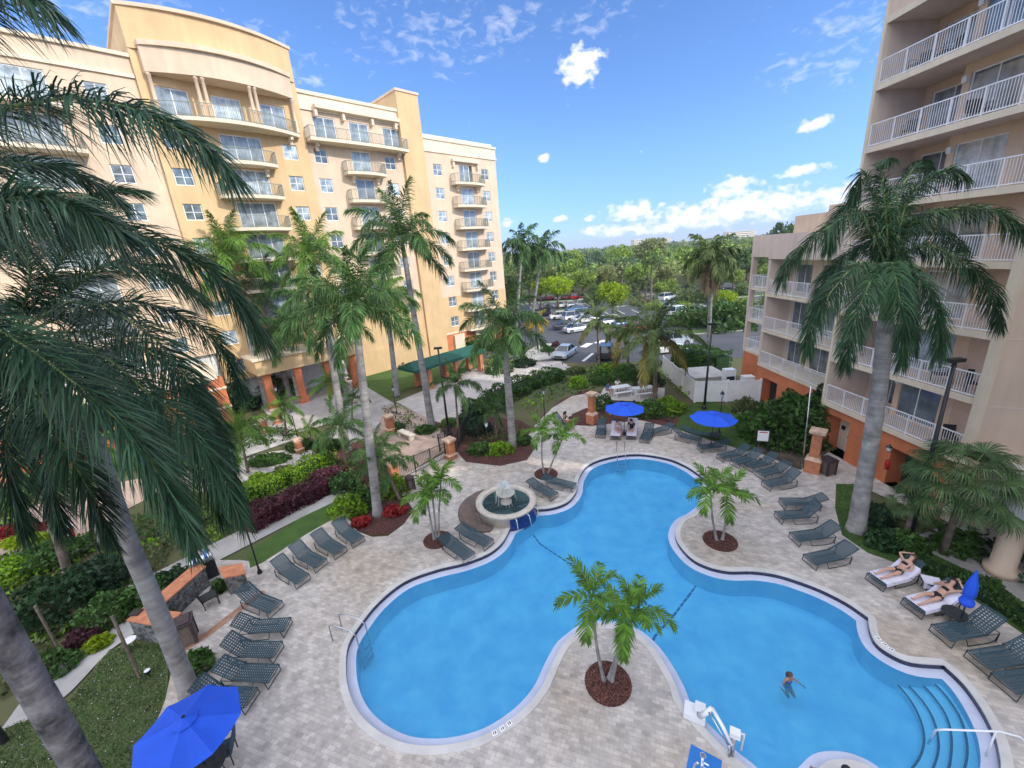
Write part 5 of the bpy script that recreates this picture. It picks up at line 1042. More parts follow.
LG = [
 ((303,579),(277,559),0,'lounger farthest left in the row of four along the grass strip'), ((323,564),(293,545),0,'second lounger in the row of four along the grass strip'), ((341,551),(316,533),0,'third lounger in the row of four along the grass strip'), ((360,541),(336,520),0,'lounger nearest the mulch bed in the row of four'),
 ((276,607),(242,589),0,'lounger standing alone beside the grill patio'), ((287,624),(236,622),0,'top lounger of the stacked group of four near the small round bush'), ((279,649),(224,643),0,'second lounger of the group of four near the small round bush'), ((274,673),(219,665),0,'third lounger of the group of four near the small round bush'), ((250,697),(196,688),0,'lounger partly under the nearest blue umbrella'),
 ((557,496),(528,477),26,'flat lounger nearest the pool right of the fountain'), ((572,485),(547,475),26,'flat lounger farther from the pool right of the fountain'), ((470,556),(443,533),28,'flat lounger nearest the pool left of the fountain'), ((488,542),(461,524),28,'flat lounger farther from the pool left of the fountain'),
 ((600,436),(602,419),0,'lounger in front of the far orange pillar'), ((615,437),(617,421),0,'towel covered lounger left under the far umbrella'), ((631,438),(633,420),0,'towel covered lounger right under the far umbrella'), ((644,440),(650,424),0,'lounger right of the far umbrella facing the ladder'),
 ((653,431),(668,424),20,'low lounger at the edge of the small lawn'), ((699,439),(675,430),0,'lounger with raised back left of the blue umbrella by the lawn'), ((706,434),(688,427),18,'lounger behind the one with raised back by the lawn'),
 ((698,447),(729,440),10,'lounger under the blue umbrella by the lawn'), ((719,456),(748,447),0,'first lounger below the notice board'), ((731,463),(762,450),0,'second lounger below the notice board'), ((747,466),(776,455),0,'third lounger below the notice board'), ((757,474),(790,462),0,'fourth lounger below the notice board'), ((763,484),(800,473),0,'last lounger of the row, left of the brown bin'),
 ((779,501),(827,497),0,'upper lounger of the pair below the bin'), ((775,515),(823,508),0,'lower lounger of the pair below the bin'), ((790,537),(840,526),0,'upper lounger of the pair at the big palm foot'), ((806,560),(854,545),0,'lower lounger of the pair at the big palm foot'),
 ((872,580),(919,562),0,'lounger under the first sunbather'), ((909,606),(960,587),0,'lounger under the second sunbather'), ((938,633),(999,617),0,'empty lounger below the closed umbrella'), ((982,659),(1034,645),0,'lounger cut by the right edge of the view'), ((1010,682),(1062,668),0,'lowest lounger at the right edge of the view')]
LT = {}
rl_ = random.Random(12)
for f_, h_, fl, lab in LG:
    if fl == 0 and 'sunbather' not in lab and 'towel' not in lab: fl = rl_.choice((-10, -5, 3, 8, 12, 5))
    LT[lab] = lounger(('dark teal strap '+lab) if not lab.startswith('towel') else 'white towel covered '+lab[14:], f_, h_, flat=fl)
def towel(label, lt, x0, x1, drop=0):
    t = LT[lt]; m = MB(); n = 14; r = random.Random(3)
    pr = []
    for i in range(n+1):
        x = x0+(x1-x0)*i/n; z = .345 if x < 1.2 else .36+(x-1.2)*math.tan(R_(38)); pr.append((x, z+.01+r.uniform(0, .006)))
    for (xa, za), (xb, zb) in zip(pr[:-1], pr[1:]):
        m.quad((xa, -.33, za), (xb, -.34, zb), (xb, .33, zb), (xa, .34, za)); m.quad((xa, -.33, za), (xa, -.36, za-.12), (xb, -.36, zb-.12), (xb, -.34, zb)); m.quad((xa, .34, za), (xb, .33, zb), (xb, .36, zb-.12), (xa, .36, za-.12))
    o = m.build('towel', 'towel'); md = o.modifiers.new('thick', 'SOLIDIFY'); md.thickness = .012; o.location = t.location; o.rotation_euler = t.rotation_euler; return tag(o, label, 'towel')
towel('white towel spread under the first sunbather', 'lounger under the first sunbather', .15, 1.6)
towel('white towel spread under the second sunbather', 'lounger under the second sunbather', .15, 1.6)
towel('white towel over the left lounger under the far umbrella', 'towel covered lounger left under the far umbrella', .0, 1.7)
towel('white towel over the right lounger under the far umbrella', 'towel covered lounger right under the far umbrella', .0, 1.9)
# umbrellas
def umbrella(label, base, R=1.4, h=2.5, n=8, rot=0.2, z0=0):
    t = thing('patio_umbrella', label, 'umbrella', (base.x, base.y, z0), rot, 'open blue patio umbrellas'); c = MB(); K = 5
    ring_ = []
    for k in range(K+1):
        q_ = k/K; row = []
        for j in range(n*4):
            a = 2*PI*j/(n*4); seg = (j % 4)/4; cr = math.cos(PI/n)/math.cos(((j/4) % 1-.5)*2*PI/n); sagz = -.05*q_*math.sin(seg*PI)
            row.append((R*q_*cr*math.cos(a) if q_ else 0, R*q_*cr*math.sin(a) if q_ else 0, h+.02-(.42*q_**1.15)*R/1.4+sagz))
        ring_.append(row)
    for row in ring_: c.v += row
    m_ = n*4
    for k in range(K):
        for j in range(m_): c.f.append((k*m_+j, k*m_+(j+1) % m_, (k+1)*m_+(j+1) % m_, (k+1)*m_+j)); c.m.append(0)
    o = c.build('canopy', 'umbrella_blue', t); md = o.modifiers.new('thick', 'SOLIDIFY'); md.thickness = .006
    v = MB(); K2 = [(R*.24, -.045), (R*.12, .02), (.03, .06)]
    for (ra, za), (rb, zb) in zip(K2[:-1], K2[1:]):
        for j in range(n): a0 = 2*PI*j/n; a1 = 2*PI*(j+1)/n; v.quad((ra*math.cos(a0), ra*math.sin(a0), h+.03+za), (ra*math.cos(a1), ra*math.sin(a1), h+.03+za), (rb*math.cos(a1), rb*math.sin(a1), h+.03+zb), (rb*math.cos(a0), rb*math.sin(a0), h+.03+zb))
    o2 = v.build('vent', 'umbrella_blue', o)
    p = MB(); p.tube([(0, 0, 0), (0, 0, h+.12)], .022, 8); p.lathe([(.02, 0), (.045, .03), (.0, .08)], 8, (0, 0, h+.09)); p.build('pole', 'chair_frame', t, True)
    rb_ = MB()
    for j in range(n): a = 2*PI*j/n; rb_.tube([(0, 0, h-.03), (R*.97*math.cos(a), R*.97*math.sin(a), h-.43*R/1.4-.01)], .009, 4)
    rb_.build('ribs', 'chair_frame', t)
    b_ = MB(); b_.lathe([(.25, 0), (.25, .05), (.06, .09), (.04, .3)], 16); b_.build('base', 'black_metal', t, True); return t
ctr = G(181.7, 713.7, 2.62); ua = umbrella('big open blue umbrella at the bottom left corner', ctr, 1.2, 2.4, 8, .25)
umbrella('open blue umbrella above the towel covered loungers at the far pool end', G(624.5, 402, 2.5), 1.4, 2.4, 8, .1)
umbrella('open blue umbrella beside the small lawn and black lamp post', G(714, 411, 2.5), 1.42, 2.4, 8, .3)
t = thing('closed_umbrella', 'closed blue umbrella tied to its pole between loungers at the right edge', 'umbrella', G(958, 628)); m = MB(); m.tube([(0, 0, 0), (0, 0, 2.35)], .022, 8); m.build('pole', 'chair_frame', t, True)
m = MB(); m.lathe([(.16, 1.0), (.20, 1.12), (.13, 1.3), (.17, 1.5), (.15, 1.8), (.08, 2.1), (.02, 2.36)], 10); cc = m.build('folded_canopy', 'umbrella_blue', t, False)
m = MB(); m.lathe([(.25, 0), (.25, .05), (.05, .1)], 16); m.build('base', 'black_metal', t, True)
# chairs and small tables
def patio_chair(label, loc, rz, m_='wicker', arms=True, group=None):
    t = thing('patio_chair', label, 'chair', loc, rz, group); s = MB(); s.box(-.26, .26, -.26, .26, .38, .44); s.build('seat', m_, t)
    b_ = MB(); T = Matrix.Translation((0, .25, .42)) @ Matrix.Rotation(R_(-12), 4, 'X'); b_.box(-.26, .26, 0, .04, 0, .5, T=T); b_.build('backrest', m_, t)
    for sx in (-1, 1):
        for sy in (-1, 1): l = MB(); l.tube([(sx*.24, sy*.24, 0), (sx*.25, sy*.25, .4)], .018, 6); l.build('leg', 'black_metal', t)
        if arms: a_ = MB(); a_.tube([(sx*.29, -.25, .0), (sx*.29, -.27, .64), (sx*.29, .26, .66)], .018, 6); a_.build('armrest', 'black_metal', t)
    return t
patio_chair('black wicker armchair by the grill', G(211, 604), 2.4)
patio_chair('dark strap chair below the nearest blue umbrella', G(226, 760), -1.2, 'sling')
patio_chair('second dark chair hidden behind the nearest umbrella pole', G(190, 790), 2.2, 'sling')
def round_table(label, loc, r=.3, h=.45, top='wicker', name='side_table'):
    t = thing(name, label, 'table', loc); m = MB(); m.lathe([(r, h-.03), (r, h), (0, h)], 18); m.build('table_top', top, t)
    for i in range(4): a = i*PI/2+.4; l = MB(); l.tube([(r*.8*math.cos(a), r*.8*math.sin(a), 0), (r*.6*math.cos(a), r*.6*math.sin(a), h-.03)], .014, 5); l.build('leg', 'black_metal', t)
    return t
tb = round_table('small table under a white towel between the two sunbathers', G(929, 590), .3, .42); 
m = MB(); m.box(-.26, .26, -.22, .22, .425, .46); m.box(-.26, .26, -.235, -.2205, .2, .46); o = m.build('folded_towel', 'towel'); o.location = tb.location; o.rotation_euler = (0, 0, -.5); tag(o, 'white towel laid over the small table between the sunbathers', 'towel')
round_table('small dark table at the foot of the closed umbrella', G(952, 622), .33, .42)
round_table('dark round table under the blue umbrella by the lawn', G(715, 440), .42, .42)
t = round_table('small white metal table on the lawn by the stone bar', G(134, 650), .2, .5, 'white_metal', 'garden_table')
# round table and chairs at the near umbrella
t = round_table('table under the nearest blue umbrella', ua.location.copy(), .5, .72, 'wicker', 'patio_table')
for i_, (lx, li, rz_, lab) in enumerate(((-6.4, 0, 1.0, 'dark chair on the lowest right hand balcony'), (-5.3, 1, -.6, 'dark chair on the second lowest right hand balcony'), (-6.7, 1, .8, 'dark chair at the near end of the second lowest balcony'), (-3.6, 4, .4, 'dark chair behind the fifth balcony railing'), (-1.4, 5, .6, 'dark chair in the far bay of the sixth balcony'), (-4.2, 5, 1.2, 'dark chair in the middle of the sixth balcony'), (-1.2, 6, .2, 'dark chair in the far bay of the top railed balcony'), (-2.4, 6, -.4, 'second dark chair in the far bay of the top railed balcony'))):
    w_ = Matrix.Rotation(AR, 3, 'Z') @ Vector((lx, -.8, 0))+AP; w_.z = AL[li]+.01; patio_chair(lab, w_, AR+PI+rz_, 'wicker', True, 'chairs on the apartment balconies')
# orange pillars with cream caps
def pillar(label, base, h=1.25, w=.52, tall=False):
    b = G(*base); t = thing('gate_pillar', label, 'pillar', (b.x, b.y, 0), R_(45), 'orange pillars with cream caps'); m = MB(); k = w/2
    if tall: m.box(-k*1.35, k*1.35, -k*1.35, k*1.35, 0, h*.33); m.box(-k*.85, k*.85, -k*.85, k*.85, h*.41, h)
    else: m.box(-k*1.25, k*1.25, -k*1.25, k*1.25, 0, .3); m.box(-k, k, -k, k, .36, h)
    m.build('shaft', 'terracotta', t); c = MB()
    z = h*.33 if tall else .3
    c.add([(sx*k*1.45, sy*k*1.45, z) for sx, sy in ((-1, -1), (1, -1), (1, 1), (-1, 1))]+[(sx*k*.95, sy*k*.95, z+h*.08) for sx, sy in ((-1, -1), (1, -1), (1, 1), (-1, 1))], [(0, 1, 5, 4), (1, 2, 6, 5), (2, 3, 7, 6), (3, 0, 4, 7), (3, 2, 1, 0), (4, 5, 6, 7)]); c.build('band', 'terracotta_cap', t)
    c = MB(); c.box(-k*1.2, k*1.2, -k*1.2, k*1.2, h, h+.06); c.box(-k*1.4, k*1.4, -k*1.4, k*1.4, h+.06, h+.2); c.add([(sx*k*1.4, sy*k*1.4, h+.2) for sx, sy in ((-1, -1), (1, -1), (1, 1), (-1, 1))]+[(0, 0, h+.32)], [(0, 1, 4), (1, 2, 4), (2, 3, 4), (3, 0, 4)]); c.build('cap', 'terracotta_cap', t); return t
pillar('orange pillar with cream cap at the right end of the pool fence', (451, 458)); pillar('orange pillar with cream cap at the left end of the pool fence', (395, 482)); pillar('tall orange pillar left of the far blue umbrella', (592, 423), 2.3, .5, True)
pillar('tall orange pillar with cream cap beside the brown bin at the right', (812, 471), 2.35, .54, True); pillar('orange pillar with cream cap behind the stone bench', (391, 432)); pillar('small orange pillar before the hotel entrance plaza', (278, 423), 1.1); pillar('second small orange pillar left of the entrance plaza', (266, 432), 1.0, .45)
pillar('orange pillar hidden among the palms by the left plaza', (300, 452), .9, .45)
# metal fences
def metal_fence(label, p0, p1, h=1.2, sp=.11, m_='black_metal', name='metal_fence'):
    a, b = G(*p0), G(*p1); d = b-a; t = thing(name, label, 'fence', (a.x, a.y, 0), math.atan2(d.y, d.x)); l = d.length; m = MB(); 
    for i in range(int(l/sp)+1): x = i*sp; m.box(x-.008, x+.008, -.008, .008, .1, h-.02)
    m.box(0, l, -.015, .015, h-.03, h); m.box(0, l, -.015, .015, .1, .13); m.build('bars', m_, t)
    for i in range(max(2, round(l/1.3)+1)): x = l*i/max(1, round(l/1.3)); q_ = MB(); q_.box(x-.03, x+.03, -.03, .03, 0, h+.08); q_.build('post', m_, t)
    return t
metal_fence('black metal pool fence between two orange pillars', (400, 480), (446, 459)); metal_fence('black metal fence right of the pillar, behind the low palm', (455, 456), (470, 428), 1.4); metal_fence('black metal railing beside the brick walkway', (452, 440), (440, 452), 1.3)
metal_fence('long dark railing along the shrubs of the brick walkway', (470, 420), (548, 383), 1.1, .14)
metal_fence('low black railing behind the rounded bushes at the far left', (68, 572), (135, 545), .9, .14)
metal_fence('pale rail line at the right end of the green canopy', (484, 373), (545, 383), .9, 1.2, 'stucco_cream', 'handrail')
# white board fence
def board_fence(label, P):
    c = P[0]; t = thing('board_fence', label, 'fence', c, 0); k = 0
    for a, b in zip(P[:-1], P[1:]):
        l = (b-a).length; d = (b-a)/l; n = int(l/.155); m = MB(); ang = math.atan2(d.y, d.x); T = Matrix.Translation(a-c) @ Matrix.Rotation(ang, 4, 'Z')
        for i in range(n): x = l*i/n; m.box(x+.004, x+l/n-.004, -.015, .015, .06, 1.78, T=T)
        m.box(0, l, -.03, .03, 1.78, 1.86, T=T); m.box(0, l, .016, .05, .25, .35, T=T); m.build('board_panel', 'white_paint', t)
        for i in range(int(l/2.4)+1): x = l*i/max(1, int(l/2.4)); q_ = MB(); q_.box(x-.065, x+.065, -.065, .065, 0, 1.95, T=T); q_.build('post', 'white_paint', t)
    return t
board_fence('white board fence turning a corner in front of the apartment wing', [Vector((15.7, 40.6, 0)), Vector((15.15, 32.0, 0)), Vector((20.1, 31.2, 0))])
t = thing('equipment_shed', 'low white flat roofed shed inside the white fence', 'shed', (16.6, 35.2, 0)); m = MB(); m.box(0, 3.0, 0, 3.2, 0, 1.0); m.build('wall', 'kerb_concrete', t); m = MB(); m.box(-.1, 3.1, -.1, 3.3, 1.0, 1.1); m.build('roof', 'kerb_concrete', t)
for i, (x, y, lab) in enumerate(((19.3, 34.6, 'left grey air conditioner inside the white fence'), (20.2, 33.2, 'right grey air conditioner beside the orange wall'))):
    t = thing('air_conditioner', lab, 'air conditioner', (x, y, 0)); m = MB(); m.box(-.45, .45, -.35, .35, .1, 1.9-i*.3); m.build('casing', 'white_metal', t); m = MB(); m.box(-.35, .35, -.37, -.351, .4, 1.3); m.build('grille', 'black_metal', t)
# lamps
def lantern(label, base, h=2.6, rz=0):
    b = G(*base); t = thing('lamp_post', label, 'street lamp', (b.x, b.y, 0), rz, 'black lantern posts'); m = MB(); m.lathe([(.11, 0), (.1, .12), (.05, .2), (.035, .5), (.03, h-.5), (.05, h-.45), (.03, h-.4)], 10); m.build('post', 'black_metal', t, True)
    g_ = MB(); g_.lathe([(.07, h-.4), (.13, h-.1)], 6); g_.build('glass', mat('lantern_glass', (.6, .65, .7), .2), t); c = MB(); c.lathe([(.16, h-.1), (.14, h-.05), (.05, h+.08), (.015, h+.16)], 6); c.lathe([(.05, h-.42), (.08, h-.4)], 6)
    for i in range(6): a = i*PI/3; c.tube([(.07*math.cos(a), .07*math.sin(a), h-.4), (.13*math.cos(a), .13*math.sin(a), h-.1)], .008, 4)
    c.build('lantern_frame', 'black_metal', t); return t
for bs, h, lab in (((281, 410), 2.4, 'lantern post on the plaza near the entrance pillars'), ((300, 447), 3.0, 'lantern post in the planting bed below the plaza'), ((397, 414), 2.6, 'lantern post before the pergola lawn'), ((545, 424), 2.9, 'lantern post by the curved path above the fountain'), ((489, 455), 2.5, 'lantern post in the oval mulch bed'), ((719, 433), 3.0, 'lantern post behind the blue umbrella by the lawn'), ((260, 573), 3.2, 'lantern post in the grass strip left of the lounger row')): lantern('black '+lab, bs, h)
def tall_pole(label, bx, tp_):
    b = G(*bx) if not isinstance(bx, Vector) else bx; c = atY(tp_[0], tp_[1], b.y); t = thing('light_pole', label, 'light pole', (b.x, b.y, 0), 0, 'tall black light poles'); l = c-b; m = MB(); m.tube([(0, 0, 0), l*.5, l], [.10, .075, .06], 10); m.build('pole', 'black_metal', t, True)
    m = MB(); m.box(l.x-.28, l.x+.28, l.y-.12, l.y+.12, l.z, l.z+.14); m.build('lamp_head', 'black_metal', t); m = MB(); m.lathe([(.2, 0), (.18, .25), (.11, .35)], 12); m.build('base', 'black_metal', t, True)
tall_pole('tall black light pole left of the brick walkway', (449, 436), (438, 349)); tall_pole('tall black light pole on the small lawn before the skirted palm', (704, 409), (712, 325)); pq = atY(928, 470, 14.3); tall_pole('tall black light pole before the apartment balconies', Vector((pq.x, 14.3, 0)), (955, 362))
t = thing('flag_pole', 'thin pale bare pole rising behind the tall orange pillar', 'pole', G(802, 468)); c = atY(811, 386, t.location.y)-t.location; m = MB(); m.tube([(0, 0, 0), c], .035, 8); m.build('pole', 'steel', t, True); m = MB(); m.lathe([(.1, 0), (.1, .04), (.04, .06)], 10); m.build('base', 'steel', t)
# fountain
fc = G(506, 500, .6); FR = 1.62; t = thing('fountain', 'round cream fountain with a tiered bowl and a navy tiled spillway into the pool', 'fountain', (fc.x, fc.y, 0)); m = MB()
m.lathe([(FR-.06, 0), (FR-.06, .5), (FR, .52), (FR, .62), (FR-.33, .62), (FR-.36, .58), (FR-.36, .2)], 48); m.build('basin_wall', 'fountain_stone', t, True)
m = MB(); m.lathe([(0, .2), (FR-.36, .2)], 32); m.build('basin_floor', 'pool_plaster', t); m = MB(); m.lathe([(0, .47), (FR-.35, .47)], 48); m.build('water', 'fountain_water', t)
pc = (G(524, 520)-fc); pa = math.atan2(pc.y, pc.x); m = MB(); N = 14
for k_, (rr_, z0, z1) in enumerate(((FR+.02, -.3, .505),)):
    for i in range(N): a = pa-.62+1.24*i/N; b_ = pa-.62+1.24*(i+1)/N; m.quad((rr_*math.cos(a), rr_*math.sin(a), z0), (rr_*math.cos(b_), rr_*math.sin(b_), z0), (rr_*math.cos(b_), rr_*math.sin(b_), z1), (rr_*math.cos(a), rr_*math.sin(a), z1))
m.build('tile_facing', 'navy_tub', t)
for a in (pa-.42, pa, pa+.42): m = MB(); m.tube([((FR-.05)*math.cos(a), (FR-.05)*math.sin(a), .5), ((FR+.12)*math.cos(a), (FR+.12)*math.sin(a), .46), ((FR+.22)*math.cos(a), (FR+.22)*math.sin(a), .1), ((FR+.25)*math.cos(a), (FR+.25)*math.sin(a), -.17)], [.03, .02, .012, .008], 6); m.build('spillway_stream', 'spray', t, True)
m = MB(); m.lathe([(.3, .2), (.3, .55), (.2, .62), (.13, .75), (.16, .85), (.42, .98), (.5, 1.06), (.46, 1.06), (.3, .98), (.1, .96), (.09, 1.25), (.2, 1.33), (.26, 1.4), (.22, 1.4), (.05, 1.38), (.04, 1.5)], 20); m.build('tiered_bowl', 'fountain_stone', t, True)
r = random.Random(5); m = MB()
for i in range(60):
    a = r.uniform(0, 2*PI); q_ = r.uniform(.02, .1); h = r.uniform(1.5, 1.75); R2 = r.uniform(.25, .62)
    m.tube([(0, 0, 1.42), (R2*.3*math.cos(a), R2*.3*math.sin(a), h), (R2*.75*math.cos(a), R2*.75*math.sin(a), h-.2), (R2*math.cos(a), R2*math.sin(a), 1.0 if R2 < .5 else .5)], [.008, .008, .006, .008], 3)
m.build('water_jets', 'spray', t)
# dark curved step behind the fountain
m = MB(); P1 = []; P2 = []; 
for i in range(21):
    a = R_(95)+R_(150)*i/20; w_ = .95*math.sin(PI*(i+.6)/21.2)**.5; P1.append(((FR+.02)*math.cos(a), (FR+.02)*math.sin(a))); P2.append(((FR+.05+w_)*math.cos(a), (FR+.05+w_)*math.sin(a)))
m.prism(P1+P2[::-1], 0, .10); o = m.build('curved_step', mat('step_stone', (.10, .085, .085), .7, .3, 3, .2, col2=(.20, .13, .10))); o.location = (fc.x, fc.y, 0); tag(o, 'dark crescent stone step hugging the back of the fountain', 'step')
# grill island
def block(name, mats, P, z0, z1, parent=None): m = MB(); m.prism([(p.x, p.y) for p in P], z0, z1); return m.build(name, mats, parent)
t = thing('grill_island', 'long stacked stone bar with terracotta counter around the grill patio', 'outdoor kitchen', (0, 0, 0)); Z = .95
seg1 = [G(*p, Z) for p in ((126,620),(142,608),(182,612),(168,628))]; seg2 = [G(*p, Z) for p in ((142,608),(196,562),(206,566),(155,611))]; seg3 = [G(*p, Z) for p in ((218,567),(242,563),(246,573),(223,578))]
def inset(P, d): c = sum(P, Vector())/len(P); return [p+(c-p).normalized()*d for p in P]
for sg_ in (seg1, seg2, seg3): block('stone_base', 'stone_grey', inset(sg_, .07), 0, Z-.06, t); block('counter', 'terracotta', sg_, Z-.06, Z, t)
for pz in ((136, 613), (158, 612)): m = MB(); p = G(*pz, Z); m.box(p.x-.18, p.x+.18, p.y-.14, p.y+.14, Z, Z+.05); m.build('cook_top', 'black_metal', t)
p = G(207, 577); t = thing('gas_grill', 'steel hooded gas grill set in the stone island', 'grill', (p.x, p.y, 0), .75); m = MB(); m.box(-.45, .45, -.3, .3, 0, .85); m.build('cabinet', 'black_metal', t); m = MB(); m.box(-.45, .45, -.3, .3, .85, .92); m.build('shelf', 'steel', t)
m = MB(); T = Matrix.Rotation(PI/2, 4, 'Y'); 
for i in range(9): a0 = PI*i/9; a1 = PI*(i+1)/9; m.quad((-.42, .3*math.cos(a0), .92+.26*math.sin(a0)), (.42, .3*math.cos(a0), .92+.26*math.sin(a0)), (.42, .3*math.cos(a1), .92+.26*math.sin(a1)), (-.42, .3*math.cos(a1), .92+.26*math.sin(a1)))
m.add([(s, .3*math.cos(PI*i/9), .92+.26*math.sin(PI*i/9)) for s in (-.42,) for i in range(10)], [tuple(range(10))]); m.add([(.42, .3*math.cos(PI*i/9), .92+.26*math.sin(PI*i/9)) for i in range(10)], [tuple(reversed(range(10)))])
hd = m.build('hood', 'steel', t, True); m = MB(); m.tube([(-.35, -.33, 1.0), (.35, -.33, 1.0)], .015, 6); m.build('handle', 'black_metal', hd)
m = MB(); 
for x in (-.2, .2): m.box(x-.06, x+.06, -.31, .31, 1.05, 1.185)
m.build('hood_strap', 'cloth_blue', t)
def bin_(label, base, w=.62, h=1.0, rz=.6, rnd=False):
    b = G(*base); t = thing('litter_bin', label, 'litter bin', (b.x, b.y, 0), rz); k = w/2
    m = MB()
    if rnd: m.lathe([(k, .05), (k, h*.85)], 8, a0=PI/8)
    else: m.box(-k, k, -k, k, .05, h*.85)
    m.build('panel', 'bin_panel', t)
    for sx, sy in ((-1, -1), (1, -1), (1, 1), (-1, 1)): m = MB(); m.box(sx*k*(.92)-.05, sx*k*.92+.05, sy*k*.92-.05, sy*k*.92+.05, 0, h*.86); m.build('corner_post', 'bin_brown', t)
    m = MB()
    if rnd: m.lathe([(k*1.2, h*.8), (k*1.2, h*.9), (k*.9, h), (0, h)], 8, a0=PI/8)
    else: m.box(-k*1.15, k*1.15, -k*1.15, k*1.15, h*.86, h*.95); m.box(-k*.9, k*.9, -k*.9, k*.9, h*.95, h)
    m.build('lid', 'bin_brown', t); return t
bin_('brown litter bin with tan panels at the end of the stone bar', (188, 641)); bin_('dark brown bin beside the tall orange pillar', (826, 473), .6, .95, .2); bin_('dark bin beside the left fence pillar', (411, 488), .5, .8, .3, True)
# bench, notice board, stakes, small garden things
t = thing('stone_bench', 'pale stone bench at the edge of the tan plaza', 'bench', G(407, 438), R_(135)); m = MB(); m.box(-.9, .9, -.25, .25, .38, .48); m.build('seat', 'fountain_stone', t)
for x in (-.65, .65): m = MB(); m.box(x-.1, x+.1, -.2, .2, 0, .38); m.build('leg', 'fountain_stone', t)
t = thing('stone_bench', 'pale bench before the round bushes at the hotel entrance', 'bench', G(352, 404), R_(20)); m = MB(); m.box(-.9, .9, -.25, .25, .38, .48); m.build('seat', 'fountain_stone', t)
for x in (-.65, .65): m = MB(); m.box(x-.1, x+.1, -.2, .2, 0, .38); m.build('leg', 'fountain_stone', t)
b = G(761, 452); t = thing('notice_board', 'white notice sheet in a black frame before the dense shrubs', 'sign', (b.x, b.y, 0), R_(-20)); m = MB(); m.box(-.36, .36, -.03, .03, .72, 1.52); m.build('frame', 'black_metal', t); m = MB(); m.box(-.3, .3, -.036, -.031, .78, 1.46); m.build('sheet', 'white_paint', t)
m = MB(); m.box(-.22, .22, -.04, -.0365, 1.33, 1.39); m.build('heading_bar', 'cloth_red', t)
for x in (-.3, .3): m = MB(); m.box(x-.03, x+.03, -.03, .03, 0, .72); m.build('post', 'black_metal', t)
for bs, tp_, lab in (((62, 655), (35, 606), 'left weathered wooden stake leaning by the path'), ((140, 678), (112, 616), 'right weathered wooden stake leaning on the lawn'), ((152, 607), (146, 590), 'short wooden stake behind the stone bar')):
    b = G(*bs); c = atY(tp_[0], tp_[1], b.y)-b; t = thing('wooden_stake', lab, 'stake', (b.x, b.y, 0)); m = MB(); m.tube([(0, 0, 0), c], .05, 6); m.build('stake', 'trunk_brown', t)
b = G(150, 677); t = thing('garden_spotlight', 'small black and white spotlight on the lawn beside the stake', 'spotlight', (b.x, b.y, 0), .5); m = MB(); m.tube([(0, 0, 0), (0, 0, .15)], .02, 6); m.build('spike', 'black_metal', t); m = MB(); m.lathe([(.05, 0), (.1, .12), (.1, .16)], 10, (0, 0, .15)); m.build('housing', 'black_metal', t); m = MB(); m.lathe([(.09, .165), (0, .17)], 10, (0, 0, .15)); m.build('lens', 'white_metal', t)
b = G(76, 541); t = thing('garden_plaque', 'small pale plaque on a red post beside the far left path', 'sign', (b.x, b.y, 0), .4); m = MB(); m.box(-.05, .05, -.05, .05, 0, .9); m.build('post', 'extinguisher_red', t); m = MB(); m.box(-.22, .22, -.15, .15, .9, .96); m.build('plaque', 'white_metal', t)
b = G(5, 742); t = thing('bollard', 'black bollard with a red top at the left edge by the path', 'bollard', (b.x, b.y, 0)); m = MB(); m.lathe([(.1, 0), (.09, .8)], 10); m.build('post', 'black_metal', t); m = MB(); m.lathe([(.14, .8), (.14, 1.0), (0, 1.05)], 10); m.build('cap', 'extinguisher_red', t)
# covered walk at the right edge
b = G(1000, 572); t = thing('covered_walk', 'grey curved canopy on a round beige column at the right edge', 'canopy', (b.x, b.y, 0), 0); m = MB(); m.lathe([(.5, 0), (.5, .25), (.36, .35), (.34, 2.7), (.42, 2.8), (.42, 2.9)], 20); m.build('column', 'stucco_peach', t, True)
m = MB(); m.prism([(-.9, -1.2), (.4, -2.6), (7, -4), (7, 3), (1.5, 2.4), (-.6, .9)], 2.9, 3.25); m.build('roof', 'roof_membrane', t); m = MB(); m.lathe([(.1, 3.25), (.18, 3.4), (0, 3.6)], 10, (.2, -.2, 0)); m.build('roof_vent', 'white_metal', t)
# wall mounted things on the orange wall
b = G(880, 492); t = thing('fire_extinguisher', 'red fire extinguisher on the orange wall behind the big palm', 'fire extinguisher', (18.72, 18.2, 1.15)); m = MB(); m.lathe([(.0, 0), (.1, .03), (.1, .42), (.04, .5), (.04, .55)], 12); m.build('cylinder', 'extinguisher_red', t, True); m = MB(); m.tube([(0, 0, .55), (-.1, 0, .55), (-.12, 0, .25)], .015, 5); m.build('hose', 'black_metal', t)
t = thing('wall_lantern', 'black and white wall lantern above the fire extinguisher', 'lamp', (18.72, 18.3, 2.15)); m = MB(); m.lathe([(.08, 0), (.13, .2)], 6); m.build('glass', 'white_metal', t); m = MB(); m.lathe([(.03, -.08), (.09, 0), (.075, .0), (.125, .2), (.16, .2), (.02, .36)], 6); m.build('frame', 'black_metal', t)
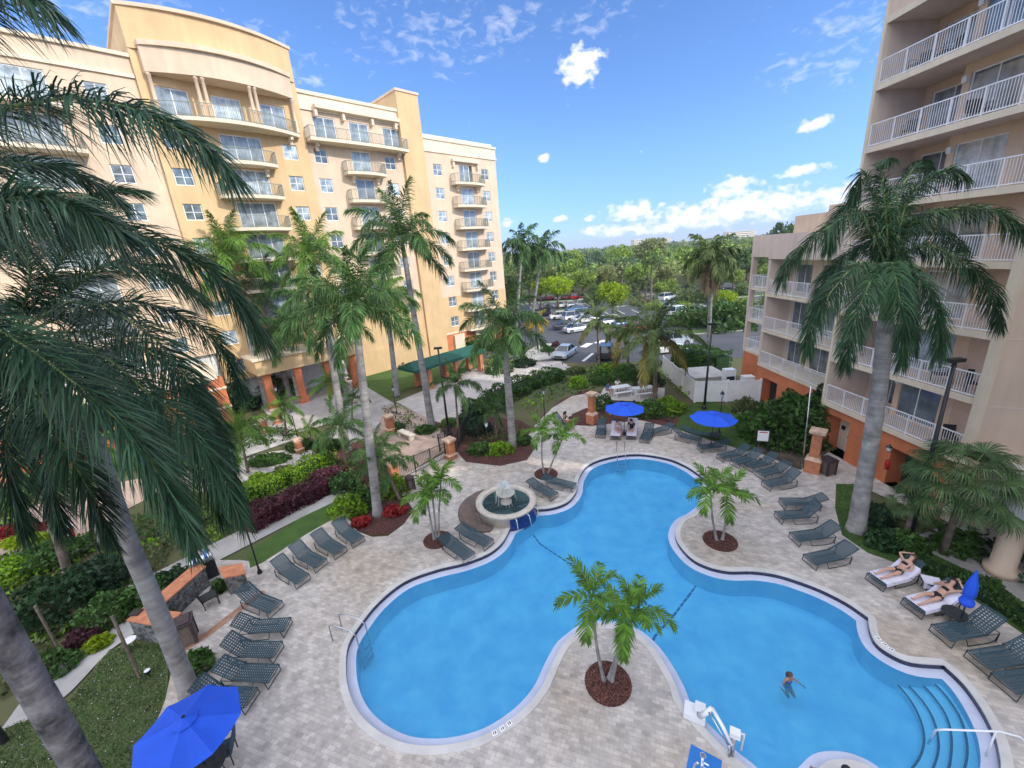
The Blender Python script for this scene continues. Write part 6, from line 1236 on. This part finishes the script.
# pergola with green canopy
b = G(430.6, 388.6); e = G(481.4, 371.0); d = e-b; Lg = d.length; t = thing('garden_canopy', 'long dark green canopy roof on six orange pillars by the brick walkway', 'pergola', (b.x, b.y, 0), math.atan2(d.y, d.x))
for y in (0, 2.2):
    for i in range(3): x = Lg*i/2; m = MB(); m.box(x-.32, x+.32, y-.32, y+.32, 0, .5); m.box(x-.23, x+.23, y-.23, y+.23, .5, 2.3); pl = m.build('pillar', 'terracotta', t); m = MB(); m.box(x-.3, x+.3, y-.3, y+.3, 2.3, 2.5); m.build('cap', 'terracotta_cap', pl)
m = MB(); x0, x1, y0, y1 = -1.9, Lg+.5, -.45, 2.65; zz = 2.5
m.add([(x0, y0, zz), (x1, y0, zz), (x1, y1, zz), (x0, y1, zz), (x0+.5, (y0+y1)/2, zz+.6), (x1-.5, (y0+y1)/2, zz+.6), (x0, y0, zz-.28), (x1, y0, zz-.28), (x1, y1, zz-.28), (x0, y1, zz-.28)], [(0, 1, 5, 4), (2, 3, 4, 5), (1, 2, 5), (3, 0, 4), (6, 7, 1, 0), (7, 8, 2, 1), (8, 9, 3, 2), (9, 6, 0, 3)]); m.build('canopy_roof', 'awning_green', t)
# pool ladders, rail, lift
def ladder(label, edge_px, inward_px, w=.5):
    a = G(*edge_px); q_ = G(*inward_px)-a; q_.z = 0; q_.normalize(); rz = math.atan2(q_.y, q_.x); t = thing('pool_ladder', label, 'pool ladder', (a.x, a.y, 0), rz, 'steel pool ladders')
    for y in (-w/2, w/2): m = MB(); m.tube([(-.7, y, .03), (-.7, y, .72), (-.5, y, .84), (.25, y, .80), (.48, y, .62), (.52, y, -.9)], .024, 8); m.build('rail', 'steel', t, True)
    for z in (-.3, -.55, -.8): m = MB(); m.box(.47, .57, -w/2, w/2, z-.02, z+.02); m.build('step', 'steel', t)
ladder('steel ladder at the left lobe of the pool', (353, 640), (380, 648)); ladder('steel ladder at the far end of the pool', (621, 457), (622, 466))
t = thing('handrail', 'white handrail crossing the curved entry steps', 'handrail', (0, 0, 0)); zt = .75; A_ = [G(928, 744, -.6), G(936, 730, .45), G(945, 729.5, .62), G(1000, 731.5, .75), G(1020, 737, .78), G(1040, 755, .3), G(1040, 760, 0)]
m = MB(); m.tube(A_, .025, 8); m.build('rail', 'white_metal', t, True); m = MB(); p = G(996, 731.5, .75); m.tube([p, (p.x, p.y, -.3)], .022, 8); m.build('post', 'white_metal', t, True)
b = G(696, 716); t = thing('pool_lift', 'white pool lift with a folded arm at the pool edge', 'pool lift', (b.x, b.y, 0), -.5)
def L3(u, v, z): p = G(u, v, z)-b; p.z = z; return Matrix.Rotation(.5, 3, 'Z') @ p
m = MB(); m.box(-.32, .24, -.22, .18, 0.035, .24); m.box(-.05, .22, -.15, .15, .24, .42); m.build('base_cabinet', 'white_metal', t); m = MB(); m.box(.02, .18, -.165, -.152, .26, .38); m.build('emblem', 'black_metal', t)
m = MB(); m.tube([L3(700, 716, .5), L3(706, 713, .8), L3(712, 708, 1.0)], [.08, .07, .06], 8); m.build('mast', 'white_metal', t, True)
m = MB(); m.tube([L3(712, 708, 1.0), L3(723, 727, .85), L3(732, 745, .55)], .05, 8); m.build('arm', 'white_metal', t, True); m = MB(); m.tube([L3(709, 712, .92), L3(720, 731, .75), L3(728, 745, .5)], .025, 6); m.build('actuator', 'steel', t, True)
m = MB(); m.tube([L3(732, 756, .0), L3(733, 742, .6), L3(736, 733, .85)], .05, 8); m.tube([L3(729, 757, .0), L3(729, 745, .5)], .03, 8); m.build('seat_post', 'steel', t, True)
m = MB(); m.tube([L3(733, 733, .95), L3(744, 734, .95), L3(741, 750, .35)], .03, 6); m.build('seat_frame', 'white_metal', t, True); m = MB(); c = L3(735, 734, .95); m.box(c.x-.12, c.x+.12, c.y-.1, c.y+.1, .9, 1.05); m.build('hinge_box', 'white_metal', t)
# wheelchair symbol painted on the deck
c0_ = G(691, 744); c1_ = G(717, 758); ex = (c1_-c0_); SZ = .76; ex.normalize(); ey = Vector((ex.y, -ex.x, 0)); m = MB()
def sp_(x, y, z=.004): p = c0_+ex*x*SZ+ey*y*SZ; return (p.x, p.y, z)
m.quad(sp_(0, 0), sp_(1, 0), sp_(1, 1), sp_(0, 1)); struct(m.build('painted_accessible_sign', 'sign_blue')); m = MB()
def stroke(P, w=.075, closed=False):
    for (x0, y0), (x1, y1) in zip(P[:-1], P[1:]):
        dx, dy = x1-x0, y1-y0; l = math.hypot(dx, dy); nx, ny = -dy/l*w/2, dx/l*w/2; ax, ay = dx/l*w*.3, dy/l*w*.3
        m.quad(sp_(x0-ax+nx, y0-ay+ny, .008), sp_(x1+ax+nx, y1+ay+ny, .008), sp_(x1+ax-nx, y1+ay-ny, .008), sp_(x0-ax-nx, y0-ay-ny, .008))
hx, hy = .42, .16
stroke([(hx+.07*math.cos(a*PI/4), hy+.07*math.sin(a*PI/4)) for a in range(9)], .06); stroke([(hx, .28), (.45, .55), (.66, .55), (.74, .80), (.82, .77)]); stroke([(.44, .38), (.62, .38)], .06)
stroke([(.44+.22*math.cos(a), .66+.22*math.sin(a)) for a in [R_(x) for x in range(35, 250, 18)]], .07); struct(m.build('painted_accessible_symbol', 'white_paint'))
# small tiles with depth marks on the coping
def coping_tiles(pts):
    m = MB()
    for (u, v), (u2, v2) in zip(pts[:-1], pts[1:]):
        a = G(u, v, .04); c = G(u2, v2, .04); d = (c-a).normalized(); n = Vector((-d.y, d.x, 0)); L_ = .15
        for k, (s0, s1, w, z, mi) in enumerate(((0, L_, .075, .039, 0), (.04, .06, .045, .042, 1), (.09, .12, .04, .042, 1))):
            m.quad(*[tuple((a+d*x+n*y).to_tuple()[:2])+(z,) for x, y in ((s0, -w), (s1, -w), (s1, w), (s0, w))], mi)
    struct(m.build('depth_marker_tiles', ['white_paint', 'black_metal']))
coping_tiles([(492,734),(500,730),(507,725),(513,720)]); coping_tiles([(876,636),(882,642),(888,647),(894,651)]); 
# ------------------------------------------------------------------ people
def person(label, J, skin='skin', hair='hair_dark', suit='cloth_black', loc=(0, 0, 0), rz=0, female=True, longhair=True, suit_parts=('top', 'bottom'), sc=1.0):
    """J: joints in local space; one continuous skinned body with separate finger chains rooted in the palms"""
    V = []; E = []; Rr = []
    def add(p, r, par=None): V.append(Vector(p)); Rr.append(r); (E.append((par, len(V)-1)) if par is not None else None); return len(V)-1
    pel = add(J['pelvis'], .125); wa = add(Vector(J['pelvis']).lerp(Vector(J['chest']), .45), .105, pel); ch = add(J['chest'], .125, wa); nk = add(Vector(J['chest']).lerp(Vector(J['head']), .52), .05, ch); jaw = add(Vector(J['chest']).lerp(Vector(J['head']), .78), .068, nk); hd = add(J['head'], .092, jaw)
    hv = (Vector(J['head'])-Vector(J['chest'])).normalized(); add(Vector(J['head'])+hv*.075, .07, hd)
    fw = Vector(J.get('face', (0, -1, 0))).normalized(); 
    for s in 'LR':
        sh = add(J['sh'+s], .052, ch); el = add(J['el'+s], .038, sh); wr = add(J['wr'+s], .026, el); d = (Vector(J['wr'+s])-Vector(J['el'+s])).normalized(); pm = add(Vector(J['wr'+s])+d*.07, .032, wr)
        hp = add(J['hip'+s], .085, pel); kn = add(J['kn'+s], .055, hp); cf = add(Vector(J['kn'+s]).lerp(Vector(J['an'+s]), .3), .052, kn); an = add(J['an'+s], .033, cf); ft = add(J['toe'+s], .026, an)
        side = d.cross(Vector((0, 0, 1))); side = side.normalized() if side.length > .1 else Vector((1, 0, 0)); base = Vector(J['wr'+s])+d*.075; dn = side.cross(d).normalized()
        for k in range(4): o = side*((k-1.5)*.021); L_ = (.065, .075, .07, .055)[k]; a = add(base+o, .010); b = add(base+o*1.05+d*L_*.55, .009, a); add(base+o*1.1+d*L_-dn*.012, .007, b)
        a = add(Vector(J['wr'+s])+d*.03+side*.02, .011); b = add(Vector(J['wr'+s])+d*.055+side*.055, .010, a); add(Vector(J['wr'+s])+d*.085+side*.07, .008, b)
    # facial relief: nose, ears
    h = Vector(J['head']); sd_ = fw.cross(hv).normalized(); a = add(h+fw*.07, .02); add(h+fw*.108-hv*.012, .011, a)
    for s in (-1, 1): a = add(h+sd_*.075*s, .018); add(h+sd_*.098*s+hv*.008, .012, a)
    me = D.meshes.new('person'); me.from_pydata([tuple(v) for v in V], E, []); me.materials.append(M(skin)); o = D.objects.new('person', me); COL.objects.link(o)
    bm = bmesh.new(); bm.from_mesh(me); lay = bm.verts.layers.skin.verify(); bm.verts.ensure_lookup_table()
    for i, v in enumerate(bm.verts): v[lay].radius = (Rr[i], Rr[i]); v[lay].use_root = (i == 0)
    # give every island a root
    seen = set()
    for v in bm.verts:
        if v.index in seen: continue
        st_ = [v]; isl = []
        while st_:
            q_ = st_.pop()
            if q_.index in seen: continue
            seen.add(q_.index); isl.append(q_); st_ += [e.other_vert(q_) for e in q_.link_edges]
        if not any(q_[lay].use_root for q_ in isl): isl[0][lay].use_root = True
    bm.to_mesh(me); bm.free(); md = o.modifiers.new('skin', 'SKIN'); md.use_smooth_shade = True; sb = o.modifiers.new('sub', 'SUBSURF'); sb.levels = 1; sb.render_levels = 2
    o.location = loc; o.rotation_euler = (0, 0, rz); o.scale = (sc,)*3; tag(o, label, 'person')
    # hair cap
    hm = MB(); up_ = hv; X = sd_; Y_ = -fw; prof = [(.098, -.035), (.112, .02), (.108, .07), (.08, .115), (.03, .135), (0, .137)]; n = 14; vs = []
    for r_, z in prof:
        for j in range(n): a = 2*PI*j/n; fr2 = (math.cos(a)*.5+.5); zz = z-(.055*(1-fr2) if z < .03 else 0)+(.05*fr2 if z < .03 else 0)*0; q_ = h+X*r_*math.sin(a)+fw*(r_*math.cos(a)*.95-.022)+up_*(zz+(.05*max(0, math.cos(a)) if z < .03 else 0)); vs.append(q_)
    hm.add(vs, [(i*n+j, i*n+(j+1) % n, (i+1)*n+(j+1) % n, (i+1)*n+j) for i in range(len(prof)-1) for j in range(n)])
    if longhair: hm.tube([h-fw*.07+up_*.05, h-fw*.105-up_*.05, h-fw*.11-up_*.2, h-fw*.10-up_*.3], [.07, .085, .07, .03], 10)
    hm.build('hair', hair, o, True)
    for s in (-1, 1): ey = MB(); c = h+fw*.086+sd_*.034*s+up_*.01; ey.lathe([(0, -.011), (.010, -.005), (.012, 0), (.010, .005), (0, .011)], 8, tuple(c)); ey.build('eye', 'hair_dark', o)
    cm = MB()
    if 'bottom' in suit_parts:
        p = Vector(J['pelvis']); cm.tube([p+(Vector(J['chest'])-p)*.16, p+(Vector(J['chest'])-p)*-.02], [.138, .142], 14)
        for s in 'LR': hq = Vector(J['hip'+s]); kq = Vector(J['kn'+s]); cm.tube([p.lerp(hq, .5), hq.lerp(kq, .08)], [.12, .098], 12)
    if 'top' in suit_parts and cm.v: cm.build('swimsuit_bottom', suit, o, True); cm = MB()
    if 'top' in suit_parts: c = Vector(J['chest']); p = Vector(J['pelvis']); cm.tube([c.lerp(p, .05), c.lerp(p, .3)], [.134, .130], 14)
    if 'shirt' in suit_parts:
        c = Vector(J['chest']); p = Vector(J['pelvis']); cm.tube([c.lerp(Vector(J['head']), .22), c, c.lerp(p, .5), p], [.09, .15, .145, .155], 14)
        for s in 'LR': cm.tube([c.lerp(Vector(J['sh'+s]), .6), Vector(J['sh'+s]), Vector(J['sh'+s]).lerp(Vector(J['el'+s]), .5)], [.09, .072, .062], 10)
    cm.build('swimsuit_top' if 'shirt' not in suit_parts else 'shirt', suit, o, True); return o
def lying(arm='head', dx=0):
    a = R_(36); c, s = math.cos(a), math.sin(a); P = Vector((1.10, 0, .47)); X = lambda l, y, e=0: (P.x+l*c-e*s, y, P.z+l*s+e*c)
    J = dict(pelvis=tuple(P), chest=X(.40, 0, .0), head=X(.70, 0, .07), face=(-.5, .1, .85), hipL=(1.04, .09, .46), hipR=(1.04, -.09, .46), knL=(.62, .13, .55), knR=(.60, -.10, .47), anL=(.22, .12, .43), anR=(.18, -.10, .40), toeL=(.10, .14, .50), toeR=(.06, -.12, .50), shL=X(.44, .17), shR=X(.44, -.17))
    if arm == 'head': J.update(elL=X(.60, .38, .08), wrL=X(.76, .16, .1), elR=X(.2, -.28, .05), wrR=X(.05, -.12, .2))
    else: J.update(elL=X(.24, .30, .1), wrL=X(.42, .12, .24), elR=X(.62, -.36, .06), wrR=X(.78, -.14, .12))
    return J
L1, L2 = LT['lounger under the first sunbather'], LT['lounger under the second sunbather']
person('first sunbather in a black bikini lying back with one arm behind the head', lying('head'), 'skin', 'hair_brown', 'cloth_black', L1.location, L1.rotation_euler.z)
person('second sunbather lying beside the closed umbrella in a black bikini with dark hair', lying('arm'), 'skin', 'hair_dark', 'cloth_black', L2.location, L2.rotation_euler.z)
KN = dict(pelvis=(0, .02, .42), chest=(0, -.02, .80), head=(0, -.05, 1.10), face=(.1, -1, 0), hipL=(.09, -.02, .38), hipR=(-.09, -.02, .38), knL=(.13, -.34, .12), knR=(-.12, -.30, .10), anL=(.12, .08, .08), anR=(-.12, .10, .08), toeL=(.12, .24, .05), toeR=(-.12, .26, .05),
          shL=(.17, -.02, .86), shR=(-.17, -.02, .86), elL=(.38, -.08, .68), wrL=(.58, -.18, .50), elR=(-.27, -.04, .62), wrR=(-.20, -.16, .40))
ST = dict(pelvis=(0, 0, .93), chest=(0, .0, 1.30), head=(0, -.02, 1.60), face=(.1, -1, 0), hipL=(.09, 0, .88), hipR=(-.09, 0, .88), knL=(.10, -.03, .48), knR=(-.10, -.02, .48), anL=(.10, .02, .08), anR=(-.10, .02, .08), toeL=(.12, -.14, .03), toeR=(-.12, -.14, .03),
          shL=(.17, 0, 1.36), shR=(-.17, 0, 1.36), elL=(.38, -.05, 1.15), wrL=(.60, -.14, .98), elR=(-.26, -.02, 1.10), wrR=(-.22, -.14, .88))
w = G(788, 682, -.18); person('swimmer with long brown hair waist deep in the pool, one arm stretched out', KN, 'skin_tan', 'hair_brown', 'cloth_blue', (w.x, w.y, -.62), .1, sc=.70)
w = G(846, 775, .4); J2 = dict(KN); person('dark haired bather in the pool cut off by the bottom edge', J2, 'skin_tan', 'hair_dark', 'cloth_black', (w.x, w.y, -.62), 2.6)
def sitting(lean=.1, h=.42, arms=0):
    J = dict(pelvis=(0, 0, h+.1), chest=(0, -lean, h+.50), head=(0, -lean*1.7, h+.80), face=(0, -1, -.2), hipL=(.09, -.04, h+.08), hipR=(-.09, -.04, h+.08), knL=(.14, -.44, h+.12), knR=(-.14, -.44, h+.12), anL=(.14, -.52, .09 if h > .3 else h+.0), anR=(-.14, -.52, .09 if h > .3 else h), toeL=(.15, -.68, .04), toeR=(-.15, -.68, .04),
           shL=(.18, -lean, h+.55), shR=(-.18, -lean, h+.55), elL=(.26, -lean-.14, h+.30), wrL=(.14, -lean-.34, h+.24), elR=(-.26, -lean-.14, h+.30), wrR=(-.12, -lean-.34, h+.26)); return J
tA, tB = LT['towel covered lounger left under the far umbrella'], LT['towel covered lounger right under the far umbrella']
def on_l(t, x, z=.36): return t.matrix_basis @ Vector((x, 0, z))
def onloc(t, x): a = t.rotation_euler.z; return (t.location.x+math.cos(a)*x, t.location.y+math.sin(a)*x, 0)
person('person in a pale swimsuit seated on the left lounger under the far umbrella', sitting(.16, .36), 'skin', 'hair_brown', 'cloth_white', onloc(tA, 1.0), .35, suit_parts=('top', 'bottom'))
person('person in a black top seated on the right lounger under the far umbrella', sitting(.18, .36), 'skin', 'hair_dark', 'cloth_black', onloc(tB, 1.1), -.6, suit_parts=('shirt', 'bottom'))
b = G(566, 424); lg = lounger('dark teal strap lounger by the curved path with a seated guest', (572, 426), (552, 414))
LT['x'] = lg
person('guest with dark hair seated on the lounger by the curved path', sitting(.1, .36), 'skin_tan', 'hair_dark', 'cloth_black', onloc(lg, .7), .9)
b = G(575, 424); person('second guest leaning forward beside the curved path lounger', sitting(.22, .2), 'skin_tan', 'hair_dark', 'cloth_red', onloc(lg, .2), .4)
# picnic area behind the far umbrella: white tables and guests
def picnic(label, px_, rz):
    b = G(*px_); t = thing('picnic_table', label, 'table', (b.x, b.y, 0), rz); m = MB(); m.box(-.9, .9, -.4, .4, .70, .75); m.build('table_top', 'white_paint', t)
    for x in (-.7, .7): m = MB(); m.box(x-.05, x+.05, -.35, .35, 0, .7); m.build('leg', 'white_metal', t)
    for y in (-.75, .75): m = MB(); m.box(-.9, .9, y-.15, y+.15, .40, .45); m.box(-.72, -.66, y-.1, y+.1, 0, .4); m.box(.66, .72, y-.1, y+.1, 0, .4); m.build('bench', 'white_paint', t)
sheet_px('picnic_pad', [(598,399),(604,388),(640,386),(665,388),(664,398),(640,402)], 0.004, 'walk_pale')
picnic('left white picnic table behind the far umbrella', (620, 394), .2); picnic('right white picnic table behind the far umbrella', (643, 395), .1)
for px_, rz, cl, lab in (((607, 395), .6, 'cloth_blue', 'picnic guest in blue at the left table'), ((617, 391), .1, 'cloth_white', 'picnic guest in white behind the left table'), ((640, 391), 0, 'cloth_white', 'picnic guest in white behind the right table'), ((656, 396), -.9, 'cloth_red', 'picnic guest in dark red at the right end')):
    b = G(*px_); person(lab, sitting(.1, .42), 'skin_tan', 'hair_dark', cl, (b.x, b.y, 0), rz, longhair=False, suit_parts=('shirt', 'bottom'))
# ------------------------------------------------------------------ cars
CARS = {}
def car_parts(kind):
    if kind in CARS: return CARS[kind]
    L_, W_, h0, h1 = (4.6, 1.8, .95, 1.45) if kind == 'sedan' else (4.8, 1.92, 1.1, 1.8)
    bd = MB(); w = W_/2
    pr = [(-L_/2, .35), (-L_/2-.02, .62), (-L_/2+.06, .80), (-L_/2+.9, h0-.04), (-.9, h0), (1.4, h0), (L_/2-.12, h0-.08), (L_/2, .7), (L_/2, .35), (L_/2-.15, .22), (-L_/2+.15, .22)] if kind == 'sedan' else [(-L_/2, .4), (-L_/2, .78), (-L_/2+.1, .98), (-L_/2+1.0, h0), (1.9, h0), (L_/2-.03, h0-.05), (L_/2, .75), (L_/2, .4), (L_/2-.15, .28), (-L_/2+.15, .28)]
    # side sections taper inwards towards the top
    def sect(y, inset): return [(x*(1-.02*inset), y*(1-(.10 if z > .75 else 0)*1.0), z) for x, z in pr]
    n = len(pr); vs = sect(-w, 0)+sect(w, 0); bd.add(vs, [(i, (i+1) % n, n+(i+1) % n, n+i) for i in range(n)]); 
    for t_ in tessellate_polygon([[Vector((p[0], p[1], 0)) for p in pr]]):
        bd.add([vs[i] for i in t_], [(0, 1, 2)]); bd.add([vs[n+i] for i in t_], [(2, 1, 0)])
    cb = [(-1.15, h0-.01), (-.45, h1-.03), (.9, h1), (1.75, h0-.01)] if kind == 'sedan' else [(-1.1, h0-.01), (-.5, h1-.04), (1.9, h1), (2.25, h0-.01)]
    gl = MB(); wt, wb = w*.70, w*.88
    def cab(mb_, pts, a, b_, k=0):
        vs = []; 
        for s in (-1, 1):
            for (x, z) in pts: f_ = (z-h0)/(h1-h0); vs.append((x, s*(b_+(a-b_)*max(0, f_)), z))
        m_ = len(pts); mb_.add(vs, [tuple(range(m_)), tuple(reversed(range(m_, 2*m_)))]+[(i, (i+1) % m_, m_+(i+1) % m_, m_+i) for i in range(m_)])
    cab(gl, cb, wt, wb)
    rf = MB(); rf.box(cb[1][0]+.04, cb[2][0]-.02, -wt*.98, wt*.98, h1-.035, h1+.015)
    for s in (-1, 1):
        for (xa, za), (xb, zb) in ((cb[0], cb[1]), (cb[3], cb[2]), ((.25, h0), (.3, h1-.02))):
            rf.tube([(xa, s*(wb-.005), za), (xb, s*(wt-.005), zb)], .035, 5)
    wh = []
    for x in (-L_/2+.85, L_/2-.85):
        for s in (-1, 1):
            t_ = MB(); r_ = .33 if kind == 'sedan' else .38; t_.tube([(x, s*(w-.2), r_), (x, s*(w+.01), r_)], r_, 16); q_ = MB(); q_.tube([(x, s*(w+.012), r_), (x, s*(w+.02), r_)], r_*.6, 12); wh.append((t_.mesh('wheel', 'rubber'), q_.mesh('rim', 'steel')))
    hl = []; 
    for s in (-1, 1): q_ = MB(); q_.box(-L_/2-.035, -L_/2+.12, s*w*.72-.17, s*w*.72+.17, .62, .74); hl.append(q_.mesh('headlight', 'headlight'))
    tl_ = []
    for s in (-1, 1): q_ = MB(); q_.box(L_/2-.08, L_/2+.015, s*w*.74-.16, s*w*.74+.16, .68, .82); tl_.append(q_.mesh('taillight', 'taillight'))
    gr_ = MB(); gr_.box(-L_/2-.03, -L_/2+.03, -.5, .5, .38, .58)
    CARS[kind] = (bd, gl.mesh('cabin_glass', 'car_glass'), rf, wh, hl, tl_, gr_.mesh('grille', 'black_metal'), {}); return CARS[kind]
def car(label, loc, rz, colr, kind='sedan', far=True, group='cars in the parking lot'):
    bd, gl, rf, wh, hl, tl_, gr_, cache = car_parts(kind)
    if colr not in cache: cache[colr] = (bd.mesh('body', 'paint_'+colr), rf.mesh('roof', 'paint_'+colr))
    t = thing('parked_car', label, 'car', (loc.x, loc.y, -.03), rz, group); o = ob('body', cache[colr][0], t)
    ob('cabin_glass', gl, t); ob('roof', cache[colr][1], t)
    for a, b_ in wh: q_ = ob('wheel', a, t); ob('rim', b_, q_)
    for a in hl: ob('headlight', a, t)
    for a in tl_: ob('taillight', a, t)
    ob('grille', gr_, t); return t
car('silver blue sedan coming towards the court at the end of the brick walkway', G(565, 356), 1.06, 'silver', group=None)
carl = [((567, 328.5), 3.3, 'dark', 'sedan', 'dark sedan just behind the silver blue one'), ((577, 331.5), 3.5, 'silver', 'sedan', 'silver car touching the dark sedan on its right'), ((561, 318.5), 3.2, 'white', 'sedan', 'white sedan behind the dark sedan'), ((574, 320), 3.5, 'white', 'suv', 'white van like car right of the white sedan'), ((585, 322), 3.4, 'white', 'sedan', 'white car partly behind the slim coconut palm'),
 ((549, 314.5), 4.4, 'dark', 'suv', 'black car at the left of the second row beside the palm trunk'), ((546.5, 308.5), 4.6, 'dark', 'sedan', 'black car above the other black one by the far palm trunk'), ((535.5, 309.5), 4.6, 'grey', 'sedan', 'grey car at the far left of the parking lot'),
 ((560, 307), 4.7, 'white', 'sedan', 'left white car of the three in the third row'), ((570, 307), 4.7, 'white', 'sedan', 'middle white car of the three in the third row'), ((581.5, 306.5), 4.5, 'white', 'suv', 'right white car of the three in the third row'), ((576, 311.5), 3.4, 'blue', 'sedan', 'blue car between the white rows'),
 ((533, 300.5), 4.7, 'maroon', 'sedan', 'first dark red car of the shaded back row'), ((541, 300), 4.7, 'dark', 'suv', 'dark car second in the shaded back row'), ((549, 299.5), 4.7, 'maroon', 'suv', 'dark red car above the black ones in the back row'), ((557, 299.5), 4.7, 'grey', 'sedan', 'grey car in the middle of the shaded back row'), ((565, 299), 4.7, 'maroon', 'sedan', 'dark red car right of the grey one in the back row'), ((573, 299), 4.7, 'red', 'suv', 'red car in the shaded back row'), ((581, 298.7), 4.7, 'maroon', 'sedan', 'dark red car near the right end of the back row'), ((589, 298.5), 4.7, 'dark', 'sedan', 'dark car at the right end of the back row'),
 ((606, 357), 4.4, 'dark', 'suv', 'black off road car behind the trunk of the slim coconut palm'), ((634, 301), 4.5, 'blue', 'suv', 'blue car right of the round lime tree'), ((647, 302.5), 4.5, 'dark', 'sedan', 'dark car beside the tallest sabal palm'), ((668, 300), 3.6, 'white', 'suv', 'white car at the back of the right hand rows'), ((671, 308), 3.6, 'silver', 'sedan', 'silver car before the white one on the right'), ((679, 315), 3.7, 'white', 'suv', 'large white car half hidden by the dark tree'), ((658, 307), 3.6, 'grey', 'sedan', 'grey car left of the silver one on the right'),
 ((613, 325), 3.4, 'white', 'suv', 'white car between the two coconut crowns'), ((626, 326), 3.4, 'blue', 'sedan', 'blue and white car behind the middle coconut palm'), ((637, 331), 3.3, 'red', 'sedan', 'red car glimpsed through coconut fronds'), ((672, 345), 3.2, 'silver', 'suv', 'silver van behind the spreading coconut palm'), ((727, 289), 3.2, 'dark', 'suv', 'dark car below the dark rounded tree by the wing roof'), ((666, 352), 3.2, 'white', 'sedan', 'white car low behind the spreading coconut palm')]
for p, rz, c, k_, lab in carl: car(lab, G(*p), rz, c, k_)

# thin air between here and the horizon
hm = D.materials.new('haze_air'); hm.use_nodes = True; nt = hm.node_tree; nt.nodes.remove(nt.nodes['Principled BSDF'])
pv = nd(nt, 'ShaderNodeVolumePrincipled', inp={'Density': 0.00025, 'Anisotropy': 0.2}); pv.inputs['Color'].default_value = (0.93, 0.96, 1.0, 1); nt.links.new(pv.outputs[0], nt.nodes['Material Output'].inputs['Volume']); MATS['haze_air'] = hm
m = MB(); m.box(-1600, 2600, -70, 4100, -2.5, 45); o = m.build('haze', 'haze_air'); o['kind'] = 'stuff'; o['label'] = 'thin pale haze over the distance'; o['category'] = 'haze'
